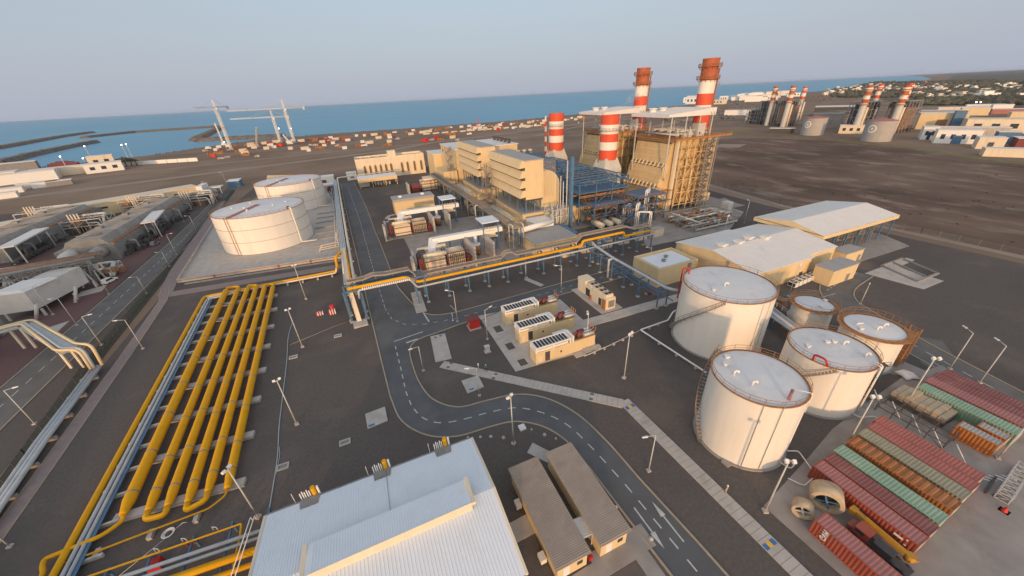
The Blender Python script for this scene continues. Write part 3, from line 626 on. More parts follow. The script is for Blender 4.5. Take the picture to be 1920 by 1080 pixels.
b.m = 2; b.box(mx0, my0-.03, mz-1.5, mx1, my0+.0, mz+.06); b.box(mx0-.5, my0, mz-.75, mx0, my1, mz-.25); b.box(mx1, my0, mz-.55, mx1+.5, my1, mz-.05)
b.build('ridge_vent', ['cream', 'roof_blue_white', 'cream_pale'], r)
b = MB(); b.tube([(-5.2, Y1, ZE+.1), (-5.2, my1, ZR-.15)], .03, 5); b.build('cable', 'steel_grey', r)
for k, x in enumerate((-14.9, -5.7, 3.0)):
    b = MB(); q = 1.25
    b.poly([(x-q, Y1+.28, ZE+.05), (x+q, Y1+.28, ZE+.05), (x+q*.8, Y1-1.15, ZE+.26), (x-q*.9, Y1-1.15, ZE+.26)][::-1])
    b.poly([(x-q, Y1+.28, ZE+.0), (x+q, Y1+.28, ZE+.0), (x+q*.8, Y1-1.15, ZE+.2), (x-q*.9, Y1-1.15, ZE+.2)])
    b.build('saddle_plate', 'steel_grey', r)
    v = T('pipe_risers', 'white and yellow vent pipes rising past the near roof edge, '+('by its left end', 'at its middle', 'at its right end')[k], 'pipes', x, Y1+.6, 0, 'vent pipe bundles along the roof edge')
    b = MB()
    for i, dx in enumerate((-1.1, -.8, -.55, -.25, 0)): b.tube([(x+dx, Y1+.55, 0), (x+dx, Y1+.55, 9.0+(i % 2)*.25)], .075, 7)
    b.tube([(x+1.05, Y1+.55, 0), (x+1.05, Y1+.55, 9.3)], .14, 8); b.build('white_pipe', 'white', v)
    b = MB(); b.tube([(x+.5, Y1+.6, 0), (x+.5, Y1+.6, 9.35)], .3, 10); b.build('yellow_pipe', 'yellow', v)
    b = MB(); b.tube([(x-1.9, Y1+.5, 0), (x-1.9, Y1+.5, 9.6)], .035, 5); b.build('lightning_rod', 'white', v)

# two long huts with brown corrugated roofs
def hut(x0, x1, y0, y1, z, label, over=.35):
    t = T('long_hut', label, 'hut', (x0+x1)/2, (y0+y1)/2, 0)
    b = MB(); b.box(x0+over, y0+over, 0.1, x1-over, y1-over, z-.05)
    b.m = 0; wl = b.build('wall', 'cream', t)
    b = MB(); b.poly([(x0, y0, z+.12), (x1, y0, z+.12), (x1, y1, z+.12), (x0, y1, z+.12)]); b.box(x0, y0, z-.05, x1, y1, z+.08)
    b.ribs((x0+.001, y0+.1, z+.12), (x0+.001, y1-.1, z+.12), (x1-x0-.002, 0, 0), int((y1-y0)/.27), .13, .055)
    b.build('roof', 'roof_brown', t)
    b = MB(); b.box(x1-over, y0+2, .2, x1-over+.04, y0+2.9, 2.2); b.box(x0+1.2, y0+over-.04, .2, x0+2.1, y0+over, 2.2); build_each(b, 'door', 'white', t)
    b = MB(); b.box(x1-1.8, y0+over-.05, 1.3, x1-1.0, y0+over, 2.0); b.build('window', 'glass_dark', t)
    return t
h1 = hut(11.6, 16.6, 19.2, 34.2, 3.3, 'left one of the two long huts with brown corrugated roofs, shelter on its side')
b = MB()
b.poly([(16.6, 21.2, 2.7), (18.3, 21.2, 2.45), (18.3, 23.9, 2.45), (16.6, 23.9, 2.7)]); b.ribs((16.6, 21.25, 2.7), (16.6, 23.85, 2.7), (1.7, 0, -.25), 9, .14, .05)
for y in (21.3, 23.8): b.beam((18.2, y, 0), (18.2, y, 2.45), .08)
b.build('porch_roof', 'roof_white', h1)
b = MB()
for y in (21.8, 29.5): b.box(10.9, y, .3, 11.7, y+1.1, 1.2)
b.build('air_conditioner', 'white', h1)
hut(18.0, 22.8, 19.2, 34.2, 3.3, 'right one of the two long huts with brown corrugated roofs, next to the curved road')
b = MB(); b.cyl((16.9, 19.8, .1), (16.9, 19.8, 1.3), .18); b.box(16.7, 19.4, .9, 17.1, 19.7, 1.5); solo('fire_box', b, 'red', 'small red fire cabinet at the corner of the left hut', 'fire cabinet')

# warehouses on the right
def gable_hall(t, x0, x1, y0, y1, ze, zr, over=.35, wall='cream', roof='roof_white', yr=None):
    yr = yr or (y0+y1)/2
    b = MB(); b.box(x0, y0, 0, x1, y1, ze-.02)
    k = (zr-ze)
    for x in (x0, x1-.2): b.hexa([(x, y0, ze-.02), (x+.2, y0, ze-.02), (x+.2, y1, ze-.02), (x, y1, ze-.02), (x, yr-.1, zr-.06), (x+.2, yr-.1, zr-.06), (x+.2, yr+.1, zr-.06), (x, yr+.1, zr-.06)])
    w_ = b.build('wall', wall, t)
    b = MB(); o = over
    for ys, s in ((y0-o, 1), (y1+o, -1)):
        q = [(x0-o, ys, ze-.05), (x1+o, ys, ze-.05), (x1+o, yr, zr), (x0-o, yr, zr)]; q2 = [(x, y, z+.16) for x, y, z in q]
        if s < 0: q, q2 = q[::-1], q2[::-1]
        b.hexa(q+q2)
        b.ribs((x0-o+.3, ys, ze+.11), (x1+o-.3, ys, ze+.11), (0, yr-ys, zr-ze+.05), int((x1-x0)/1.0), .12, .04)
    return w_, b.build('roof', roof, t)
t = T('warehouse', 'cream warehouse with white gable roof and four ridge ventilators behind the big tank', 'warehouse', 109, 71, 0)
w_, rf = gable_hall(t, 97, 122, 57.5, 86.2, 6.5, 8.6)
for x, y in ((102, 73), (108.5, 72.3), (114.5, 73.4), (119, 71)):
    b = MB(); b.box(x-.9, y-.9, 7.9, x+.9, y+.9, 9.2); b.box(x-1.2, y-1.2, 9.2, x+1.2, y+1.2, 9.6); b.build('ridge_ventilator', 'roof_white', rf)
b = MB(); b.tube([(97-.1, 66, .3), (97-.1, 66, 6.8)], .25, 8); b.box(96.6, 65.7, 6.6, 97, 66.3, 7.2); b.build('downpipe', 'steel_grey', t)
b = MB(); b.box(118, 57.42, 1.2, 119.6, 57.5, 2.3); b.build('louvre', 'steel_dark', t)
t = T('warehouse', 'cream warehouse with plain white gable roof beside the open sided shed', 'warehouse', 130, 71, 0)
w_, rf = gable_hall(t, 122.4, 137.4, 59.5, 85.8, 6.2, 8.3, over=.3)
b = MB(); b.box(129.5, 59.4, .8, 131.5, 59.5, 1.6); b.build('louvre', 'steel_dark', t)
t = T('open_shed', 'open sided shed with white gable roof on blue columns at the plant corner', 'shed', 160, 76, 0)
b = MB(); x0, x1, y0, y1, yr, ze, zr = 138, 182.5, 64, 88.5, 75, 8.0, 10.2
for ys, s in ((y0, 1), (y1, -1)):
    q = [(x0, ys, ze), (x1, ys, ze), (x1, yr, zr), (x0, yr, zr)]; q2 = [(x, y, z+.15) for x, y, z in q]
    if s < 0: q, q2 = q[::-1], q2[::-1]
    b.hexa(q+q2); b.ribs((x0+.3, ys, ze+.15), (x1-.3, ys, ze+.15), (0, yr-ys, zr-ze), 44, .12, .04)
rf = b.build('roof', 'roof_white', t)
b = MB(); b.box(x0, y0-.06, ze-1.1, x1, y0, ze+.22); b.box(x0, y1, ze-1.1, x1, y1+.06, ze+.22)
for x in (x0-.06, x1): b.hexa([(x, y0, ze-1.1), (x+.06, y0, ze-1.1), (x+.06, y1, ze-1.1), (x, y1, ze-1.1), (x, y0, ze+.2), (x+.06, y0, ze+.2), (x+.06, y1, ze+.2), (x, y1, ze+.2)]); b.poly([(x, y0, ze), (x, y1, ze), (x, yr, zr+.12)]); b.poly([(x+.06, y0, ze), (x+.06, yr, zr+.12), (x+.06, y1, ze)])
b.build('fascia', 'cream', rf)
for i in range(7):
    for y in (y0+.6, y1-.6):
        b = MB(); x = x0+1+i*(x1-x0-2)/6; b.beam((x, y, 0), (x, y, ze), .4); b.build('column', 'steel_blue', t)
b = MB()
for i in range(5): x = 146+i*7; b.box(x, 70, 0, x+3.2, 76, 3.6+(i % 2)); b.tube([(x+1, 68, 0), (x+1, 68, 5.5), (x+1, 73, 5.5)], .3, 8)
b.frame3(148, 65.5, 172, 70, [3.5, 7], 4, 1, .2)
solo('pump_set', b, 'steel_grey', 'grey machinery and pipework standing under the open shed', 'machinery')
t = T('switchgear_building', 'cream flat roofed switchgear building with a parapet beside the pipe bridge', 'building', 84.5, 79, 0)
b = MB(); x0, x1, y0, y1, z = 77, 92.6, 73, 84.2, 6.3
b.box(x0, y0, 0, x1, y1, z-.7)
for q in ((x0, y0, x1, y0+.35), (x0, y1-.35, x1, y1), (x0, y0+.35, x0+.35, y1-.35), (x1-.35, y0+.35, x1, y1-.35)): b.box(q[0], q[1], z-.7, q[2], q[3], z)
b.build('wall', 'cream', t)
b = MB(); b.box(x0+1.6, y0+1.4, z-.7, x1-1.2, y1-1.4, z-.45); b.build('roof', 'roof_blue_white', t)
for x, y in ((83, 77.5), (85.8, 79.5)): b = MB(); b.cyl((x, y, z-.45), (x, y, z+.15), .55, .55, 14); b.box(x-.6, y-.6, z+.12, x+.6, y+.6, z+.25); b.build('roof_fan', 'steel_grey', t)
b = MB(); b.box(88.6, 72.6, 0, 89.6, 73, 5.8); b.build('cable_riser', 'steel_grey', t)
def plain_block(x0, y0, x1, y1, z, label, wall='cream', roof='roof_grey', cat='building', name='service_building', door=None):
    t = T(name, label, cat, (x0+x1)/2, (y0+y1)/2, 0)
    b = MB(); b.box(x0, y0, 0, x1, y1, z); b.build('wall', wall, t)
    b = MB(); b.box(x0-.15, y0-.15, z, x1+.15, y1+.15, z+.22); b.build('roof', roof, t)
    if door:
        b = MB()
        for d in door: b.box(*d)
        b.build('door', 'steel_grey', t)
    return t
plain_block(120.5, 50.3, 132.5, 55.3, 5, 'small cream box building standing alone in front of the warehouses', door=[(128, 50.2, .2, 129.6, 50.3, 2.4)])
plain_block(140, 57, 149.5, 61.5, 3.8, 'low cream store between the small box building and the open shed', door=[(147, 56.9, .2, 148.5, 57, 2.2)])
for k in range(6):
    x = 111.8+k*2.15; y = 55.0+k*.16
    t = T('condenser_unit', 'white condenser unit, first from the left in the row by the warehouse wall', 'condenser', x, y, 0, 'row of condenser units at the warehouse') if k == 0 else None
    if k == 0:
        b = MB(); b.box(x-.75, y-1.1, .3, x+.75, y+1.1, 1.7); b.build('casing', 'white', t); b = MB(); b.box(x-.78, y-1.0, .5, x-.75, y+1.0, 1.5); b.cyl((x, y-.5, 1.7), (x, y-.5, 1.75), .45, .45, 14); b.cyl((x, y+.55, 1.7), (x, y+.55, 1.75), .45, .45, 14); b.build('fan_grille', 'black', t)
        b = MB(); b.box(x-.75, y-1.1, 0, x+.75, y+1.1, .3); b.build('base_frame', 'steel_dark', t); cond = t
    else: dup(cond, (x, y, 0), label='white condenser unit, %s from the left in the row by the warehouse wall' % ('second', 'third', 'fourth', 'fifth', 'last')[k-1])
b = MB()
for q in ((144.6, 40.2, 156.4, 40.8), (148.8, 50.6, 161, 51.2)): b.box(q[0], q[1], 0, q[2], q[3], .5)
for (x0, y0), (x1, y1) in (((144.9, 40.5), (149.1, 51)), ((150.5, 40.6), (155, 51)), ((156.1, 40.6), (160.8, 51))): b.beam((x0, y0, .25), (x1, y1, .25), .4, .5)
t = T('water_basin', 'open concrete basin with two bays beside the pale courtyard paving', 'basin', 153, 46, 0); b.build('wall', 'concrete', t)
b = MB(); b.poly([(146.3, 42, .12), (150.6, 42, .12), (153.6, 49.5, .12), (149.4, 49.5, .12)]); b.build('basin_floor', 'concrete_light', t)

# cream building in the transformer yard
t = T('relay_building', 'cream windowless building with a curved roof edge between the road and the transformers', 'building', 26, 204, 0)
b = MB(); b.box(16, 198.5, 0, 37, 209, 7.2); b.build('wall', 'cream', t)
b = MB(); b.extr([(-5.7, 0), (-5.7, .5), (-5.0, 1.0), (5.0, 1.0), (5.7, .5), (5.7, 0)], (15.6, 203.75, 7.2), (37.4, 203.75, 7.2)); b.build('roof', 'roof_grey', t)
for x in (20, 32): b = MB(); b.box(x-.8, 203, 8.2, x+.8, 204.6, 9.0); b.build('roof_vent', 'white', t)
# office with arched windows
t = T('office_building', 'long cream office block with tall arched windows at the far end of the main road', 'building', 29, 325, 0)
b = MB(); b.box(3, 317, 0, 56, 334, 14.0)
for q in ((3, 317, 56, 317.4), (3, 333.6, 56, 334), (3, 317.4, 3.4, 333.6), (55.6, 317.4, 56, 333.6)): b.box(q[0], q[1], 14, q[2], q[3], 15.6)
b.box(28, 317.2, 14, 34, 323, 19.5); b.box(2.8, 316.8, 13.5, 56.2, 317, 13.9)
b.build('wall', 'cream_pale', t)
b = MB(); b.box(3.4, 317.4, 14.0, 27.8, 333.6, 14.12); b.box(34.2, 317.4, 14, 55.6, 333.6, 14.12); b.build('roof', 'roof_grey', t)
b = MB()
for i in range(6): b.box(5+i*3.4, 320+(i % 2)*4, 14.1, 7.4+i*3.4, 323+(i % 2)*4, 15.4)
b.build('rooftop_unit', 'steel_grey', t)
for x in (9, 13, 17, 21, 25, 29, 37.5, 42, 47.5, 53):
    b = MB(); pts = [(-1.0, 2.5), (1.0, 2.5), (1.0, 8.5)]+[(math.cos(R_(a)), 8.5+2.0*math.sin(R_(a))) for a in range(30, 180, 30)]+[(-1.0, 8.5)]
    o = len(b.v); n = len(pts); b.v += [(x+p, 316.98, z) for p, z in pts]+[(x+p*1.25, 316.9, 2.3+(z-2.5)*1.04) for p, z in pts]
    b.face([o+i for i in range(n)]); f = b.build('window', 'glass_bronze', t)
    c = MB()
    for i in range(n):
        a_, d_ = pts[i], pts[(i+1) % n]; c.beam((x+a_[0], 316.85, a_[1]), (x+d_[0], 316.85, d_[1]), .3, .3)
    c.build('frame', 'cream', f)
t = T('canopy', 'white flat canopy on posts in front of the office with parked machinery below', 'canopy', 15, 290, 0)
b = MB(); b.box(1.5, 283, 6.0, 28.5, 296, 6.6); b.build('roof', 'roof_blue_white', t)
b = MB(); b.box(1.5, 282.8, 4.0, 28.5, 283, 6.6); b.build('fascia', 'cream', t)
for x in (2, 11, 20, 28):
    for y in (283.6, 295): b = MB(); b.beam((x, y, 0), (x, y, 6), .35); b.build('post', 'cream', t)
b = MB()
for i in range(6): b.cyl((13+i*2, 287, 0), (13+i*2, 287, 3.0-.4*(i % 3)), .7, .7, 10)
b.box(2.5, 288, 0, 9, 293, 2.6); solo('gas_bottle_rack', b, 'galv', 'pale cylinders and boxes stored under the office canopy', 'stores')
plain_block(-5.5, 322, 2, 331, 5.2, 'small white annex with one dark window left of the office block', 'white', 'roof_white', door=[(-3, 321.9, 1.5, -.5, 322, 3.6)])
plain_block(66, 310, 88, 318, 4, 'low white roofed carport behind the office block', 'steel_dark', 'roof_white', name='carport', cat='carport')
t = T('tank_canopy', 'white flat roof shelter with dark red equipment behind the left tanks', 'shelter', -8, 292, 0)
b = MB(); b.box(-22, 283, 4.6, -12.4, 291, 5.4); b.build('roof', 'roof_white', t)
b = MB()
for x in (-21.5, -13):
    for y in (283.5, 290.5): b.beam((x, y, 0), (x, y, 4.6), .3)
b.build('post', 'steel_grey', t); b = MB(); b.box(-19, 284, .3, -15, 289, 3); solo('fire_pump', b, 'dark_red', 'dark red pump set standing under the shelter behind the left tanks', 'pump')
# ================================================================== POWER BLOCK
def filter_house(y0, y1, label):
    x0, x1, z0, z1 = 63.5, 73.6, 14.0, 30.2
    t = T('intake_filter_house', label, 'filter house', (x0+x1)/2, (y0+y1)/2, 0, 'air intake filter houses')
    b = MB(); b.box(x0+1.6, y0, z0, x1, y1, z1-.3)
    for k in range(15): x = x0+2.2+k*.95; b.box(x, y0-.05, z0+.1, x+.12, y0, z1-.4)
    b.build('wall', 'cream', t)
    b = MB(); b.box(x0+1.2, y0-.25, z1-.3, x1+.25, y1+.25, z1)
    b.build('roof', 'roof_grey', t)
    n = 4; h = (z1-z0)/n
    for k in range(n):
        b = MB(); zt = z1-k*h; zb = zt-h
        b.hexa([(x0-1.15, y0, zb+.95), (x0+1.6, y0, zb+1.25), (x0+1.6, y1, zb+1.25), (x0-1.15, y1, zb+.95), (x0+.25, y0, zt-.02), (x0+1.6, y0, zt-.02), (x0+1.6, y1, zt-.02), (x0+.25, y1, zt-.02)])
        b.build('weather_hood', 'cream', t)
        b = MB(); b.box(x0+.15, y0+.2, zb+.05, x0+1.6, y1-.2, zb+1.2); b.build('hood_shadow_gap', 'steel_dark', t)  # dark panel colours in the shadow line in the gap under each hood
    b = MB(); b.box(x0+1.3, y0+.3, z0-.8, x1-.3, y1-.3, z0); b.build('floor_frame', 'steel_dark', t)
    b = MB()
    for x in (x0+2, (x0+x1)/2+1, x1-1):
        for i in range(5): y = y0+1+i*(y1-y0-2)/4; b.beam((x, y, 6), (x, y, z0-.7), .5)
        b.beam((x, y0+1, 8), (x, y0+1+(y1-y0-2)/4, 13), .3)
    b.build('support_frame', 'steel_blue', t)
    # transition duct bending down to the turbine
    b = MB(); ya, yb = y0+4, y1-4
    prof = [(x1, z1-7), (x1, 8.5), (x1+10.2, 8.5)]+[(x1+10.2-7+7*math.cos(R_(a)), 17.5+7*math.sin(R_(a))) for a in range(0, 91, 10)]
    o = len(b.v); k = len(prof); b.v += [(x, ya, z) for x, z in prof]+[(x, yb, z) for x, z in prof]
    b.face([o+i for i in range(k)]); b.face([o+k+i for i in range(k)][::-1])
    for i in range(k): b.face((o+i, o+k+i, o+k+(i+1) % k, o+(i+1) % k))
    b.build('intake_duct', 'cream', t)
    return t
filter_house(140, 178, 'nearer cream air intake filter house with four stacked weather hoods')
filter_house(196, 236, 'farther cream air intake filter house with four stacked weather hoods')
b = MB(); t = T('intake_badge', 'round badge', 'sign', 0, 0, 0); bpy.data.objects.remove(t)
# turbine enclosures below
def turbine_hall(y0, y1, label):
    t = T('turbine_enclosure', label, 'turbine hall', 75, (y0+y1)/2, 0)
    b = MB(); b.box(63, y0, 0, 90, y1, 8.0); b.box(58.5, y0+2, 0, 63, y1-4, 5.0)
    b.build('wall', 'cream', t)
    b = MB(); b.box(62.7, y0-.3, 8, 90.3, y1+.3, 8.35); b.build('roof', 'roof_grey', t)
    b = MB(); b.tube([(59.2, y0+4, 5.0), (59.2, y1-6, 5.0)], 2.0, 14); b.build('generator_casing', 'cream_pale', t)
    b = MB(); b.box(92, y0+3, 0, 104, y1-6, 6); b.box(94, y0+1, 0, 99, y0+4, 4.5); b.box(105, y0+4, 0, 114, y1-8, 7.5); b.build('turbine_housing', 'cream', t)
    b = MB(); b.box(73.9, y0-.06, 0, 74.1, y0, 8); b.build('wall_joint', 'steel_grey', t)
    return t
turbine_hall(139.5, 172, 'cream turbine enclosure under the nearer filter house'); turbine_hall(196, 230, 'cream turbine enclosure under the farther filter house')
# turbine building behind
t = T('steam_turbine_hall', 'big cream steam turbine hall with round roof fans behind the filter houses', 'turbine hall', 86, 262, 0)
b = MB(); b.box(64, 244, 0, 108, 286, 24); b.box(58, 288, 0, 84, 312, 17); b.build('wall', 'cream', t)
b = MB(); b.box(63.5, 243.5, 24, 108.5, 286.5, 24.6); b.box(57.6, 287.6, 17, 84.4, 312.4, 17.5); b.build('roof', 'roof_white', t)
for k in range(5): b = MB(); y = 277-k*7.0; b.cyl((104, y, 24.6), (104, y, 26.8), 1.1, 1.1, 14); b.cyl((104, y, 26.8), (104, y, 27.4), 1.6, 1.2, 14); b.build('roof_fan', 'steel_dark', t)
b = MB()
for a, (dx, dz) in zip(range(0, 360, 20), [(1.6*math.cos(R_(a)), 1.0*math.sin(R_(a))) for a in range(0, 360, 20)]):
    a2 = R_(a+20); b.beam((63.9, 280+dx, 20.5+dz), (63.9, 280+1.6*math.cos(a2), 20.5+1.0*math.sin(a2)), .2)
b.box(63.85, 279, 20.3, 63.95, 281, 20.7); b.build('emblem', 'steel_blue', t)
t = T('vent_bank', 'row of three pale vent cylinders on the roof beside the far stack', 'vents', 112, 236, 0)
b = MB(); b.box(103, 232, 0, 118, 240, 14); b.build('base_frame', 'steel_blue', t)
for k in range(3): b = MB(); b.cyl((105+k*4.5, 236, 14), (105+k*4.5, 236, 20), 1.0, 1.0, 12); b.cyl((105+k*4.5, 236, 20), (105+k*4.5, 236, 21), 1.4, 1.4, 12); b.build('vent_cylinder', 'cream_pale', t)
# spidery stair towers in front of the hoods
def stair_tower(x, y, z, label, ma='steel_grey'):
    t = T('stair_tower', label, 'stair tower', x, y, 0)
    b = MB(); w_ = 3.0; l_ = 6.0
    for dx in (0, w_):
        for dy in (0, l_): b.beam((x+dx, y+dy, 0), (x+dx, y+dy, z), .22)
    b.build('post', ma, t)
    b, c = MB(), MB(); n = int(z/2.6)
    for k in range(n):
        z0, z1 = k*2.6, (k+1)*2.6; s = k % 2
        ya, yb = (y+1, y+l_-1) if not s else (y+l_-1, y+1); xx = x+.75 if not s else x+2.2
        for o in (-.6, .6): b.beam((xx+o, ya, z0), (xx+o, yb, z1), .12, .28); c.beam((xx+o, ya, z0+1.1), (xx+o, yb, z1+1.1), .07); c.beam((xx+o, (ya+yb)/2, (z0+z1)/2), (xx+o, (ya+yb)/2, (z0+z1)/2+1.1), .07)
        for j in range(8): f = (j+.5)/8; b.obox(xx, ya+(yb-ya)*f, z0+(z1-z0)*f, 1.2, .3, .06)
        b.box(x, yb-.7 if yb > ya else yb-.6, z1-.1, x+w_, yb+.6 if yb > ya else yb+.7, z1); c.rail([(x, yb+(.6 if yb > ya else -.6), z1), (x+w_, yb+(.6 if yb > ya else -.6), z1)], 1.1, 2, .07)
        for dx in (0, w_): b.beam((x+dx, y, z1), (x+dx, y+l_, z1), .14)
        b.beam((x, y, z0), (x, y+l_, z1), .1)
    b.build('flight', ma, t); c.build('handrail', 'rust_steel', t)
stair_tower(58.2, 171, 25, 'grey open stair tower against the hoods of the nearer filter house')
stair_tower(57.6, 240, 26, 'grey open stair tower at the far end of the farther filter house')
# bypass stacks
def bypass(x, y, label):
    t = T('bypass_stack', label, 'chimney', x, y, 0)
    b = MB(); b.box(x-5, y-5, 0, x+5, y+5, 19.0); q = 4.3
    b.hexa([(x-5, y-5, 19), (x+5, y-5, 19), (x+5, y+5, 19), (x-5, y+5, 19), (x-q*.8, y-q*.8, 24), (x+q*.8, y-q*.8, 24), (x+q*.8, y+q*.8, 24), (x-q*.8, y+q*.8, 24)])
    for k in range(6):
        for z in (2, 5, 8, 11, 14, 17):
            b.box(x-5.12, y-5, z, x-5, y+5, z+.25); b.box(x-5, y-5.12, z, x+5, y-5, z+.25)
        u = -5+k*2; b.box(x-5.15, y+u-.12, 0, x-5, y+u+.12, 19); b.box(x+u-.12, y-5.15, 0, x+u+.12, y-5, 19)
        s = u*.68; b.beam((x-5.05, y+u, 19), (x-q*.8-.05, y+s, 24), .2); b.beam((x+u, y-5.05, 19), (x+s, y-q*.8-.05, 24), .2)
    b.build('stack_base', 'galv', t)
    b = MB(); R0 = 4.4; zs = [23.2, 27.8, 31.5, 35.2, 37.2, 39.3, 43.2] ; ms = [0, 1, 0, 1, 1, 0]
    prof = [(R0, z) for z in zs]; b.lathe(prof, x, y, 40, mats=ms); b.m = 0; b.lathe([(R0, 43.2), (R0-.25, 43.2), (R0-.25, 41)], x, y, 40, smooth=False); b.lathe([(R0+.06, 43.0), (R0+.06, 43.3)], x, y, 40, smooth=False)
    b.build('shell', ['stack_red', 'tank_white'], t)
    b = MB(); b.lathe([(R0, 36.6), (R0+1.1, 36.6), (R0+1.1, 36.75), (R0, 36.75)], x, y, 32, smooth=False); b.rail(circ_pts(x, y, R0+1.05, 36.7, 20), 1.1, 9, .1, closed=True); b.build('gallery', 'steel_grey', t)
    b = MB(); b.lathe([(R0-.3, 42.2), (0.05, 42.3)], x, y, 32); b.build('flue', 'black', t)
    b = MB(); xx = x+R0*.2; b.tube([(x-R0-.3, y+1, 22), (x-R0-.3, y+1, 37)], .18, 6); b.build('ladder', 'steel_grey', t)
bypass(119.5, 158, 'nearer short red and white banded bypass stack in front of the boilers')
bypass(116.5, 205, 'farther short red and white banded bypass stack behind the blue steelwork')
# heat recovery boilers
def hrsg(y0, y1, label, det=True):
    x0, x1 = 131, 160; yc = (y0+y1)/2
    t = T('recovery_boiler', label, 'boiler', (x0+x1)/2, yc, 0)
    b = MB(); b.box(x0+7, y0, 3.2, x1, y1, 32.5)
    # stepped inlet duct: bellies out as it goes down
    ya, yb = y0+1.5, y1-1.5
    pr = [(x0+7, 31.5), (x0+5.2, 31.0), (x0+3.6, 21.6), (x0+2.0, 20.8), (x0+.2, 12.2), (x0-1.2, 11.0), (x0-1.2, 3.5), (x0+7, 3.5)]
    o = len(b.v); k = len(pr); b.v += [(x, ya, z) for x, z in pr]+[(x, yb, z) for x, z in pr]
    b.face([o+i for i in range(k)][::-1]); b.face([o+k+i for i in range(k)])
    for i in range(k): b.face((o+i, o+(i+1) % k, o+k+(i+1) % k, o+k+i))
    b.build('casing', 'boiler_cream', t)
    b = MB()
    for (xa, za), (xb, zb) in zip(pr[:6], pr[1:7]):
        L = math.hypot(xb-xa, zb-za); n = 3 if L > 5 else 1
        for j in range(n+1):
            f = j/n; b.beam((xa+(xb-xa)*f-.1, ya, za+(zb-za)*f), (xa+(xb-xa)*f-.1, yb, za+(zb-za)*f), .22, .22)
    for (xa, za, zb) in ((x0+3.0, 22.6, 20.6), (x0-.4, 13.6, 11.2)):
        for j in range(9): y = ya+.9+j*(yb-ya-1.8)/8; b.beam((xa, y, za), (xa-1.3, y, zb), .32, .5)
    b.build('duct_stiffener', 'cream_pale', t)
    b = MB(); b.box(x0+6.2, y0-1.0, 3, x0+7.6, y0+.3, 33); b.box(x0+6.4, y0-1.3, 3, x0+6.8, y0-1.0, 33); b.build('corner_column', 'cream_pale', t)
    # framing and galleries on the visible flank
    b, c = MB(), MB()
    for k in range(6):
        x = x0+8.5+k*3.9; b.beam((x, y0-.35, 3), (x, y0-.35, 32), .42, .42)
        b.beam((x, y0-1.9, 3), (x, y0-1.9, 32 if k > 3 else 14), .3)
    for z in (6, 10.5, 15, 19.5, 24, 28.5):
        b.beam((x0+7.5, y0-.35, z), (x1, y0-.35, z), .35, .5)
        c.box(x0+8 if z > 12 else x0-3, y0-2.0, z, x1, y0-.45, z+.14); c.rail([(x0+8, y0-2, z+.1), (x1, y0-2, z+.1)], 1.1, 2.4, .09)
    for k in range(5):
        x = x0+8.5+k*3.9
        for z in (8, 14, 20): b.beam((x, y0-.4, z), (x+3.9, y0-.4, z+6), .2)
    b.build('flank_frame', 'boiler_cream', t); c.build('gallery_rail', 'rust_steel', t)
    b = MB()
    for k in range(26):
        x = x0+8+random.random()*19; z = 3+random.random()*26; L = random.uniform(1.5, 5)
        b.tube([(x, y0-1.0, z), (x, y0-1.0, z+L)] if random.random() < .5 else [(x, y0-.9, z), (min(x1, x+L), y0-.9, z)], random.uniform(.07, .16), 6)
    b.build('flank_piping', 'rust_steel', t)
    b = MB()
    for x in (x0+9, x0+18, x0+27, x1-1):
        for y in (y0+1, yc, y1-1): b.beam((x, y, 0), (x, y, 3.4), .9)
    b.build('leg_frame', 'steel_grey', t)
    b = MB()
    for k in range(6):
        x = x0+7.6+k*4.2; b.beam((x, y0-2.2, 0), (x, y0-2.2, 33), .36)
        if k < 5:
            for q, z in enumerate((3, 9, 15, 21, 27)):
                b.beam((x, y0-2.2, z), (x+4.2, y0-2.2, z), .28)
                if (q+k) % 2: b.beam((x, y0-2.2, z), (x+4.2, y0-2.2, z+6), .2)
                else: b.beam((x+4.2, y0-2.2, z), (x, y0-2.2, z+6), .2)
    b.build('outer_frame', 'boiler_cream', t)
    b = MB()
    for k, (dx, zz) in enumerate(((9, 14), (13, 24), (17.5, 19), (20.5, 28))): b.tube(arc([(x0+dx, y0-1.2, 2), (x0+dx, y0-1.2, zz), (x0+dx+1.5, y0-.2, zz)], .6), .35, 8)
    build_each(b, 'steam_pipe', 'cream_pale', t)
    # top deck
    b = MB(); b.box(x0+3.5, y0-2.6, 32.5, x1+9, y1+2, 33.0); b.build('top_deck', 'rust_steel', t)
    c = MB(); c.rail([(x1+9, y0-2.6, 33), (x0+3.5, y0-2.6, 33), (x0+3.5, y1+2, 33)], 1.2, 2.2, .1); c.box(x0+3.4, y0-2.7, 32.7, x1+9, y0-2.6, 33.35); c.build('deck_rail', 'rust_steel', t)
    b = MB()
    for k in range(5): x = x0+9+k*4.3; b.tube([(x, y0+2, 34.3), (x, y1-2, 34.3)], .5, 8); b.tube([(x, y0+3+(k*5) % 9, 33), (x, y0+3+(k*5) % 9, 37.2)], .3, 6)
    for k in range(4): b.tube([(x0+9, y0+4+k*5, 35.6), (x1-1, y0+4+k*5, 35.6)], .55, 8)
    for k in range(9): b.obox(x0+9+random.random()*18, y0+2+random.random()*20, 33, 1.8, 1.5, random.uniform(1.5, 3.2))
    b.build('steam_drum', 'galv', t)
    b = MB(); b.box(x1-9, y0+2, 33, x1-4, y0+6, 38.5); b.build('roof_cabinet', 'galv', t)
    b = MB()
    for x in (x0+.5, x0+9, x0+17, x0+24.5):
        for y in (y0-1.2, y0+21): b.beam((x, y, 33 if x > x0+2 else 17), (x, y, 42.4), .4)
    b.beam((x0+.5, y0-1.2, 17), (x0+3, y0+.5, 15), .4); build_each(b, 'roof_post', 'galv', t)
    b = MB(); xa, xb, ya, yb = 129, 156.5, y0-1.8, y0+22
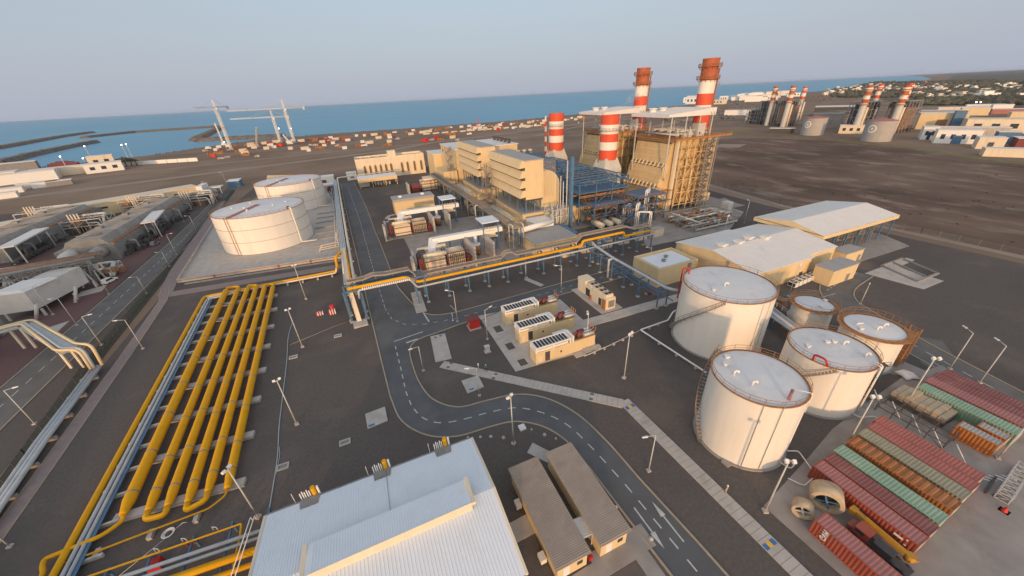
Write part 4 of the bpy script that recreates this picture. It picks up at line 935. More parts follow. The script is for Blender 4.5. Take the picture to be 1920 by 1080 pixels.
    b.hexa([(xa, ya, 42.4), (xb, ya, 42.0), (xb, yb, 42.0), (xa, yb, 42.4), (xa, ya, 43.4), (xb, ya, 45.0), (xb, yb, 45.0), (xa, yb, 43.4)])
    b.box(xa-.15, ya-.1, 42.2, xa, yb+.1, 43.5); b.ribs((xa+1, ya, 43.4+.06), (xb-1, ya, 44.95), (0, yb-ya, 0), 30, .15, .06)
    rf = b.build('roof', 'roof_white', t)
    for x in (x0+6, x0+12): b = MB(); b.cyl((x-1, yc+3, 43.3), (x-1, yc+3, 45.0), 1.6, 1.6, 18); b.cyl((x-1, yc+3, 45.0), (x-1, yc+3, 45.5), 2.0, 2.0, 18); b.build('roof_vent', 'roof_white', rf)
    b = MB()
    for x in (xb-.8, xb-2.6): b.tube([(x, ya-.15, 42.4), (x-1.2, ya-.15, 44.6)], .3, 8)
    b.build('roof_pipe', 'white', rf)
    # shady back side mass and access tower
    b = MB(); b.box(x1-.5, y0+2, 4, x1+3.2, y1-2, 30); b.build('outlet_duct', 'boiler_cream', t)
    b = MB(); xt = x1-9.5
    for k in range(12):
        z = 2.6*(k+1); b.box(xt, y0-5.4, z, xt+6.5, y0-2.1, z+.12); b.rail([(xt, y0-5.4, z), (xt+6.5, y0-5.4, z)], 1.1, 2, .08); s = k % 2
        b.beam((xt+.8 if s else xt+5.7, y0-4.6, z-2.6), (xt+5.7 if s else xt+.8, y0-4.6, z), .9, .25)
    for x in (xt, xt+6.5):
        for y in (y0-5.4, y0-2.1): b.beam((x, y, 0), (x, y, 33), .3)
    b.build('stair_tower', 'steel_grey', t)
    return t
hrsg(132, 158, 'nearer heat recovery boiler, golden flank and white canopy roof, beside the field')
hrsg(178, 204, 'farther heat recovery boiler with white canopy roof, half hidden by a bypass stack')
def stack(x, y, z, label, group=None):
    t = T('exhaust_stack', label, 'chimney', x, y, 0)
    R0 = 3.65; b = MB(); k = z/65.0
    zs = [0, 30, 38, 43.0, 48.2, 54.4, 65.0]; zs = [q*k for q in (0, 33, 42, 45.5, 50.5, 56.0, 65.0)]
    b.lathe([(R0, q) for q in zs], x, y, 44, mats=[2, 0, 1, 0, 1, 3]); b.m = 3; b.lathe([(R0+.05, z), (R0-.3, z), (R0-.3, z-3)], x, y, 44, smooth=False); b.lathe([(R0+.12, z-.5), (R0+.12, z+.05)], x, y, 44, smooth=False)
    b.build('shell', ['stack_red', 'tank_white', 'cream_pale', 'stack_rusty'], t)
    b = MB(); b.lathe([(R0-.3, z-1.5), (.05, z-1.4)], x, y, 32); b.build('flue', 'black', t)
    for q in (56.6*k, 61.6*k):
        b = MB(); b.lathe([(R0, q), (R0+1.5, q), (R0+1.5, q+.2), (R0, q+.2)], x, y, 36, smooth=False); b.rail(circ_pts(x, y, R0+1.45, q+.2, 24), 1.2, 9, .12, closed=True)
        for a in range(0, 360, 30): b.beam(pol(x, y, R0, a, q-1.2), pol(x, y, R0+1.4, a, q), .15)
        b.build('gallery', 'rust_steel', t)
    b = MB(); b.tube([(x+R0+.3, y-2, 2), (x+R0+.3, y-2, 61*k)], .35, 6)
    for q in range(6, 60, 6): b.box(x+R0-.2, y-3, q*k, x+R0+1.2, y-1.2, q*k+.15); b.rail([(x+R0+1.2, y-3, q*k), (x+R0+1.2, y-1.2, q*k)], 1.1, 2, .1)
    b.build('ladder', 'rust_steel', t)
    b = MB(); b.cyl((x, y, 0), (x, y, 1.5), R0+.8, R0+.6, 32); b.build('stack_footing', 'concrete', t)
    b = MB(); b.tube([(x-3, y-3, 3), (x-3, y-3, 32*k)], .5, 8); b.tube([(x-1.2, y-4.0, 3), (x-1.2, y-4.0, 32*k)], .4, 8); b.build('riser_pipe', 'cream_pale', t)
stack(165.6, 146, 64.8, 'tall red and white exhaust stack with rusty top galleries, nearest the open field')
stack(166.0, 192, 64.2, 'tall red and white exhaust stack rising behind the far boiler roof')
sm = bpy.data.materials.new('steam'); sm.use_nodes = True; n_ = sm.node_tree.nodes; n_.clear(); o_ = n_.new('ShaderNodeOutputMaterial'); v_ = n_.new('ShaderNodeVolumePrincipled'); v_.inputs['Color'].default_value = (.95, .95, .96, 1)
tn = n_.new('ShaderNodeTexNoise'); tn.inputs['Scale'].default_value = .35; tn.inputs['Detail'].default_value = 4; mr_ = n_.new('ShaderNodeMapRange')
for i_, q_ in ((1, .45), (2, .75), (3, 0), (4, .3)): mr_.inputs[i_].default_value = q_
tcs = n_.new('ShaderNodeTexCoord'); sm.node_tree.links.new(tcs.outputs['Object'], tn.inputs['Vector']); sm.node_tree.links.new(tn.outputs[0], mr_.inputs[0]); sm.node_tree.links.new(mr_.outputs[0], v_.inputs['Density']); sm.node_tree.links.new(v_.outputs[0], o_.inputs['Volume']); M['steam'] = sm
b = MB(); b.tube([(150, 187, 45), (151.2, 186.5, 47.5), (154, 186, 49.2), (158, 185, 50), (160.5, 184, 50.2)], [.4, 1.3, 2.2, 2.0, .5], 12)
tag(b.build('steam', 'steam'), kind='stuff')
# lattice mast striped red and white
t = T('lattice_mast', 'thin red and white lattice mast left of the far bypass stack', 'mast', 176, 330, 0)
b = MB()
for k in range(8):
    b.m = k % 2; b.truss((176, 330, k*4.4), (176, 330, (k+1)*4.4), 1.5-.1*k, 1.5-.1*k, 3, .35)
b.build('lattice', ['stack_red', 'white'], t)
# ------------------------------------------------ blue steelwork between turbines and boilers
def steel(name, label, x0, y0, x1, y1, levels, nx, ny, ma='steel_blue', t_=.35, cat='steel frame', decks=(), pipes=0, pm='brown_pipes', rails=(), girders=0):
    t = T(name, label, cat, (x0+x1)/2, (y0+y1)/2, 0)
    b = MB(); b.frame3(x0, y0, x1, y1, levels, nx, ny, t_); b.build('frame', ma, t)
    if girders:
        b = MB(); zt = levels[-1]
        for k in range(girders): y = y0+(y1-y0)*k/(girders-1); b.truss((x0, y, zt-.7), (x1, y, zt-.7), .5, 1.3, 8, .16)
        for k in range(5): x = x0+(x1-x0)*k/4; b.beam((x, y0, zt-1.5), (x, y1, zt-1.5), .3, .5)
        b.build('roof_girder', ma, t)
    if decks:
        b = MB()
        for z in decks:
            b.box(x0-.5, y0-.5, z, x1+.5, y1+.5, z+.15)
        b.build('grating_deck', ma, t)
    if rails:
        b = MB()
        for z in rails: b.rail([(x0-.5, y0-.5, z), (x1+.5, y0-.5, z), (x1+.5, y1+.5, z), (x0-.5, y1+.5, z)], 1.1, 2.2, .1, closed=True)
        b.build('railing', 'rust_steel', t)
    if pipes:
        b = MB()
        for k in range(pipes):
            z = random.choice(levels)-random.uniform(.4, 2.5); z = max(.8, z); r = random.uniform(.15, .45)
            if random.random() < .6: y = random.uniform(y0, y1); b.tube(arc([(x0+random.random()*2, y, z), (x1-random.random()*2, y, z), (x1-1, y, max(.5, z-3))], .6, 3), r, 7)
            else: x = random.uniform(x0, x1); b.tube(arc([(x, y0, z), (x, y1, z), (x, y1, max(.5, z-4))], .6, 3), r, 7)
        b.build('pipework', pm, t)
    return t
steel('overhead_bridge', 'high blue steel bridge of open girders spanning between filter houses and bypass stacks', 88, 134, 114, 160, [9, 14.5, 19.5], 3, 3, decks=(9.2, 14.7), pipes=14, girders=7)
steel('overhead_bridge', 'blue girder deck carried far back between the two turbine trains', 86, 162, 112, 236, [12, 20], 2, 6, decks=(19.0,), pipes=6, girders=14)
steel('process_structure', 'blue and rusty pipe structure at the foot of the nearer boiler', 112, 124, 128, 136, [4, 8, 11.5], 3, 2, decks=(11.6,), pipes=16, rails=(11.7,))
steel('process_structure', 'rusty walkway structure with orange handrails below the blue bridge', 92, 128, 110, 137, [5, 9.5], 3, 1, decks=(9.6,), pipes=14, rails=(9.7,))
steel('process_structure', 'tangle of brown valves and grey pipes beside the end of the pipe rack', 124, 103, 150, 119, [2.2, 4.2], 4, 2, ma='steel_grey', t_=.2, pipes=22, pm='galv')
b = MB()
for k in range(30): b.obox(random.uniform(125, 149), random.uniform(104, 118), .1, random.uniform(.6, 2), random.uniform(.6, 2), random.uniform(.8, 4.4))
for k in range(16): x, y = random.uniform(125, 146), random.uniform(104, 117); b.tube(arc([(x, y, .3), (x, y, 3), (x+3, y+random.uniform(-1, 2), 3), (x+3, y, .3)], .5, 3), .22, 6)
t = T('valve_group', 'brown valves and vessels crowded inside the grey frame at the rack end', 'valves', 137, 111, 0); build_each(b, 'valve', 'brown_pipes', t)
steel('process_structure', 'low grey skid with pipes next to the valve tangle near the plant road', 104, 118, 110, 124, [5, 9.5], 1, 1, ma='steel_blue', pipes=8)
steel('girder_platform', 'low blue steel platform in front of the turbine enclosure', 64, 117, 76, 128, [3.4, 4.6], 4, 3, decks=(4.7,))
t = T('vent_mast', 'blue steel column with tall thin vent pipes beside the turbine enclosure', 'mast', 80.5, 130, 0)
b = MB(); b.box(80, 128.2, 0, 81.2, 129.4, 31.5); b.build('column', 'steel_blue', t)
for dx, dy, z in ((-3.4, 2.5, 24), (-2.9, 1.2, 22), (-1.6, .6, 28.5), (-1.0, 1.4, 30), (-.3, -.5, 24)):
    b = MB(); b.tube([(80.5+dx, 129+dy, 3), (80.5+dx, 129+dy, z)], .22, 7); b.build('vent_pipe', 'galv', t)
b = MB(); b.frame3(72, 129, 79.5, 136, [4, 8, 11], 2, 1, .2)
for k in range(9): b.tube([(72.5+k*.8, 131, 1), (72.5+k*.8, 131+(k % 3), 9+(k*7 % 4))], .28, 7)
solo('valve_rack', b, 'galv', 'pale rack of vertical pipes between turbine enclosure and blue column', 'pipes')
t = T('lube_oil_building', 'flat grey roofed low building with a white duct on top beside the cable bridge end', 'building', 62, 119, 0)
b = MB(); b.box(56, 113, 0, 74, 128, 4.6); b.build('wall', 'cream', t); b = MB(); b.box(55.7, 112.7, 4.6, 74.3, 128.3, 4.9); b.build('roof', 'roof_grey', t)
b = MB(); b.tube([(55, 125, 6.6), (72, 129, 6.6)], 1.1, 12); b.box(63, 128, 5, 72, 136, 7.4); b.build('duct', 'white', t)
# plain cabins by the boiler
_c1, _c2 = at(1243, 397), at(1318, 377)
for x0, y0, x1, y1, z, w_ in ((_c1[0], _c1[1], _c1[0]+4, _c1[1]+4, 4.2, 'with a small window in front of the boiler legs'), (_c2[0], _c2[1], _c2[0]+4, _c2[1]+4, 3.6, 'on the paving by the boiler stair tower')):
    plain_block(x0, y0, x1, y1, z, 'small cream cabin '+w_, roof='cream_pale', name='equipment_cabin', cat='cabin')
b = MB(); b.box(153, 113, .5, 160, 118, 1.0); b.box(157, 114, 1, 160, 117.5, 5.2); b.box(149, 115, 1, 152, 118, 3); solo('air_cooler', b, 'galv', 'pale tilted cooler unit at the edge of the valve tangle', 'cooler')

# white expansion loops and risers at the end of the main rack
for k, (px, py, z, dx, w_) in enumerate(((1166, 425, 9, 5.5, 'leftmost'), (1188, 432, 11, 3.5, 'middle'), (1214, 437, 9, -4.0, 'right hand, in front'), (1204, 415, 14, 4.0, 'tallest, behind'))):
    x, y = at(px, py); t = T('pipe_loop', 'white pipe loop standing up beside the rack end, '+w_, 'pipe', x, y, 0, 'white pipe loops at the rack end')
    for q in (0, .9): tpipe(t, [(x+q, y, .2), (x+q, y, z), (x+q+dx, y+3, z), (x+q+dx, y+3, 2)], .24, 'white', 'pipe', .8, 8)
for k in range(6):
    x0 = 64+k*8.5; t = T('cabinet_row', 'cream equipment cabinet behind the main rack, %s from the left' % ('first', 'second', 'third', 'fourth', 'fifth', 'last')[k], 'cabinet', x0, 108, 0, 'cabinets behind the main rack')
    b = MB(); b.box(x0, 106.5, 0, x0+5, 109.5, 2.2+.5*(k % 3)); b.build('housing', 'cream_pale', t)
    b = MB(); b.box(x0-.1, 106.4, 2.2+.5*(k % 3), x0+5.1, 109.6, 2.35+.5*(k % 3)); b.build('lid', 'roof_grey', t)
for k in range(5):
    x0 = 94+k*4.6; t = T('process_vessel', 'cream horizontal vessel under the blue steel bridge, %s from the left' % ('first', 'second', 'third', 'fourth', 'last')[k], 'vessel', x0, 128, 0, 'vessels under the blue bridge')
    b = MB(); b.tube([(x0, 123.5, 2), (x0, 124.1, 2), (x0, 131, 2), (x0, 131.6, 2)], [.3, 1.3, 1.3, .3], 14); b.build('shell', 'cream_pale', t)
    b = MB(); b.box(x0-1, 125, 0, x0+1, 125.4, 1.4); b.box(x0-1, 129.6, 0, x0+1, 130, 1.4); build_each(b, 'saddle', 'concrete', t)
# ================================================================== PIPE RACKS
t = T('pipe_rack', 'pipe rack on blue legs crossing the main road, yellow pipe and brown tray', 'pipe rack', 40, 100, 0)
XS = [18.8+6.55*k for k in range(13)]
def leg(parent, x, y, z, ma='steel_blue', foot=True, w_=.3):
    b = MB(); b.m = 0; b.beam((x, y, .3), (x, y, z), w_)
    b.m = 1; b.box(x-.45, y-.45, 0, x+.45, y+.45, .35); return b.build('leg', [ma, 'concrete_light'], parent)
for k, x in enumerate(XS):
    for y in (98.3, 102.4): leg(t, x, y, 5.6 if y < 100 else 7.6)
    b = MB(); b.beam((x, 98.0, 5.4), (x, 102.7, 5.4), .3); b.beam((x, 99.4, 7.5), (x, 102.7, 7.5), .3); b.beam((x, 99.6, 5.4), (x, 99.6, 7.5), .25); b.beam((x, 98.3, 3), (x, 102.4, 5.4), .16); b.build('cross_beam', 'steel_blue', t)
for x in (-9.9, -5.8, 9.4, 12.1):
    for y in (97.6, 101.9): leg(t, x, y, 9.0, w_=.36)
b = MB()
for y in (98.0, 102.2): b.beam((-10, y, 8.6), (12.3, y, 8.6), .3, .5)
for k in range(9): b.beam((-8+k*2.4, 98, 8.6), (-8+k*2.4, 102.2, 8.6), .2)
for y in (99.6, 102.6): b.beam((18, y, 5.5), (97.5, y, 5.5), .2, .35)
b.build('long_beam', 'steel_blue', t)
tpipe(t, [(-8.6, 98.0, 9.5), (7.2, 98.0, 9.5), (9.8, 98.0, 7.2), (66.2, 98.2, 7.2), (66.6, 98.2, 8.9), (84, 98.4, 8.9), (84.4, 98.4, 7.2), (97, 98.6, 7.2)], .42, 'yellow', 'yellow_pipe', 1.2, 12)
tpipe(t, [(-6.2, 97.2, 6.4), (-6.0, 97.2, 8.9), (8.0, 97.2, 8.9), (9.6, 97.2, 5.9), (55, 97.4, 5.9), (66.5, 97.4, 5.9), (97, 97.8, 5.9)], .3, 'pipe_grey', 'white_pipe', .8, 10)
b = MB()
for k in range(24): x = -5+k*.55; b.box(x, 96.8, 8.75, x+.3, 97.7, 9.35)
b.build('pipe_clamp', 'white', t)
b = MB()
prof = [(-.0, 0), (0, .45), (.06, .45), (.06, .08), (2.15, .08), (2.15, .45), (2.22, .45), (2.22, 0)]
TP = [(-8.6, 10.3), (-4.2, 10.3), (-1.6, 10.9), (1.5, 10.4), (8.4, 10.4), (10.2, 8.0), (37.5, 8.0), (39, 9.3), (41, 9.3), (42.5, 8.0), (65.5, 8.0), (67.5, 9.9), (86, 9.9), (90, 8.4), (98, 8.4)]
for (x0, z0), (x1, z1) in zip(TP, TP[1:]):
    o = len(b.v); k = len(prof)
    for x, z in ((x0, z0), (x1, z1)): b.v += [(x, 99.8+q, z+h) for q, h in prof]
    for i in range(k): b.face((o+i, o+(i+1) % k, o+k+(i+1) % k, o+k+i))
b.build('cable_tray', 'tray', t)
b = MB()
for q in (100.2, 100.7, 101.2, 101.7):
    b.tube([(x, q, z+.16) for x, z in TP], .12, 5)
b.build('tray_cables', 'tray', t)
# rack running along the main road up to the office
t = T('pipe_rack', 'tall cable rack beside the main road, coming down to a concrete pad', 'pipe rack', -9, 190, 0)
def xr(y): return -8.3-(y-97)*.0235
for y in (96.4, 100.5): 
    for dx in (-1.8, 2.4): leg(t, -7.9+dx, y, 6.4)
for k in range(13):
    y = 114+k*14.5
    for dx in (-1.5, 1.5): leg(t, xr(y)+dx, y, 5.6, w_=.28)
    b = MB(); b.beam((xr(y)-1.7, y, 5.4), (xr(y)+1.7, y, 5.4), .28); b.build('cross_beam', 'steel_blue', t)
ya, yb = 100, 296
tpipe(t, [(xr(ya)+1.3, 103, 5.2), (xr(ya)+1.3, 106, 6.3), (xr(yb)+1.3, yb, 6.3), (xr(yb)+1.5, yb+1, 7.0), (28, yb+4, 7.0)], .42, 'cream_pale', 'header_pipe', 1.0, 10)
tpipe(t, [(xr(ya)+.3, 106, 6.2), (xr(138)+.3, 138, 6.2), (xr(138)+.3, 139, 6.2)], .3, 'yellow', 'yellow_pipe', .8, 10)
b = MB()
for dx in (-1.4, -.85, -.3, .25):
    b.beam((xr(110)+dx, 110, 5.9), (xr(yb)+dx, yb, 5.9), .42, .3)
b.build('cable_tray', 'pipe_grey', t)
b = MB()
for dx in (-1.2, -.6): b.tube([(xr(118)+dx, 118, 6.3), (xr(136)+dx, 136, 6.3)], .24, 8)
b.build('white_pipe', 'white', t)
b = MB()
A = [(xr(140)-.4, 140, 7.1), (xr(112)-.4, 112, 7.1), (-8.3, 100.5, 7.3), (-7.7, 95.2, .3)]
for p, q in zip(A, A[1:]):
    for e in (-.55, .55): b.beam((p[0]+e, p[1], p[2]), (q[0]+e, q[1], q[2]), .1, .4)
    b.beam(p, q, 1.1, .12)
b.build('cable_ladder', 'cream_pale', t)
slab_pad('rack_pad', [(-9.5, 96.0), (-9.3, 92.6), (-5.6, 92.8), (-5.8, 96.2)], 0.5)
# two thin parallel pipes further left of that rack
t = T('pipe_run', 'pair of thin grey pipes on low posts between the left tanks and the long rack', 'pipes', -12.6, 200, 0)
for dx in (-.5, .5): tpipe(t, [(-12.6+dx, 154, 3.6), (-13.6+dx, 215, 3.6), (-16+dx, 285, 3.6)], .24, 'pipe_grey', 'pipe', .5, 8)
for k in range(10): b = MB(); y = 156+k*13.5; b.beam((-12.6-(y-154)*.022, y, 0), (-12.6-(y-154)*.022, y, 3.5), .2); b.beam((-13.5-(y-154)*.022, y, 3.4), (-11.7-(y-154)*.022, y, 3.4), .2); b.build('post', 'steel_grey', t)
# branch rack towards the big tank
t = T('branch_pipe_rack', 'branch pipe on blue trestles leading from the main rack to the big white tank', 'pipe rack', 70, 78, 0)
tpipe(t, [(70.5, 99.5, 8.2), (70.3, 96, 7.2), (70.0, 86, 6.6), (69.9, 62.6, 6.6), (71.4, 60.3, 6.6)], .4, 'pipe_grey', 'grey_pipe', 1.2, 10)
tpipe(t, [(69.6, 85.4, 6.5), (68.2, 85.4, 6.5), (68.0, 85.2, 6.2), (68.0, 85.2, .4)], .36, 'pipe_grey', 'drop_pipe', 1.3, 10)
for y in (96, 90, 84, 78, 71.3, 63.8):
    for x in (68.5, 71.8): leg(t, x, y, 6.1, w_=.3)
    b = MB(); b.beam((68.2, y, 6.0), (72.1, y, 6.0), .3); b.beam((68.5, y, 3.0), (71.8, y, 3.0), .2); build_each(b, 'cross_beam', 'steel_blue', t)
b = MB()
for x in (68.5, 71.8): b.beam((x, 62, 5.8), (x, 97, 5.8), .18, .3)
b.tube([(69.2, 64, 3.4), (69.2, 95, 3.4)], .12, 6); b.tube([(71.0, 61, 3.3), (71.0, 90, 3.3)], .16, 6); b.build('long_beam', 'steel_blue', t)
b = MB(); b.cyl((71.5, 79.6, 2.9), (71.5, 78.4, 2.9), .5, .5, 10); b.cyl((71, 69.5, 1.2), (71, 69.5, 2.4), .6, .6, 10); b.cyl((71.4, 66.8, 1.2), (71.4, 66.8, 2.1), .45, .45, 10); b.box(72.3, 59.2, 2.4, 76, 60, 3.4); build_each(b, 'valve', 'dark_red', t)
# pipes among the tanks
t = T('tank_yard_pipes', 'white pipe on short supports turning a corner on the gravel left of the big tank', 'pipes', 57, 56, 0)
tpipe(t, [(58.6, 38.6, .7), (57.1, 57.0, .7), (66.2, 57.2, .7), (67.6, 57.4, 2.6), (69.0, 57.8, 2.6)], .2, 'white', 'pipe', .4, 8)
tpipe(t, [(57.1, 57.0, .6), (47, 55.4, .6), (39.0, 54.6, .6)], .11, 'pipe_grey', 'thin_pipe', .4, 7)
for x, y in ((58.4, 41), (58.0, 46), (57.6, 51), (60, 57.1), (63, 57.1), (54, 56.5), (51, 56.1), (48, 55.7), (45, 55.3), (42, 55.0)): b = MB(); b.box(x-.25, y-.25, 0, x+.25, y+.25, .5); b.build('support', 'concrete_light', t)
t = T('tank_feed_rack', 'low rack of grey pipes on blue stands passing between the four right hand tanks', 'pipe rack', 86, 38, 0)
for k in range(5): tpipe(t, [(92.5-k*.9+1.5, 54, 2.7), (88.8-k*.8+1, 44, 2.7), (84.5-k*.5, 30, 2.7)], .22 if k % 2 else .3, 'pipe_grey' if k != 2 else 'white', 'pipe', .5, 8)
for x, y in ((91.4, 52), (87.6, 43.5), (85.0, 36), (82.8, 29.5)): b = MB(); b.beam((x-2, y, 2.4), (x+2.2, y-.6, 2.4), .3); b.beam((x-1.6, y, 0), (x-1.6, y, 2.4), .4); b.beam((x+1.8, y-.5, 0), (x+1.8, y-.5, 2.4), .4); b.build('stand', 'steel_blue', t)
b = MB(); b.rail([(94.3, 54, 3.1), (90.5, 43.5, 3.1), (86.8, 32, 3.1)], 1.1, 2, .08); b.build('railing', 'galv', t)
t = T('walk_bridge', 'small grey footbridge on a blue stand between the two near tanks and the low tank', 'platform', 84, 23, 0)
b = MB(); b.beam((79.5, 26.2, 4.0), (87.5, 22.6, 4.0), 1.1, .15); b.rail([(79.2, 25.7, 4), (87.2, 22.1, 4)], 1.1, 2, .07); b.build('deck', 'steel_dark', t)
b = MB(); b.beam((86.5, 22.5, 0), (86.5, 22.5, 4), .35); b.beam((84, 24, 0), (84, 24, 4), .35); b.beam((86.5, 22.5, .5), (84, 24, 3.6), .25); b.build('stand', 'steel_blue', t)
b = MB(); b.lathe([(.05, 0), (1.5, .1), (1.7, .5), (1.2, .9), (.05, 1.1)], 93.8, 20.9, 9)
for i, (x, y, z) in enumerate(b.v): b.v[i] = (x+.4*math.sin(y*3), y+.3*math.sin(x*4), z*(.7+.3*math.sin(x*5+y)))
solo('tarpaulin', b, 'white', 'crumpled white tarpaulin on the ground by the rusty stair tower', 'tarpaulin')
b = MB(); b.box(93, 49, 0, 96, 52, 1.9); b.box(97, 48.5, 0, 99.5, 51.5, 2.2); solo('pump_skid', b, 'brown_pipes', 'brown pump skid tucked behind the biggest tank', 'pump')
b = MB(); b.frame3(88.5, 28.9, 90.5, 30.9, [3, 6], 1, 1, .16); b.tube([(87.6, 31.4, 5.8), (89.5, 30, 8.7), (90.5, 29.6, 8.7)], .2, 6); b.tube([(88, 30.6, 4), (90, 30, 6.2), (91, 29, 6.4)], .16, 6); solo('foam_pipes', b, 'white', 'white branching pipes climbing the left side of the low tank', 'pipes')
# cable bridge beside the turbines
t = T('cable_bridge', 'straight brown cable bridge on steel columns in front of the filter houses', 'cable bridge', 50, 190, 0)
P0, P1 = Vector((49.3, 258, 8.7)), Vector((53.0, 122.5, 8.7)); d = (P1-P0).normalized(); nr = Vector((-d.y, d.x, 0))
b = MB()
b.hexa([tuple(p+nr*s*1.5+Vector((0, 0, z))) for z in (0, .25) for p, s in ((P0, -1), (P1, -1), (P1, 1), (P0, 1))][::1]); b.build('deck', 'tray', t)
b = MB()
for s in (-1, 1): b.beam(P0+nr*s*1.6+Vector((0, 0, .2)), P1+nr*s*1.6+Vector((0, 0, .2)), .15, .9)
b.build('side_girder', 'tray', t)
b = MB()
for s in (-1.0, -.5, 0, .5, 1.0): b.tube([P0+nr*s+Vector((0, 0, .42)), P1+nr*s+Vector((0, 0, .42))], .16, 6)
b.build('cable_bundle', 'tray', t)
b = MB()
b.rail([tuple(P0+nr*1.65+Vector((0, 0, .5))), tuple(P1+nr*1.65+Vector((0, 0, .5)))], 1.0, 1.6, .08); b.build('railing', 'steel_grey', t)
for k in range(13):
    c = P0+(P1-P0)*(k/12)
    b = MB()
    for s in (-1.5, 1.5): q = c+nr*s; b.beam((q.x, q.y, 0), (q.x, q.y, 8.6), .4)
    q, p = c+nr*1.5, c-nr*1.5; b.beam((q.x, q.y, 5), (p.x, p.y, 8.4), .2); b.beam((q.x, q.y, 5), (p.x, p.y, 5), .25); b.build('column', 'steel_grey' if k % 2 else 'steel_blue', t)
for x in (50.9, 55.2):
    tpipe(t, [(x, 126, .3), (x, 126, 9.9), (x+.5, 123.0, 9.9), (x+.5, 123.0, .3)], .28, 'galv', 'pipe_loop', 1.0, 8)
tpipe(t, [(48.2, 160, .3), (48.2, 160, 9.4), (49.6, 160, 9.6)], .3, 'galv', 'pipe_loop', 1.0, 8)
b = MB()
for k in range(30): y = 125+random.random()*125; x = 50.5+random.uniform(2.2, 7); b.obox(x, y, 0, random.uniform(1, 3), random.uniform(1, 4), random.uniform(1, 4.5))
for k in range(16): y = 126+k*7.6; b.tube(arc([(53, y, .6), (53, y, 3+k % 4), (60, y+1, 3+k % 4)], .6), .25, 6)
t = T('equipment_row', 'dark row of cabinets and pipes in the gap between cable bridge and turbine enclosures', 'equipment', 56, 188, 0); build_each(b, 'cabinet', 'steel_grey', t)
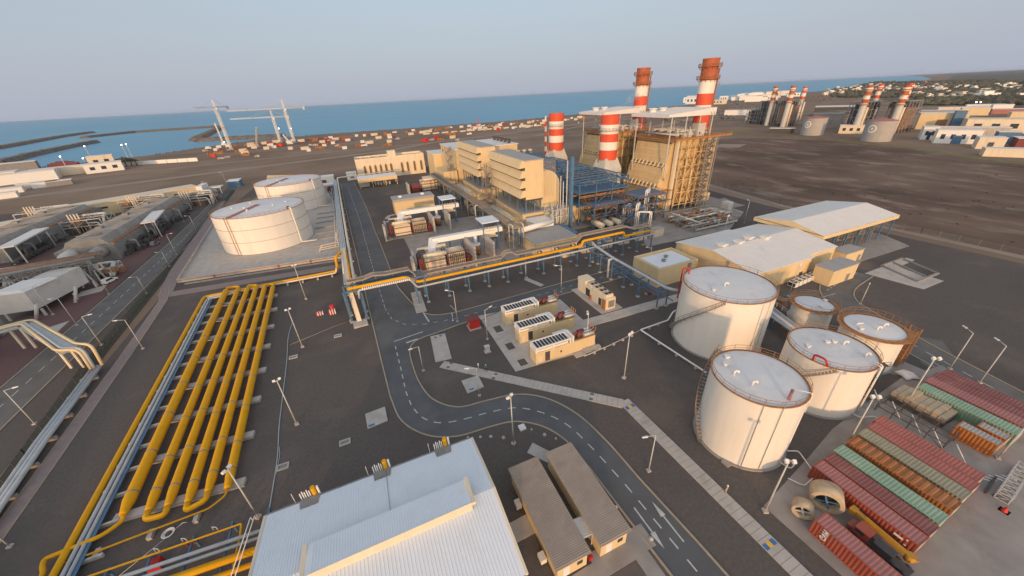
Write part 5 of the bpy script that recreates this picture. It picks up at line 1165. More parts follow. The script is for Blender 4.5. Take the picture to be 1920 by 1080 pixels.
# ================================================================== TRANSFORMER BAYS
def transformer_bay(y0, label, x0=14.0, roof=True):
    """y0 = line of the white bus duct"""
    t = T('transformer', 'cream oil transformer with red fire pipes and white bus duct, '+label, 'transformer', x0+8, y0-5, 0, 'transformer bays beside the main road')
    b = MB(); b.box(x0+2.5, y0-10.5, .8, x0+9.5, y0-4.5, 5.2); b.box(x0+3.2, y0-9.6, 5.2, x0+8.8, y0-5.2, 5.7)
    b.box(x0+1.2, y0-4.0, 6.0, x0+11.5, y0-2.6, 7.0)
    for k in range(3): b.cyl((x0+4+k*2, y0-8, 5.7), (x0+4+k*2, y0-8, 7.0), .35, .2, 10)
    b.build('main_body', 'cream_pale', t)
    for (xa, xb, ya, yb) in ((x0+11, x0+16.5, y0-10.5, y0-5.5),):
        b = MB()
        n = 9
        for k in range(n): x = xa+(xb-xa)*k/(n-1); b.box(x-.12, ya, 1.0, x+.12, yb, 5.6)
        b.box(xa, ya+.6, 5.0, xb, ya+1.0, 5.4); b.build('radiator', 'cream_pale', t)
        b = MB()
        for k in range(4): b.tube([(xa-.2, ya+.6+k*1.3, 5.9), (xb+.2, ya+.6+k*1.3, 5.9)], .3, 8)
        b.build('oil_header', 'cream_pale', t)
    b = MB(); b.tube([(x0+2.0, y0-11.6, 6.9), (x0+9.8, y0-11.6, 6.9)], .75, 12); b.build('conservator', 'cream_pale', t)
    b = MB()
    for z in (2.2, 4.6, 6.4):
        b.tube([(x0+1.4, y0-11.6, z), (x0+18, y0-11.6, z)], .13, 6)
        b.tube([(x0+1.4, y0-11.6, z), (x0+1.4, y0-2, z)], .13, 6)
    for x in (x0+1.4, x0+10.2, x0+17.8):
        for y in (y0-11.6, y0-6.5, y0-2): b.tube([(x, y, 0), (x, y, 6.6)], .13, 6)
    b.tube([(x0+10.2, y0-11.6, 6.4), (x0+10.2, y0-2, 6.4)], .13, 6); build_each(b, 'fire_pipe', 'dark_red', t)
    b = MB(); b.box(x0+17.2, y0-11, .6, x0+18.8, y0-5, 3); b.box(x0+.4, y0-9, .5, x0+1.2, y0-4, 5.6); b.box(x0+10, y0-4.6, .6, x0+15, y0-2.8, 4); build_each(b, 'control_cabinet', 'dark_red', t)
    b = MB(); b.box(x0-1.5, y0-12.5, 0, x0+20, y0-1.5, .45); b.build('plinth', 'concrete', t)
    b = MB(); b.tube([(x0+1.0, y0-5, 5.8), (x0+1.0, y0-9.5, 5.8)], .55, 10); b.build('arrester', 'steel_dark', t)
    b = MB()
    for k in range(3): b.tube([(x0+1.0+.2, y0-4.4-k*2.0, 6.6), (x0+3.5, y0-5-k*2.0, 6.6)], .3, 8)
    b.build('bushing', 'steel_dark', t)
    for (xa, ya, yb, z) in ((x0-2.2, y0-13, y0-8, 6.5), (x0+19.3, y0-13.5, y0-1.2, 7.6), (x0+27.0, y0-12, y0-2.6, 7.4), (x0-1, y0-6.5, y0-1.5, 6)):
        b = MB(); b.box(xa, ya, 0, xa+.7, yb, z); w_ = solo('blast_wall', b, 'concrete_light', 'concrete blast wall '+('by the road end of', 'on the turbine side of', 'between the bus duct drop and the end of', 'at the back of')[[x0-2.2, x0+19.3, x0+27.0, x0-1].index(xa)]+' the '+label, 'wall', 'blast walls of the transformer bays')
    t2 = T('bus_duct', 'thick white bus duct above the '+label, 'bus duct', x0+20, y0, 0)
    b = MB(); b.hexa([(x0+7.5, y0-1.7, 7.2), (x0+35, y0-1.7, 7.2), (x0+35, y0+1.2, 7.2), (x0+7.5, y0+1.2, 7.2), (x0+7.5, y0-1.4, 8.9), (x0+35, y0-1.4, 8.9), (x0+35, y0+.9, 8.9), (x0+7.5, y0+.9, 8.9)])
    b.hexa([(x0+4.8, y0-5.2, 5.6), (x0+7.4, y0-5.2, 5.6), (x0+10.5, y0+1.1, 7.2), (x0+6.6, y0+1.1, 7.2), (x0+4.8, y0-4.8, 6.9), (x0+7.4, y0-4.8, 6.9), (x0+10.5, y0+.8, 8.8), (x0+6.6, y0+.8, 8.8)])
    b.build('duct', 'white', t2)
    b = MB(); b.tube([(x0+23.5, y0-2.2, 7.4), (x0+23.5, y0-2.2, 3.4)], .6, 12); b.cyl((x0+23.5, y0-2.2, 3.6), (x0+23.5, y0-2.2, 4.4), 1.7, 1.7, 16); b.build('drop_duct', 'white', t2)
    b = MB(); b.cyl((x0+23.5, y0-2.8, .6), (x0+23.5, y0-2.8, 3.6), 1.6, 1.3, 14)
    for k in range(3): b.cyl((x0+22.5+k, y0-1.5, .6), (x0+22.5+k, y0-1.5, 3.2), .3, .3, 8)
    b.build('auxiliary_transformer', 'brown_pipes', t2)
    for x in (x0+14, x0+19, x0+28, x0+33): b = MB(); b.beam((x, y0, 0), (x, y0, 7.2), .35); b.build('post', 'steel_blue', t2)
    t3 = T('breaker_shelter', 'small square white roof on blue posts over the breaker of the '+label, 'shelter', x0+30, y0, 0)
    b = MB(); b.box(x0+26.5, y0-2.6, 11.6, x0+33.5, y0+5.4, 11.95); b.build('roof', 'roof_blue_white', t3)
    for dx in (27, 33):
        for dy in (-2.2, 5): b = MB(); b.beam((x0+dx, y0+dy, 0), (x0+dx, y0+dy, 11.6), .32); b.build('post', 'steel_blue', t3)
    b = MB(); b.box(x0+27.2, y0-1.8, 5.4, x0+32.8, y0+1.5, 6.0); b.box(x0+28, y0-1.6, 6, x0+32, y0+1, 8.4)
    for k in range(4): b.cyl((x0+28.4+k*1.2, y0-1.3, 8.4), (x0+28.4+k*1.2, y0-1.3, 9.6), .2, .2, 8)
    b.build('breaker', 'cream_pale', t3)
    b = MB(); b.lathe([(.2, 4.2), (2.6, 5.0), (2.8, 5.5)], x0+30, y0, 14); b.build('breaker_base', 'brown_pipes', t3)
transformer_bay(128.5, 'nearer transformer bay', 13.5); transformer_bay(172.5, 'middle transformer bay', 8.5)
t = T('transformer', 'smaller transformer with dark red pipes near the office canopy', 'transformer', 38, 262, 0)
b = MB(); b.box(40, 248, .5, 50, 258, 6); b.box(42, 249, 6, 48, 257, 8); b.tube([(41, 246.5, 7.4), (49, 246.5, 7.4)], .8, 10); b.build('main_body', 'cream_pale', t)
b = MB()
for z in (2.5, 5, 7): b.tube([(38, 245, z), (53, 245, z)], .16, 6)
for x in (38, 45, 53): b.tube([(x, 245, 0), (x, 245, 7)], .16, 6)
build_each(b, 'fire_pipe', 'dark_red', t)
b = MB(); b.box(33, 247, .3, 38, 256, 4.5); b.build('control_cabinet', 'dark_red', t)
for x0, y0, y1, z, w_ in ((30, 244, 252, 6.5, 'left of'), (53.5, 240, 262, 12, 'tall, right of')):
    b = MB(); b.box(x0, y0, 0, x0+1 if z < 8 else x0+9, y1, z); solo('blast_wall', b, 'concrete_light' if z < 8 else 'cream', 'plain concrete wall '+w_+' the small transformer near the office', 'wall')
b = MB(); b.box(56, 268, 9, 64, 276, 9.4); b.frame3(56.5, 268.5, 63.5, 275.5, [9], 1, 1, .3); b.box(58, 270, 4, 62, 274, 7); solo('breaker_shelter', b, 'roof_blue_white', 'small white roofed shelter beyond the tall wall at the far end of the cable bridge', 'shelter')
# ================================================================== YELLOW PIPE LOOPS
SL = [(104.8, 0), (94.9, 0), (84.3, 0), (73.8, 0), (63.8, 0), (115.5, 0), (126, 0)]
near = [(-43.2, 55.6), (-39.8, 54.6), (-37.3, 54.2), (-34.6, 53.6), (-32.2, 54.3), (-29.5, 53.7)]
far = [(-47.2, 134.0), (-43.7, 133.2), (-40.8, 132.4), (-38.2, 131.4), (-35.6, 130.4), (-33.0, 129.2)]
lp = ['leftmost and thickest, feeding the thin pipe', 'second from the left, joined at its near end to the third', 'third from the left, joined at its near end to the second', 'fourth from the left, joined at its near end to the fifth', 'fifth from the left, joined at its near end to the fourth', 'rightmost, nearest the lamp post row']
ZA = 1.35
for i, ((x0, y0), (x1, y1)) in enumerate(zip(near, far)):
    t = T('storage_pipe', 'thick yellow gas pipe, '+lp[i], 'pipe', x0, y0, 0, 'thick yellow storage pipes')
    r = .82 if i == 0 else .68; d = Vector((x1-x0, y1-y0, 0)).normalized(); a, e = Vector((x0, y0, ZA)), Vector((x1, y1, ZA))
    b = MB(); b.tube([a-d*2.4, a-d*2.0, a-d*.4, a, e, e+d*.4, e+d*1.8], [.42, .5, r*.93, r, r, r*.93, .4], 20); b.build('pipe', 'yellow', t)
    b = MB()
    L = (e-a).length
    for s in [1.2]+[9.5+9.8*k-((i*1.7) % 3) for k in range(8)]:
        if s < L-1: p = a+d*s; b.tube([p-d*.12, p+d*.12], r+.035, 20)
    build_each(b, 'weld_band', 'steel_grey', t)
    def loop(p, q, dd, out): return arc([p, p+dd*out, q+dd*out, q], 1.2, 5)
    if i in (1, 3):
        q = Vector((*near[i+1], ZA)); b = MB(); b.tube(loop(a-d*2.2, q-d*2.2, -d, 1.6), .42, 12); b.build('end_bend', 'yellow', t)
    if i in (0, 2, 4):
        q = Vector((*far[i+1], ZA)); b = MB(); b.tube(loop(e+d*1.6, q+d*1.6, d, 1.4), .42, 12); b.build('end_bend', 'yellow', t)
    if i == 0:
        b = MB(); b.tube(arc([a-d*2.2, a-d*3.2+Vector((.2, 0, -.3)), Vector((-44.6, 51.0, 1.0)), Vector((-50.6, 50.4, 1.0)), Vector((-50.2, 49.2, 1.0)), Vector((-49.6, 48.2, .9)), Vector((-49.8, 44, .8))], .9, 4), .3, 10); b.build('outlet_pipe', 'yellow', t)
    if i == 5:
        b = MB(); b.tube(arc([a-d*2.2, a-d*3.6, (-31.5, 49.2, .8), (-47.6, 48.6, .8)], .7, 4), .14, 8); b.build('outlet_pipe', 'yellow', t)
for k, y in enumerate((125.5, 115.3, 104.8, 94.6, 84.2, 73.8, 63.6, 53.0)):
    xl = -44.9-(y-55)*.04; xr_ = -27.6-(y-55)*.045 if y < 120 else -31.5
    b = MB(); b.beam((xl, y+.9, .3), (xr_, y-.5, .3), 1.5, .55)
    b.build('cap', 'concrete', None) if False else None
    o = solo('concrete_sleeper', b, 'concrete_light', 'concrete sleeper beam under the yellow pipes, '+('at their far end', 'second from their far end', 'third from their far end', 'fourth from their far end', 'fifth from their far end', 'third from their near ends', 'second from their near ends', 'under the bent near ends')[k], 'sleeper', 'concrete sleepers under the yellow pipes')
for k, x in enumerate((-44.6, -38.6, -33.1)):
    b = MB(); b.box(x-.3, 48.0, 0, x+.3, 49.4, .62); solo('pipe_support', b, 'concrete_light', 'small concrete block under the thin yellow pipe, '+('nearest the grey pipe bundle', 'middle of three', 'nearest the lamp post')[k], 'support', 'blocks under the thin yellow pipe')
# side pipes
t = T('yellow_main', 'long yellow gas main running beside the grey pipes and turning right at the far end', 'pipe', -50, 90, 0)
tpipe(t, [(-46.4, 20, 1.0), (-48.0, 46, 1.0), (-53.2, 133.8, 1.0), (-13.0, 134.2, 1.0), (-12.6, 134.2, 6.2), (-10.6, 138, 6.4), (-8.9, 138, 6.4)], .46, 'yellow', 'pipe', 1.3, 14)
tpipe(t, [(-52.2, 133.0, .9), (-13.6, 132.8, .9), (-13.2, 133.4, 2.6)], .3, 'cream_pale', 'cream_pipe', 1.0, 10)
for k in range(18):
    y = 40+k*5.2; x = -47.9-(y-46)*.0592; b = MB(); b.box(x-.95, y-.2, 0, x+.2, y+.2, .62); b.build('support', 'concrete_light', t)
for k in range(8): x = -48+k*4.7; b = MB(); b.box(x-.25, 131.6, 0, x+.25, 134.6, .55); b.build('support', 'concrete_light', t)
t = T('grey_pipe_bundle', 'bundle of grey insulated pipes and blue tray beside the yellow gas main', 'pipes', -48, 90, 0)
for dx, r, ma in ((0, .28, 'pipe_grey'), (.75, .24, 'pipe_grey')): tpipe(t, [(-45.4+dx, 20, 1.0), (-46.9+dx, 46, 1.0), (-51.9+dx, 131.5, 1.0), (-44+dx, 132, 1.0)], r, ma, 'pipe', 1, 12)
b = MB(); b.beam((-44.7, 30, .9), (-50.5, 131, .9), .45, .12); b.build('cable_tray', 'steel_blue', t)
for k in range(17):
    y = 43+k*5.2; x = -46.6-(y-46)*.0585; b = MB(); b.box(x-.6, y-.18, 0, x+3.0, y+.18, .6); b.build('support', 'galv', t)
t = T('road_rack', 'low rack of white and yellow pipes leading under the near white roof', 'pipe rack', -34, 40, 0)
for y, z, r, ma in ((43.2, 2.4, .14, 'yellow'), (41.3, 2.5, .26, 'pipe_grey'), (40.3, 2.5, .22, 'pipe_grey'), (38.6, 2.6, .5, 'yellow'), (37.0, 2.4, .32, 'yellow')):
    tpipe(t, [(-56, y+1.6, z), (-40, y+.6, z), (-18, y-.9, z)] if ma != 'yellow' or r > .2 else [(-52, y+1.0, z), (-26.2, y-.1, z), (-25.6, y-.1, z), (-25.5, y-2, z-.2), (-25.5, y-6, z-.2)], r, ma, 'pipe', .5, 12)
for k in range(7): x = -50+k*4.6; b = MB(); b.beam((x, 44.3, 2.0), (x, 36.6, 2.0), .25); b.beam((x, 44, 0), (x, 44, 2), .25); b.beam((x, 37, 0), (x, 37, 2), .25); b.build('trestle', 'steel_blue', t)
for x in (-24.0, -23.5): tpipe(t, [(x, 42.6, 2.6), (x, 42.6, 3.6), (x-1.2, 34, 3.2)], .07, 'white', 'drain_line', .2, 6)
for x in (-35.5, -32.5, -29): b = MB(); b.tube(arc([(x, 43.7, 2.2), (x, 43.7, 3.2), (x+.6, 43.4, 3.2), (x+.6, 43.4, 2.2)], .2), .06, 6); b.build('vent_loop', 'pipe_grey', t)
b = MB(); b.beam((-47.6, 50.0, .5), (-46.2, 47.6, .5), 1.0, .2); solo('steel_cover', b, 'steel_blue', 'dark blue cover plate where the thin yellow pipes meet the grey bundle', 'cover')
b = MB()
b.tube([(-49.6, 47.4, .9), (-49.4, 43, .9), (-49.0, 36, .9)], .2, 8)
for y in (46.4, 44.6, 42.0): b.cyl((-49.6, y, .3), (-49.6, y, 1.7), .55, .4, 10)
b.tube([(-48.0, 48.4, .8), (-48.8, 43.0, .8), (-49.2, 38, .8)], .1, 6); solo('valve_station', b, 'yellow', 'yellow valves on the gas main branch near the lower left edge', 'valves')
b = MB(); b.box(-36.9, 42.7, 0, -35.5, 43.9, 1.3); solo('hose_box', b, 'red', 'larger red box lying on the gravel beside the low pipe rack', 'box')
b = MB(); b.box(-33.3, 44.6, 0, -32.1, 45.2, .7); solo('hose_box', b, 'dark_red', 'smaller dark red box close to the low pipe rack', 'box')
b = MB()
for k in range(4): b.tube([(-36.4+.0*k+(.5+.09*k)*math.cos(a*.35), 48.0+(.5+.09*k)*math.sin(a*.35), .06+.05*k) for a in range(19)], .05, 5)
b.tube([(-35.9, 48.2, .06), (-35, 49.0, .06), (-34.4, 48.8, .06)], .05, 5); b.tube([(-36.6, 47.4, .05), (-38, 46.2, .05), (-42, 43, .05)], .035, 5); solo('hose_coil', b, 'white', 'white hose coiled on the gravel in front of the yellow pipes', 'hose')
# grey cable line in the gravel
b = MB(); b.tube([(x, y, .1) for x, y in cr_([(-25.4, 104), (-25.6, 96), (-24.8, 84.7), (-24.0, 64.8), (-23.3, 55.4), (-23.2, 44)])], .09, 5)
b.tube([(x, y, .1) for x, y in cr_([(-23.3, 58), (-23.0, 56), (-23.1, 52)])], .06, 5); solo('ground_cable', b, 'pipe_grey', 'grey cable duct running over the gravel right of the yellow pipes', 'cable')
b = MB(); b.tube([(-24.9, 92.5, .06), (-18.3, 95, .06), (-14.5, 96.5, .06), (-10, 97.6, .06)], .06, 5); solo('ground_cable', b, 'kerb', 'thin pale cable from the lamp posts to the tall cable rack', 'cable')
# ================================================================== YARD OBJECTS
def generator(x, y, label):
    t = T('generator_set', label, 'generator', x, y, 0, 'generator containers on the pale pad')
    L, D = 15.6, 2.9; z0 = .2
    b = MB(); b.box(x, y, z0, x+L, y+D, 3.35)
    b.build('enclosure', 'cream', t)
    b = MB(); b.box(x+.5, y-.05, .5, x+1.5, y, 2.2); b.build('control_panel', 'cream_pale', t)
    b = MB(); b.box(x+2.3, y-.06, .5, x+3.5, y, 3.0); b.build('louvre_door', 'steel_dark', t)
    b = MB(); b.box(x+6.2, y-.05, 1.6, x+6.6, y, 2.1); b.build('hatch', 'black', t)
    b = MB(); zt = 4.75; R = x+9.0
    b.box(x-.1, y-.1, zt-.35, R, y+.15, zt); b.box(x-.1, y+D-.15, zt-.35, R, y+D+.1, zt); b.box(x-.1, y+.15, zt-.35, x+.3, y+D-.15, zt); b.box(R-.4, y+.15, zt-.35, R, y+D-.15, zt)
    for xx in (x-.05, x+4.3, R-.35):
        for yy in (y-.05, y+D-.25): b.box(xx, yy, 3.35, xx+.3, yy+.3, zt-.35)
    b.box(x+.1, y+.3, 3.35, R-.6, y+D-.3, 3.9); b.box(R+.3, y-.05, 3.35, R+.75, y+D, 5.0)
    b.build('cooler_frame', 'white', t)
    b = MB(); b.box(x+.3, y+.15, zt-.3, R-.4, y+D-.15, zt-.22); b.build('cooler_bed', 'white', t)
    b = MB()
    for k in range(10): xx = x+.55+k*.81; b.box(xx, y+.3, zt-.22, xx+.48, y+D-.3, zt-.1)
    b.build('cooler_fan', 'black', t)
    b = MB(); b.tube(arc([(x+11.6, y+.9, 3.4), (x+11.6, y+.9, 4.4), (x+13.0, y+1.6, 4.5)], .4), .45, 10); b.tube([(x+12, y+2.2, 4.0), (x+13.6, y+2.2, 4.0)], .5, 10); b.tube(arc([(x+10.6, y+1.4, 3.4), (x+10.6, y+1.4, 4.4), (x+12, y+1.6, 4.4)], .3), .3, 8); b.build('exhaust_pipe', 'dark_red', t)
    b = MB()
    for k in range(3): b.tube([(x+12.7, y+.5+k*.95, 3.95), (x+15.4, y+.5+k*.95, 3.95)], .38, 10)
    b.build('silencer', 'galv', t)
    b = MB(); b.box(x+10.2, y+.1, 3.36, x+12.4, y+D-.1, 3.5); b.build('roof_mat', 'c_darkgreen', t)
    b = MB()
    for k in range(3): b.tube([(x+15.3, y+.6+k*.9, 4.0), (x+16.0, y+.6+k*.9, 4.5), (x+16.0, y+.6+k*.9, 5.2)], .14, 7)
    b.build('tail_pipe', 'brown_pipes', t)
    b = MB(); b.box(x+9.9, y+.05, 3.36, x+L-.02, y+.15, 3.7); b.build('roof_edge', 'brown_pipes', t)
    b = MB(); b.box(x+6.6, y+D+.1, 3.8, x+10.2, y+D+1.8, 3.95); b.build('side_canopy', 'roof_blue_white', t)
generator(28, 57.2, 'cream generator container nearest the camera tower, its long side in full sun')
generator(28, 66.0, 'cream generator container in the middle of the pad')
generator(28, 74.8, 'cream generator container closest to the road and the red box')
b = MB(); b.box(40, 55.9, 0, 44.6, 57.0, .6); b.box(37.4, 55.4, 0, 40, 56.8, .3); solo('concrete_step', b, 'concrete_light', 'concrete steps along the front of the nearest generator container', 'steps')
t = T('switch_cabin', 'cream cabin with stepped roof units standing alone on its own strip of paving', 'cabin', 57.2, 76, 0)
b = MB(); b.box(55.6, 69.4, .16, 58.8, 83.4, 3.5); b.box(55.5, 79.6, 3.5, 58.9, 83.5, 4.5); b.box(55.7, 69.2, .16, 58.7, 69.4, 3.3); b.build('enclosure', 'cream_pale', t)
b = MB()
for k in range(4): b.box(55.9, 70.0+k*2.2, 3.5, 58.4, 71.7+k*2.2, 4.4)
b.build('roof_unit', 'cream_pale', t)
b = MB()
for k in range(4): b.box(56.2, 70.3+k*2.2, 4.4, 57.1, 71.3+k*2.2, 4.5); b.box(57.4, 70.3+k*2.2, 4.4, 58.2, 71.3+k*2.2, 4.5)
b.build('roof_fan', 'black', t)
b = MB(); b.box(55.5, 77, .4, 55.6, 79, 2.8); b.box(55.5, 71.5, .4, 55.6, 72.6, 2.6); b.build('door', 'glass_dark', t)
b = MB(); b.box(55.2, 69.4, .2, 55.6, 70.6, 3.1); b.box(55.2, 76, .2, 55.55, 76.6, 1.5); b.build('fire_panel', 'c_rust', t)
b = MB(); b.box(56.3, 69.1, .8, 58.3, 69.2, 2.9); b.build('louvre', 'steel_grey', t)
t = T('red_box', 'bright red box shaped fire equipment house with round white sign at the road', 'box', 20.2, 78.3, 0)
b = MB(); b.box(18.9, 77.3, .3, 21.5, 79.6, 2.7); b.build('body', 'red', t)
b = MB(); b.box(18.7, 77.1, 2.7, 21.7, 79.8, 2.95); b.build('lid', 'dark_red', t)
b = MB(); b.box(18.6, 77.0, 0, 21.8, 79.9, .3); b.build('plinth', 'concrete_light', t)
b = MB(); b.cyl((18.88, 78.0, 1.7), (18.84, 78.0, 1.7), .32, .32, 16); b.build('sign', 'white', t)
b = MB(); b.tube(arc([(21.5, 79.4, .7), (24.2, 79.8, .7), (24.2, 80.6, .7), (28.5, 81.6, .7)], .3), .09, 6); solo('fire_pipe', b, 'dark_red', 'thin red pipe running from the red box along the road edge', 'pipe')
t = T('meter_cabinet', 'small grey meter cabinet on a concrete plinth in the gravel', 'cabinet', 19.8, 67.0, 0)
b = MB(); b.box(19.3, 66.6, .3, 20.4, 67.3, 1.7); b.hexa([(19.2, 66.5, 1.7), (20.5, 66.5, 1.6), (20.5, 67.4, 1.6), (19.2, 67.4, 1.7), (19.2, 66.5, 1.8), (20.5, 66.5, 1.72), (20.5, 67.4, 1.72), (19.2, 67.4, 1.8)]); b.build('cabinet_body', 'galv', t)
b = MB(); b.box(19.1, 66.3, 0, 20.6, 67.5, .3); b.build('plinth', 'concrete_light', t)
for k, (x, y, h, w_) in enumerate(((-18.2, 105.2, 1.0, 'group of low red and white barriers on the gravel'), (-14.8, 104.0, 1.5, 'taller red and white striped stand with a red drum beside the cable rack'))):
    b = MB()
    for i in range(6):
        b.m = i % 2; b.box(x-.9+i*.32, y-.35, 0, x-.65+i*.32, y-.15, h); b.box(x-.9+i*.32, y+.25, .2, x-.65+i*.32, y+.45, h)
    if k: b.m = 0; b.cyl((x+.2, y+1.2, .6), (x+.2, y+1.2, 2.4), .7, .7, 12)
    solo('barrier', b, ['red', 'white'], w_, 'barrier')
for k, (x, y, w_) in enumerate(((16.0, 84.2, 'small white road sign post at the junction opposite the red box'), (81.5, 84.5, 'small white road sign near the switchgear building'))):
    b = MB(); b.tube([(x, y, 0), (x, y, 2.4)], .05, 6); b.box(x-.05, y-.2, 1.5, x+.05, y+.2, 2.4); b.box(x-.2, y-.2, 0, x+.2, y+.2, .2); solo('road_sign', b, 'white', w_, 'sign')
for k, (x, y, r) in enumerate(((8.2, 45.2, .2), (10.3, 44.3, .25), (12.0, 43.6, .3), (14.0, 42.4, .3), (19.3, 41.8, .2), (20.9, 39.8, .3), (22.3, 38.2, .2), (25.9, 18.5, .3), (24.3, 24, .25))):
    b = MB(); b.lathe([(r*1.2, 0), (r, .2), (r*.4, .38), (.02, .4)], x, y, 7, smooth=False); solo('stone', b, 'concrete_light', 'pale stone lying on the dark gravel inside the road bend', 'stone', 'stones along the road bend')
b = MB(); b.box(17.3, 42.3, 0, 18.5, 43.5, .35); b.box(17.6, 42.6, .35, 18.2, 43.2, .5); solo('manhole_box', b, 'white', 'white square manhole box beside the lamp post in the road bend', 'manhole')
# ================================================================== CONTAINER YARD
def container(x0, y0, label, ma, L=12.19, W=2.44, z=0.12, H=2.59, opentop=False, lettering=None, roofma=None, name='shipping_container', long_y=True):
    t = T(name, label, 'container', x0+W/2, y0+L/2, z, 'shipping containers in the yard')
    x1, y1, zt = x0+W, y0+L, z+H
    b = MB()
    for x in (x0, x1-.12):
        for y in (y0, y1-.12): b.box(x, y, z, x+.12, y+.12, zt)
    for x in (x0, x1-.1): b.box(x, y0+.12, zt-.12, x+.1, y1-.12, zt); b.box(x, y0+.12, z, x+.1, y1-.12, z+.16)
    for y in (y0, y1-.1): b.box(x0+.12, y, zt-.12, x1-.12, y+.1, zt); b.box(x0+.12, y, z, x1-.12, y+.1, z+.16)
    b.build('corner_frame', ma, t)
    def wave(n0, n1, pitch, dep):
        pts = []; k = max(1, int((n1-n0)/pitch)); p = (n1-n0)/k
        for i in range(k): s = n0+i*p; pts += [(s, 0), (s+p*.25, 0), (s+p*.4, dep), (s+p*.75, dep), (s+p*.9, 0)]
        return pts+[(n1, 0)]
    for x, sgn in ((x0+.02, 1), (x1-.02, -1)):
        b = MB(); o = 0
        P = wave(y0+.12, y1-.12, .4, .09*sgn)
        b.v = [(x+d, y, z+.16) for y, d in P]+[(x+d, y, zt-.12) for y, d in P]; n = len(P)
        for i in range(n-1): b.face((i, i+1, n+i+1, n+i))
        b.build('side_wall', ma, t)
    b = MB()
    if opentop:
        P = wave(y0+.1, y1-.1, .9, .14); b.v = [(x0+.1, y, zt-.16+d) for y, d in P]+[(x1-.1, y, zt-.10+d) for y, d in P]
    else:
        P = wave(y0+.1, y1-.1, .42, .035); b.v = [(x0+.1, y, zt-.05+d) for y, d in P]+[(x1-.1, y, zt-.05+d) for y, d in P]
    n = len(P)
    for i in range(n-1): b.face((i, n+i, n+i+1, i+1))
    b.build('roof', roofma or ma, t)
    b = MB(); b.box(x0+.12, y0+.03, z+.16, x1-.12, y0+.07, zt-.12); d_ = b.build('door', ma, t)
    b = MB()
    for xx in (.5, .95, 1.5, 1.95): b.tube([(x0+xx, y0+.0, z+.2), (x0+xx, y0+.0, zt-.15)], .025, 5)
    b.build('locking_bar', 'galv', d_)
    b = MB(); b.box(x0+.12, y1-.07, z+.16, x1-.12, y1-.03, zt-.12); b.build('end_wall', ma, t)
    return t
GL = {'G': [[(1, .8), (.7, 1), (.3, 1), (0, .75), (0, .25), (.3, 0), (.7, 0), (1, .3), (1, .5), (.6, .5)]], 'V': [[(0, 1), (.5, 0), (1, 1)]], 'M': [[(0, 0), (0, 1), (.5, .4), (1, 1), (1, 0)]]}
def letters(t, word, x, y, z, h=.62, w_=.42, gap=.2):
    """white letters one above the other on a side wall that faces -x"""
    b = MB()
    for k, ch in enumerate(word):
        for st in GL[ch]:
            for (a0, b0), (a1, b1) in zip(st, st[1:]):
                zz = z+k*(w_+gap); b.beam((x, y-b0*h, zz+a0*w_), (x, y-b1*h, zz+a1*w_), .08, .1)
    b.build('lettering', 'white', t)
t = container(45.6, -1.7, 'brick red container nearest the walkway with three white letters on its side', 'c_red', roofma='c_pink'); letters(t, 'GVM', 45.55, 9.3, .85)
t = container(53.6, 3.3, 'brick red container beside the yellow crane boom with white marks near its door', 'c_red', roofma='c_pink')
b = MB(); b.box(53.57, 4.6, 1.75, 53.62, 5.5, 2.05); b.box(53.57, 4.2, 2.2, 53.62, 4.4, 2.35); b.box(53.57, 4.1, 1.3, 53.62, 4.35, 1.45); b.build('lettering', 'white', t)
container(56.3, 3.4, 'dull maroon container between the brick red one and the pale green one', 'c_maroon')
container(59.2, 3.6, 'pale green container in the row, with dark scuffs on its roof', 'c_green')
container(62.9, 3.7, 'rusty orange container with a coarse ribbed open looking roof', 'c_rust', opentop=True, roofma='c_rust')
container(66.1, 3.9, 'khaki container between the rusty orange one and the salmon ones', 'c_olive')
container(68.8, 4.0, 'salmon red container touching the khaki one', 'c_salmon')
container(71.35, 4.3, 'brighter salmon red container at the outer side of the row', 'c_salmon')
container(87.4, 5.3, 'long green container with dark green sides in the back group', 'c_green')
container(90.6, 5.6, 'worn pinkish red container between the green one and the road side one', 'c_pink')
container(93.1, 5.7, 'faded red container in the back group with a patched roof', 'c_maroon')
container(95.7, 5.4, 'dark maroon container right beside the road at the back', 'c_maroon')
container(82.0, 5.7, 'short rusty brown container with a grey roof, nearer of two', 'c_orange', L=4.6, W=1.9, roofma='roof_grey')
container(84.6, 5.7, 'short rusty brown container with a grey roof, half behind its twin', 'c_orange', L=3.2, W=1.9, roofma='roof_grey')
t = T('timber_stack', 'stack of brown timber boards on a dark base against the green container', 'timber', 85, 15.5, 0)
b = MB(); b.box(82.7, 11.6, .1, 87.2, 19, 1.1); b.build('base_frame', 'steel_dark', t)
for k in range(8): b = MB(); y = 11.7+k*.92; b.box(82.9+.1*(k % 3), y, 1.1, 87.1-.1*(k % 2), y+.86, 2.0+.12*((k*3) % 4)); b.build('board_bundle', 'wood', t)
t = T('scaffold_rack', 'dark scaffold rack of frames and poles between the two container groups', 'rack', 80, 14, 0)
b = MB(); b.frame3(77.8, 9.5, 81.2, 18.6, [1.2, 2.4], 1, 4, .1)
b.build('frame', 'steel_dark', t)
for k in range(5): b = MB(); b.tube([(77+k*.7, 6.5+k*3, .2), (77.6+k*.7, 8.6+k*3, 2.3)], .08, 6); b.build('pole', 'white', t)
b = MB()
for k in range(6): b.beam((75.8+k*.9, 5.2-.4*k, .14), (76.5+k*.9, 3.9-.4*k, .14), .16, .12)
solo('plank_pile', b, 'white', 'scattered pale planks on the ground by the short brown containers', 'planks')
b = MB(); b.box(76.6, 19.0, 0, 79.0, 21.5, .12)
for k in range(8): b.tube([(75+random.random()*6, 19.5+random.random()*2, .2), (75+random.random()*6, 20+random.random()*2, 1.0+random.random())], .07, 5)
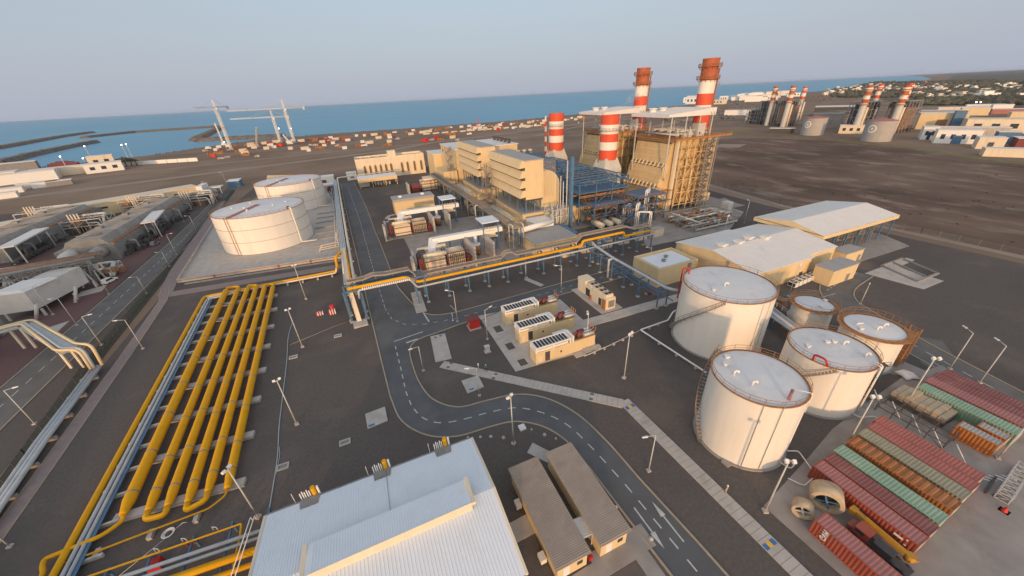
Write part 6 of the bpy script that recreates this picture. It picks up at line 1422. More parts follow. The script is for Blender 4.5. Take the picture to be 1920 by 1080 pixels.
solo('scrap_pile', b, 'steel_grey', 'jumble of steel parts at the tank end of the container yard', 'scrap')
b = MB(); b.frame3(73.9, 5.0, 75.6, 7.2, [1.4], 1, 1, .08); b.box(73.9, 4.6, .1, 75.3, 6, 1.2); solo('steel_bin', b, 'steel_dark', 'dark steel bin at the end of the salmon container', 'bin')
t = T('lattice_boom', 'pale lattice boom section lying on the yard near the right edge', 'boom', 77, 0, 0)
b = MB(); b.truss((73.6, 1.9, .9), (83, 2.8, .9), 1.3, 1.3, 8, .12); b.build('lattice', 'galv', t)
b = MB(); b.beam((73.4, 3.3, .3), (78, 3.8, .3), .25, .4); b.beam((74, 2, .1), (74, 2.8, .1), .3); b.build('skid', 'steel_dark', t)
b = MB(); b.lathe([(.4, 0), (.12, .75), (.08, .8)], 72.2, 1.1, 12); b.box(71.7, .6, 0, 72.7, 1.6, .08); solo('traffic_cone', b, 'red', 'red cone beside the lattice boom', 'cone')
# cable reels
def reel(cx, cy, r, w_, ang, label, hub):
    t = T('cable_reel', label, 'cable reel', cx, cy, 0, 'big reels beside the nearest container')
    d = Vector((math.cos(ang), math.sin(ang), 0)); c = Vector((cx, cy, r+.1)); s = Vector((-d.y, d.x, 0))
    def ring(rr, off): return [c+d*off+(s*math.cos(2*math.pi*i/40)+Vector((0, 0, 1))*math.sin(2*math.pi*i/40))*rr for i in range(40)]
    b = MB(); A, B_ = ring(r, -w_/2), ring(r, w_/2); Ai, Bi = ring(r*.74, -w_/2), ring(r*.74, w_/2)
    n = 40; b.v = [tuple(p) for p in A+B_+Ai+Bi]
    for i in range(n):
        j = (i+1) % n
        b.face((i, n+i, n+j, j), True); b.face((i, j, 2*n+j, 2*n+i)); b.face((n+i, 3*n+i, 3*n+j, n+j)); b.face((2*n+i, 2*n+j, 3*n+j, 3*n+i), True)
    b.build('rim', 'wood', t)
    b = MB()
    for off in (-w_*.36, w_*.36):
        for a in (0.4, 0.4+math.pi/2): 
            v = (s*math.cos(a)+Vector((0, 0, 1))*math.sin(a))*r*.75; b.beam(c+d*off-v, c+d*off+v, .16, .16)
    b.tube([c-d*w_*.5, c+d*w_*.5], .16, 10); b.build('spoke', hub, t)
    b = MB(); q = ring(r*.735, 0); b.poly(q); b.build('web', 'black', t)
reel(51.0, 11.9, 1.9, 2.3, R_(211), 'larger pale wooden cable reel with blue spokes behind the container corner', 'steel_blue')
reel(47.0, 12.4, 1.25, 1.5, R_(211), 'smaller pale wooden cable reel with four light spokes at the yard corner', 'galv')
# crane truck between the containers
t = T('crane_truck', 'red cabbed truck carrying a long yellow crane boom between the red containers', 'truck', 51, 5, 0)
b = MB(); b.box(50.0, 6.4, .9, 51.6, 8.0, 2.1); b.box(50.1, 8.0, .9, 51.5, 8.7, 1.5); b.build('cab', 'c_red', t)
b = MB(); b.box(50.2, 8.0, 1.55, 51.4, 8.04, 2.0); b.box(49.96, 6.9, 1.5, 50.0, 7.8, 2.0); b.build('window', 'glass_dark', t)
b = MB(); b.box(50.1, 2.2, .7, 51.5, 8.5, .95); b.box(50.2, 4.0, .95, 51.4, 6.0, 1.7); b.build('chassis', 'steel_dark', t)
for yy in (7.6, 3.8, 2.8):
    for xx in (50.1, 51.5): b = MB(); b.cyl((xx-.15, yy, .5), (xx+.15, yy, .5), .5, .5, 16); b.build('wheel', 'black', t)
b = MB(); b.beam((52.6, 9.2, 1.7), (52.3, 3.6, 1.6), .55, .6); b.beam((52.5, 8, 2.1), (52.3, 4.4, 1.95), .2); b.build('boom', 'c_yellow', t)
b = MB(); b.cyl((52.4, 3.2, .9), (52.4, 3.2, 1.9), .5, .5, 12); b.box(52.1, 9.0, 1.2, 53.1, 9.7, 2.0); b.tube([(51.9, 3.0, 1.2), (52.9, 2.6, 1.2), (53.0, 3.6, 1.2)], .14, 6); build_each(b, 'winch', 'c_yellow', t)
# ================================================================== PEOPLE
def person(x, y, z, rz, label, top, legs, vest=None, stride=.25):
    me = bpy.data.meshes.new('person'); o = bpy.data.objects.new('person', me); COL.objects.link(o)
    V = [(0, 0, .95), (0, 0, 1.15), (0, 0, 1.38), (0, .01, 1.5), (0, .02, 1.62), (0, .02, 1.74),
         (.1, 0, .9), (.11, stride*.5, .5), (.11, stride*.6, .1), (.11, stride*.6+.16, .04),
         (-.1, 0, .9), (-.11, -stride*.4, .5), (-.11, -stride-.05, .12), (-.11, -stride+.1, .04),
         (.19, 0, 1.4), (.24, -stride*.4, 1.15), (.25, -stride*.2+.08, .92), (.25, -stride*.2+.14, .82),
         (-.19, 0, 1.4), (-.24, stride*.4, 1.15), (-.25, stride*.6+.06, .93), (-.25, stride*.6+.12, .84)]
    E_ = [(0, 1), (1, 2), (2, 3), (3, 4), (4, 5), (0, 6), (6, 7), (7, 8), (8, 9), (0, 10), (10, 11), (11, 12), (12, 13), (2, 14), (14, 15), (15, 16), (16, 17), (2, 18), (18, 19), (19, 20), (20, 21)]
    Rr = [.15, .15, .16, .065, .095, .085, .1, .075, .055, .05, .1, .075, .055, .05, .075, .055, .042, .04, .075, .055, .042, .04]
    me.from_pydata(V, E_, []); md = o.modifiers.new('Skin', 'SKIN'); me.skin_vertices.new() if not me.skin_vertices else None
    for i, r in enumerate(Rr): me.skin_vertices[0].data[i].radius = (r, r*.8 if i < 3 else r)
    me.skin_vertices[0].data[0].use_root = True
    sd = o.modifiers.new('Sub', 'SUBSURF'); sd.levels = 2; sd.render_levels = 2
    bpy.context.view_layer.update(); dg = bpy.context.evaluated_depsgraph_get()
    m2 = bpy.data.meshes.new_from_object(o.evaluated_get(dg)); o.modifiers.clear(); o.data = m2
    m2.materials.clear()
    for q in (legs, top, 'skin'): m2.materials.append(M[q])
    for p in m2.polygons:
        c = p.center; p.material_index = 2 if (c.z > 1.52 or (abs(c.x) > .2 and c.z < .93)) else (1 if c.z > .93 else 0); p.use_smooth = True
    o.location = (x, y, z); o.rotation_euler = (0, 0, rz); tag(o, label, 'person')
    def kid(name, b, ma):
        me = bpy.data.meshes.new(name); me.from_pydata(b.v, [], b.f); me.materials.append(M[ma]); c = bpy.data.objects.new(name, me); COL.objects.link(c); c.parent = o
    b = MB(); b.lathe([(.15, 1.70), (.125, 1.71), (.12, 1.78), (.08, 1.85), (.01, 1.87)], 0, .02, 16); kid('helmet', b, 'white')
    if vest: b = MB(); b.lathe([(.175, .98), (.18, 1.2), (.19, 1.38), (.12, 1.46)], 0, 0, 16); kid('vest', b, vest)
    b = MB()
    for s in (-.035, .035): b.lathe([(.001, -.012), (.012, 0), (.001, .012)], s, .115, 6)
    b.v = [(a, c, d+1.66) for a, c, d in b.v]; kid('eyes', b, 'black')
person(17.2, 60.4, .17, R_(-100), 'person in dark work clothes with white helmet and green vest walking on the walkway', 'navy', 'navy', 'hivis', .3)
person(40.2, 18.8, .17, R_(15), 'person in khaki work clothes with white helmet at the edge of the long walkway', 'khaki', 'khaki', None, .1)
b = MB(); b.tube([(15.9, 61.9, 0), (15.9, 61.9, 1.7)], .06, 6); b.box(15.75, 61.8, 1.1, 16.05, 62, 1.7); solo('marker_post', b, 'white', 'white marker post at the walkway edge beside the walking person', 'post')
# ================================================================== LAMP POSTS
def lamp_flood(h=11.2):
    t = T('lamp_post', 'tall post with twin floodlights', 'lamp post', 0, 0, 0, 'lamp posts of the plant')
    b = MB(); b.tube([(0, 0, .3), (0, 0, h)], [.13, .08], 8); b.build('pole', 'galv', t)
    b = MB(); b.box(-.35, -.35, 0, .35, .35, .35); b.build('plinth', 'concrete_light', t)
    b = MB(); b.beam((-.55, 0, h-.15), (.55, 0, h-.15), .09); b.build('crossarm', 'galv', t)
    for s in (-.45, .45): b = MB(); b.hexa([(s-.22, -.05, h-.1), (s+.22, -.05, h-.1), (s+.22, .35, h-.35), (s-.22, .35, h-.35), (s-.22, .1, h+.25), (s+.22, .1, h+.25), (s+.22, .5, h+.0), (s-.22, .5, h+.0)]); b.build('floodlight', 'white', t)
    return t
def lamp_arm(h=9.0):
    t = T('lamp_post', 'post with a single arm lamp', 'lamp post', 0, 0, 0, 'lamp posts of the plant')
    b = MB(); b.tube([(0, 0, .25), (0, 0, h)], [.11, .07], 8); b.build('pole', 'galv', t)
    b = MB(); b.box(-.3, -.3, 0, .3, .3, .3); b.build('plinth', 'concrete_light', t)
    b = MB(); b.tube([(0, 0, h-.05), (1.6, 0, h+.25)], .055, 6); b.build('arm', 'galv', t)
    b = MB(); b.hexa([(1.4, -.16, h+.1), (2.3, -.12, h+.22), (2.3, .12, h+.22), (1.4, .16, h+.1), (1.4, -.12, h+.3), (2.3, -.08, h+.34), (2.3, .08, h+.34), (1.4, .12, h+.3)]); b.build('lamp_head', 'white', t)
    return t
FL, AR = lamp_flood(), lamp_arm(); used = {'f': 0, 'a': 0}
def lamp(kind, px, py, rz, where, sc=1.0, xy=None):
    x, y = xy or at(px, py); lab = ('floodlight post ' if kind == 'f' else 'single arm lamp post ')+where
    src = FL if kind == 'f' else AR
    if not used[kind]: used[kind] = 1; o = src; o.location = (x, y, 0); o.rotation_euler = (0, 0, R_(rz)); o['label'] = lab; o.scale = (1, 1, sc)
    else: o = dup(src, (x, y, 0), R_(rz), lab, scale=(1, 1, sc))
for a in (('f', 567.5, 651, 20, 'on the gravel right of the yellow pipes, level with their far half'), ('f', 557, 796, 20, 'on the gravel beside the grey cable duct, second from the white roof'), ('f', 485, 970, 60, 'standing in front of the yellow pipe ends'),
          ('f', 574, 561, 10, 'in front of the left bund wall near the yellow header', 1.05), ('f', 1170, 709, 200, 'tall on the gravel between generators and big white tank', 1.04), ('f', 963, 832, 30, 'inside the road bend beside the white manhole box'),
          ('f', 1434, 959, 150, 'at the corner of the container yard by the small reel'), ('f', 1587, 835, 150, 'between the tanks and the pale green container'), ('f', 1697, 760, 150, 'rising from the scaffold rack by the timber stack'), ('f', 1478, 556, 200, 'in front of the condenser units', .9), ('f', 1355, 448, 200, 'behind the switchgear building near the valve tangle', .85), ('f', 1100, 645, 60, 'between the generators and the lone cabin', .8),
          ('a', 794, 695, 190, 'at the inner kerb of the road bend', .75), ('a', 1216, 883, 170, 'between the curved road and the long walkway', .92), ('a', 858, 603, 150, 'at the road edge left of the red box', 1.05), ('a', 1052, 548, 170, 'across the road from the lone cabin', 1.0), ('a', 986, 522, 60, 'under the main rack near a short footpath', .7), ('a', 914, 636, 20, 'white, at the corner of the generator pad', .95), ('a', 899, 742, 160, 'beside the pale slab with a blue mark', .8),
          ('a', 1780, 692, 60, 'leaning over the road behind the back containers, nearer the tanks', 1.0), ('a', 1836, 718, 60, 'by the road behind the back containers, towards the right edge', 1.0), ('a', 1613, 570, 20, 'in the bend of the right hand road', .6), ('a', 1395, 418, 60, 'at the field edge behind the boiler cabins', 1.05), ('a', 1217, 500, 170, 'in front of the switchgear building', .8), ('a', 1870, 860, 30, 'with dark pole near the lattice boom', 1.0)): lamp(a[0], a[1], a[2], a[3], a[4], a[5] if len(a) > 5 else 1.0)
for a in (('a', 269, 654, 175, 'between pink path and left fence, in front of the yellow main'), ('a', 66, 795, -5, 'nearest the left edge, over the grey duct'), ('a', 191, 647, -5, 'with reddish head beside the pipe bridge'), ('a', 331, 477, -5, 'by the left fence level with the big left tank'), ('a', 318, 500, 175, 'pale, by the left fence in front of its neighbour', .7), ('a', 205, 552, -5, 'on the island behind the white car'), ('a', 145, 610, 170, 'in front of the white plant box'),
          ('a', 275, 550, 175, 'at the fence corner by the pink path', .7), ('a', 300, 447, 175, 'behind the steel canopy by the left road'), ('a', 20, 1025, 175, 'lower left, fallen short of the yellow main', .9), ('a', 100, 590, -5, 'sunlit, in front of the red paving', 1.1), ('a', 367, 430, 175, 'far along the left road near the tank rim', .8), ('a', 345, 415, 175, 'far along the left road by the plant pipes', .8), ('a', 395, 365, 175, 'at the end of the left road'), ('a', 425, 345, 170, 'beside the blue shed beyond the left road')): lamp(a[0], a[1], a[2], a[3], a[4], a[5] if len(a) > 5 else 1.0)
# ================================================================== PLANT ON THE LEFT
def lump(b, x, y, z, w_, d, h): b.obox(x, y, z, w_, d, h, random.uniform(-.1, .1))
def evaporator(x0, x1, y0, y1, h, label):
    t = T('evaporator_hall', label, 'process hall', (x0+x1)/2, (y0+y1)/2, 0, 'evaporator halls of the left plant')
    b = MB(); b.box(x0, y0+4, 0, x1, y1, h-3); b.build('lower_casing', 'steel_grey', t)
    b = MB(); b.hexa([(x0+2, y0+6, h-3), (x1-2, y0+6, h-3), (x1-2, y1-4, h-3), (x0+2, y1-4, h-3), (x0+4, y0+6, h), (x1-4, y0+6, h), (x1-4, y1-4, h), (x0+4, y1-4, h)])
    b.ribs((x0+4.2, y0+7, h+.02), (x0+4.2, y1-5, h+.02), (x1-x0-8.4, 0, 0), 44, .5, .12); b.build('roof', 'hall_roof', t)
    for k in range(7):
        b = MB(); yy = y0+12+k*(y1-y0-22)/6; b.box(x0+6, yy, h, x0+8.2, yy+2.4, h+.9) if k % 2 else b.tube([(x0+5, yy, h+.5), (x1-6, yy+1, h+.5)], .35, 8); b.build('roof_duct', 'steel_grey', t)
    b = MB(); b.box(x1-2, y0+6, h-3.4, x1-.6, y1-4, h-2.4); b.rail([(x1-.5, y0+6, h-2.4), (x1-.5, y1-4, h-2.4)], 1.1, 3, .1); b.build('side_gallery', 'brown_pipes', t)
    for k in range(2):
        b = MB(); xx = x0+5+k*9.5
        b.tube([(xx, y0-1.5, 4.5), (xx, y0-.8, 4.5), (xx, y0+7, 4.5)], [1.0, 2.2, 2.4], 16); b.build('vessel_end', 'hall_roof' if k else 'galv', t)
    for k in range(5):
        b = MB(); yy = y0+14+k*(y1-y0-24)/4
        b.tube(arc([(x1+.2, yy, 1), (x1+3.0, yy, 1), (x1+3.0, yy, h-4.5), (x1-1, yy, h-4.5)], .8), .45, 8); b.build('side_pipe', 'steel_grey', t)
    b = MB()
    for k in range(26): lump(b, x1+random.uniform(.8, 4.5), random.uniform(y0+6, y1-5), 0, random.uniform(.8, 2.2), random.uniform(.8, 2.5), random.uniform(1, 4.2))
    for k in range(12): yy = random.uniform(y0+6, y1-6); b.tube([(x1+1.5, yy, random.uniform(1, 4)), (x1+1.5, min(y1, yy+random.uniform(5, 16)), random.uniform(1, 4))], .3, 6)
    b.build('pump_row', 'steel_dark', t)
    return t
evaporator(-118, -99, 194, 290, 9.2, 'grey ribbed evaporator hall nearer the left road')
evaporator(-166, -144, 215, 296, 9.2, 'grey ribbed evaporator hall behind the first, towards the left edge')
for k, (x, y, rz, w_) in enumerate(((-97.5, 236, .16, 'small flat pale canopy on two posts between evaporator hall and road'), (-140, 226, .12, 'larger flat pale canopy in front of the rear evaporator hall'))):
    t = T('steel_canopy', w_, 'canopy', x, y, 0)
    L = 26 if k == 0 else 30
    b = MB(); b.obox(x, y, 8.0, 5.2, L, .5, rz); b.build('roof', 'roof_white', t)
    for s in (-1, 1):
        for e in (-1, 1): b = MB(); px, py = x-math.sin(rz)*s*L*.42+e*2, y+math.cos(rz)*s*L*.42; b.beam((px, py, 0), (px, py, 8), .4); b.build('post', 'galv', t)
    b = MB()
    for q in range(9): b.tube([(x-1.5, y-L*.4+q*L*.09, 1), (x+1.5, y-L*.4+q*L*.09, 1)], .9, 10); b.obox(x, y-L*.4+q*L*.09, 0, 2, 1, 1.2)
    t = T('pump_row', 'row of dark pumps standing under the '+('small' if k == 0 else 'larger')+' pale canopy', 'pumps', x, y, 0); build_each(b, 'pump', 'steel_dark', t)
# high pipe bridge crossing to the hall
t = T('pipe_gantry', 'brown and grey pipe gantry on slanting legs crossing the left plant to the road', 'pipe gantry', -120, 168, 0)
for (dy, z, r, ma) in ((0, 10.0, .55, 'steel_grey'), (2.0, 10.2, .5, 'brown_pipes'), (4.0, 9.9, .6, 'steel_grey'), (6.0, 10.2, .4, 'brown_pipes')): tpipe(t, [(-190, 150+dy, z), (-120, 162+dy, z), (-91, 168.2+dy, z)], r, ma, 'pipe', .8, 8)
b = MB()
for s in (0, 6.5): b.truss((-190, 149.5+s, 8.6), (-92, 167.5+s, 8.6), .6, 1.6, 24, .2)
b.build('girder', 'steel_grey', t)
for x in (-172, -152, -132, -112, -96):
    y = 150+(x+190)*.183; b = MB()
    for s in (0, 6): b.beam((x-2, y+s, 0), (x, y+s, 8.4), .4); b.beam((x+2, y+s, 0), (x, y+s, 8.4), .4)
    build_each(b, 'leg', 'galv', t)
# white box shaped plant unit with lattice
t = T('filter_unit', 'big white box shaped plant unit raised on legs beside the red paving', 'plant unit', -103, 157, 0)
b = MB()
def sk(x, y): return (x-.22*(y-157)*-1, y)
q0 = [(-107.5, 147.5), (-98.8, 146.5), (-94.6, 165.5), (-102.5, 167)]
b.prism(q0, 2.4, 8.4); b.build('body', 'unit_white', t)
b = MB(); b.hexa([(q0[0][0], q0[0][1], 8.4), (q0[1][0], q0[1][1], 8.4), (-95.6, 156, 8.4), (-105.2, 157, 8.4), (q0[0][0]+1, q0[0][1]+.5, 9.2), (q0[1][0]-1, q0[1][1]+.5, 9.2), (-96.6, 155.5, 9.2), (-104, 156.5, 9.2)]); b.build('roof', 'roof_white', t)
b = MB()
for x, y in q0+[(-95.6, 156), (-105, 157)]: b.beam((x*.99, y, 0), (x*.99, y, 2.4), .5)
build_each(b, 'leg', 'galv', t)
b = MB()
for k in range(10): b.obox(-106+k*1.1, 168.5+random.uniform(0, 6), 0, 1.6, 1.6, random.uniform(2, 8))
b.frame3(-112, 168, -102, 174, [4, 8], 2, 1, .25); b.build('side_machinery', 'steel_grey', t)
for k in range(2): b = MB(); b.tube([(-98.5+k*5, 143.5+k*9, .2), (-96.5+k*4, 144+k*11, 5)], .45, 8); b.build('strut', 'galv', t)
t = T('lattice_tower', 'heavy grey lattice tower with curved braces at the left edge', 'tower', -118, 142, 0)
b = MB(); b.truss((-108, 132, 0), (-112, 138, 12), 4, 4, 4, .35); b.truss((-113, 122, 0), (-108, 131, 9), 3, 3, 4, .3); b.build('lattice', 'steel_grey', t)
b = MB(); b.tube([(-116+5*math.cos(R_(a)), 132, 4+4*math.sin(R_(a))) for a in range(0, 181, 20)], .25, 6); b.tube([(-124, 160, 0), (-114, 141, 16)], .9, 10); b.build('brace_pipe', 'pipe_grey', t)
b = MB(); b.box(-118, 118, 0, -104, 134, 1.2)
for k in range(18): lump(b, random.uniform(-118, -100), random.uniform(112, 138), 0, random.uniform(1, 4), random.uniform(1, 3), random.uniform(1.5, 5))
for k in range(8): y = 114+k*3; b.tube(arc([(-118, y, 2+k % 3), (-102, y, 2+k % 3), (-102, y, .3)], .7), .4, 8)
solo('machinery_block', b, 'steel_grey', 'grey machinery and pipes below the lattice tower at the left edge', 'machinery')
# pipe bridge over the left road
t = T('road_pipe_bridge', 'wide flat pipe bridge with cream pipes crossing above the left road', 'pipe bridge', -77, 112, 0)
A0, A1, A2, A3 = (-140, 108, 6.6), (-87.5, 125.5, 6.6), (-84.0, 124.0, 6.6), (-69.6, 103.5, 6.6)
b = MB(); b.beam(A0, A1, 3.6, .5); b.beam((A1[0]-.3, A1[1]-.6, 6.6), (A3[0]+.4, A3[1]-.4, 6.6), 3.4, .5); b.build('deck', 'pipe_grey', t)
for s, ma in ((-1.7, 'cream'), (1.9, 'cream'), (-.7, 'pipe_grey')): tpipe(t, [(-140, 108+s, 7.2), (-88+s*.4, 125.3+s*.4, 7.2), (-70+s*.75, 103.6+s*.45, 7.2), (-66.5+s*.5, 102.6+s*.3, 7.0), (-66.2+s*.5, 101.5+s*.2, 1.6)], .32, ma, 'pipe', 2.0, 10)
for x, y in ((-110, 118), (-90, 124), (-80, 117), (-72.5, 106.5)):
    b = MB()
    for s in (-1.4, 1.4): b.beam((x+s, y-s*.4, 0), (x+s, y-s*.4, 6.4), .45)
    build_each(b, 'leg', 'cream_pale', t)
t = T('grey_duct', 'broad pale grey duct lying beside the left fence from the pipe bridge downwards', 'duct', -66, 80, 0)
b = MB()
for dx in (-.7, .35, 1.2): b.tube([(-66.8+dx*.75, 102.4, 1.3), (-64.6+dx*.75, 78, 1.3), (-59.6+dx*.75, 40, 1.3)], .36, 10)
b.build('duct', 'pipe_grey', t)
for k in range(9): y = 46+k*6.6; b = MB(); x = -61.0-(y-46)*.11; b.box(x-1.6, y-.25, 0, x+1.5, y+.25, .8); b.build('support', 'concrete', t)
# boundary fence
def fence(pts, h, step, label, ma='steel_dark', mesh=True):
    t = T('boundary_fence', label, 'fence', pts[0][0], pts[0][1], 0)
    b, c = MB(), MB(); P = [Vector((*p, 0)) for p in pts]
    for a, e in zip(P, P[1:]):
        L = (e-a).length; n = max(1, int(L/step))
        for i in range(n+1):
            q = a+(e-a)*(i/n); b.extr([(-.05, -.05), (.05, -.05), (.05, .05), (-.05, .05)], q, q+Vector((0, 0, h+.3)), (0, 1, 0))
        if mesh:
            for k in range(9): z = .1+(h-.2)*k/8; c.beam(a+Vector((0, 0, z)), e+Vector((0, 0, z)), .035)
    b.build('post_row', ma, t) if False else None
    build_each(b, 'post', ma, t); c.build('wire_mesh', ma, t)
    return t
fence([(-60.0, 36), (-65.0, 75), (-70.2, 110), (-74.6, 172), (-81, 240), (-88.6, 340)], 2.4, 3.2, 'dark wire fence along the strip between left road and pink path')
sheet('verge', [(-62.6, 36), (-67.8, 75), (-72.6, 110), (-76.2, 172), (-84.6, 300), (-87.8, 340), (-85, 340), (-81, 300), (-72.8, 172), (-68.8, 110), (-63.8, 75), (-58.4, 36)], 0.045, 'hedge')
fence([(198, -40), (194, 60), (191, 112), (209, 206), (240, 312), (330, 348)], 2.2, 5, 'thin wire fence with lamp poles between plant yard and brown field', 'steel_grey')
# long pale workshop behind the left plant
t = T('workshop_building', 'very long low cream workshop with slit windows behind the left plant', 'building', -150, 318, 0)
b = MB()
W_ = [(-176, 300, -104, 350, 15)]
def slantbox(b, ax, ay, bx, by, wd, z0, z1):
    d = Vector((bx-ax, by-ay, 0)).normalized(); n = Vector((-d.y, d.x, 0))*wd
    q = [(ax, ay), (bx, by), (bx+n.x, by+n.y), (ax+n.x, ay+n.y)]; b.prism(q, z0, z1); return q
slantbox(b, -168, 288, -103, 326, 14, 0, 7.2); slantbox(b, -250, 240, -168, 288, 12, 0, 4.5); b.build('wall', 'cream', t)
b = MB(); slantbox(b, -168.3, 287.6, -102.5, 326, 14.6, 7.2, 7.6); slantbox(b, -250, 239.6, -168.3, 287.6, 12.4, 4.5, 4.9); b.build('roof', 'cream_pale', t)
d = Vector((65, 38, 0)).normalized()
for k in range(5): b = MB(); p = Vector((-160, 292.6, 0))+d*(k*13); n = Vector((d.y, -d.x, 0))*.08; b.hexa([tuple(p-n*0+Vector((0, 0, z))+d*s+n*u) for z in (4, 5) for s, u in ((0, 0), (6, 0), (6, 1), (0, 1))]); b.build('window', 'glass_dark', t)
b = MB(); b.box(-103, 322, 0, -99.5, 336, 7.8); b.build('end_tower', 'white', t)
b = MB(); b.box(-99, 330, 4.4, -91, 338, 4.9); b.box(-98.8, 330.5, 0, -98.2, 331.2, 4.4); b.box(-92, 330.5, 0, -91.5, 331.2, 4.4); solo('carport', b, 'roof_white', 'pale flat carport at the end of the long workshop', 'carport')
b = MB(); b.box(-92, 352, 0, -84, 362, 4.6); b.m = 1; b.box(-92.3, 351.7, 4.6, -83.7, 362.3, 4.9); solo('blue_shed', b, ['steel_blue', 'roof_blue_white'], 'small blue shed with a pale roof beyond the left tanks', 'shed')
b = MB(); b.hexa([(-62, 330, 0), (-44, 332, 0), (-44, 344, 0), (-62, 342, 0), (-62, 330, 4), (-44, 332, 2.2), (-44, 344, 5.6), (-62, 342, 7.6)]); solo('sloped_shelter', b, 'cream', 'low shelter with a sloping roof just behind the farther left tank', 'shelter')
# process units between halls and workshop
def unit(x, y, w_, d, h, label):
    t = T('process_unit', label, 'process unit', x, y, 0, 'process units of the left plant')
    b = MB(); b.frame3(x-w_/2, y-d/2, x+w_/2, y+d/2, [h*.4, h*.75], 3, 2, .3); b.build('frame', 'galv', t)
    b = MB()
    for k in range(14): lump(b, x+random.uniform(-.45, .45)*w_, y+random.uniform(-.45, .45)*d, random.choice((0, 0, h*.4)), random.uniform(1, 4), random.uniform(1, 4), random.uniform(1, h*.4))
    b.build('vessel_group', 'brown_pipes', t)
    b = MB()
    for k in range(4): b.tube([(x-w_*.3+k*1.3, y-d*.3, 0), (x-w_*.3+k*1.3, y-d*.3, h*1.1)], .3, 7)
    b.build('vent_row', 'cream_pale', t)
    b = MB(); b.tube(arc([(x-w_*.2, y+d*.3, h*.8), (x+w_*.4, y+d*.3, h*.8), (x+w_*.5, y-d*.2, h*.75), (x+w_*.5, y-d*.5, .5)], 1.8), .6, 10); b.tube(arc([(x-w_*.2, y-d*.2, h*.5), (x+w_*.4, y-d*.4, h*.5), (x+w_*.45, y-d*.6, .5)], 1.6), .4, 8); build_each(b, 'bent_pipe', 'galv', t)
    b = MB(); b.tube([(x-w_*.5, y, h*.5), (x+w_*.4, y, h*.5)], 1.6, 12); b.build('vessel', 'steel_dark', t)
unit(-98, 300, 20, 16, 9, 'bent white pipes and a frame at the far end of the nearer evaporator hall')
unit(-126, 306, 22, 14, 9, 'yellowish frame with vents in front of the long workshop')
unit(-136, 264, 16, 14, 9, 'white elbow pipe and frame between the two evaporator halls')
unit(-172, 305, 22, 14, 9, 'frame with a row of vents behind the rear evaporator hall')
unit(-128, 182, 12, 16, 7, 'dark machinery with a bent pipe below the pipe gantry')
unit(-96, 178, 8, 8, 5, 'brown machinery where the gantry comes down to the road')
# parked van
t = T('parked_van', 'white van parked on the tarmac beside the left road', 'van', -91, 168.5, 0)
def veh(t, x, y, rz, L=4.6, W=1.9, body='white'):
    c, n = math.cos(rz), math.sin(rz); f = lambda u, v, z: (x+c*u-n*v, y+n*u+c*v, z)
    b = MB(); b.hexa([f(-L/2, -W/2, .35), f(L/2, -W/2, .35), f(L/2, W/2, .35), f(-L/2, W/2, .35), f(-L/2, -W/2, 1.0), f(L/2, -W/2, .95), f(L/2, W/2, .95), f(-L/2, W/2, 1.0)])
    b.hexa([f(-L/2+.05, -W/2+.05, 1.0), f(L/2-1.1, -W/2+.05, .97), f(L/2-1.1, W/2-.05, .97), f(-L/2+.05, W/2-.05, 1.0), f(-L/2+.3, -W/2+.2, 1.9), f(L/2-1.9, -W/2+.2, 1.9), f(L/2-1.9, W/2-.2, 1.9), f(-L/2+.3, W/2-.2, 1.9)])
    b.build('body', body, t)
    b = MB()
    for s in (-1, 1): b.hexa([f(-L/2+.4, s*(W/2-.06), 1.1), f(L/2-1.4, s*(W/2-.06), 1.1), f(L/2-1.4, s*(W/2-.02), 1.1), f(-L/2+.4, s*(W/2-.02), 1.1), f(-L/2+.5, s*(W/2-.17), 1.75), f(L/2-1.9, s*(W/2-.17), 1.75), f(L/2-1.9, s*(W/2-.12), 1.75), f(-L/2+.5, s*(W/2-.12), 1.75)])
    b.hexa([f(L/2-1.12, -W/2+.2, 1.02), f(L/2-1.05, -W/2+.2, 1.02), f(L/2-1.05, W/2-.2, 1.02), f(L/2-1.12, W/2-.2, 1.02), f(L/2-1.85, -W/2+.3, 1.85), f(L/2-1.8, -W/2+.3, 1.85), f(L/2-1.8, W/2-.3, 1.85), f(L/2-1.85, W/2-.3, 1.85)])
    b.build('window', 'glass_dark', t)
    for u in (-L*.32, L*.32):
        for v in (-W/2+.1, W/2-.1): b = MB(); b.cyl(f(u, v-.1, .35), f(u, v+.1, .35), .35, .35, 14); b.build('wheel', 'black', t)
veh(t, -91, 168.5, 1.2)
t = T('parked_car', 'small dark car parked by the pale canopy of the left plant', 'car', -92, 212, 0); veh(t, -92, 212, 1.4, 4.2, 1.8, 'steel_grey')

# unseen block added behind the viewer so its evening shadow covers the left plant
t = T('shade_block', 'tall cream block added behind the viewer to shade the left plant', 'shade block', -282, -155, 0)
b = MB(); b.box(-352, -180, 0, -212, -130, 52); b.build('wall', 'cream', t)
b = MB(); b.box(-353, -181, 52, -211, -129, 53); b.build('roof', 'roof_grey', t)
b = MB()
for k in range(12): b.box(-347+k*10.5, -129.9, 10, -341+k*10.5, -129.7, 46)
b.build('louvre', 'steel_grey', t)
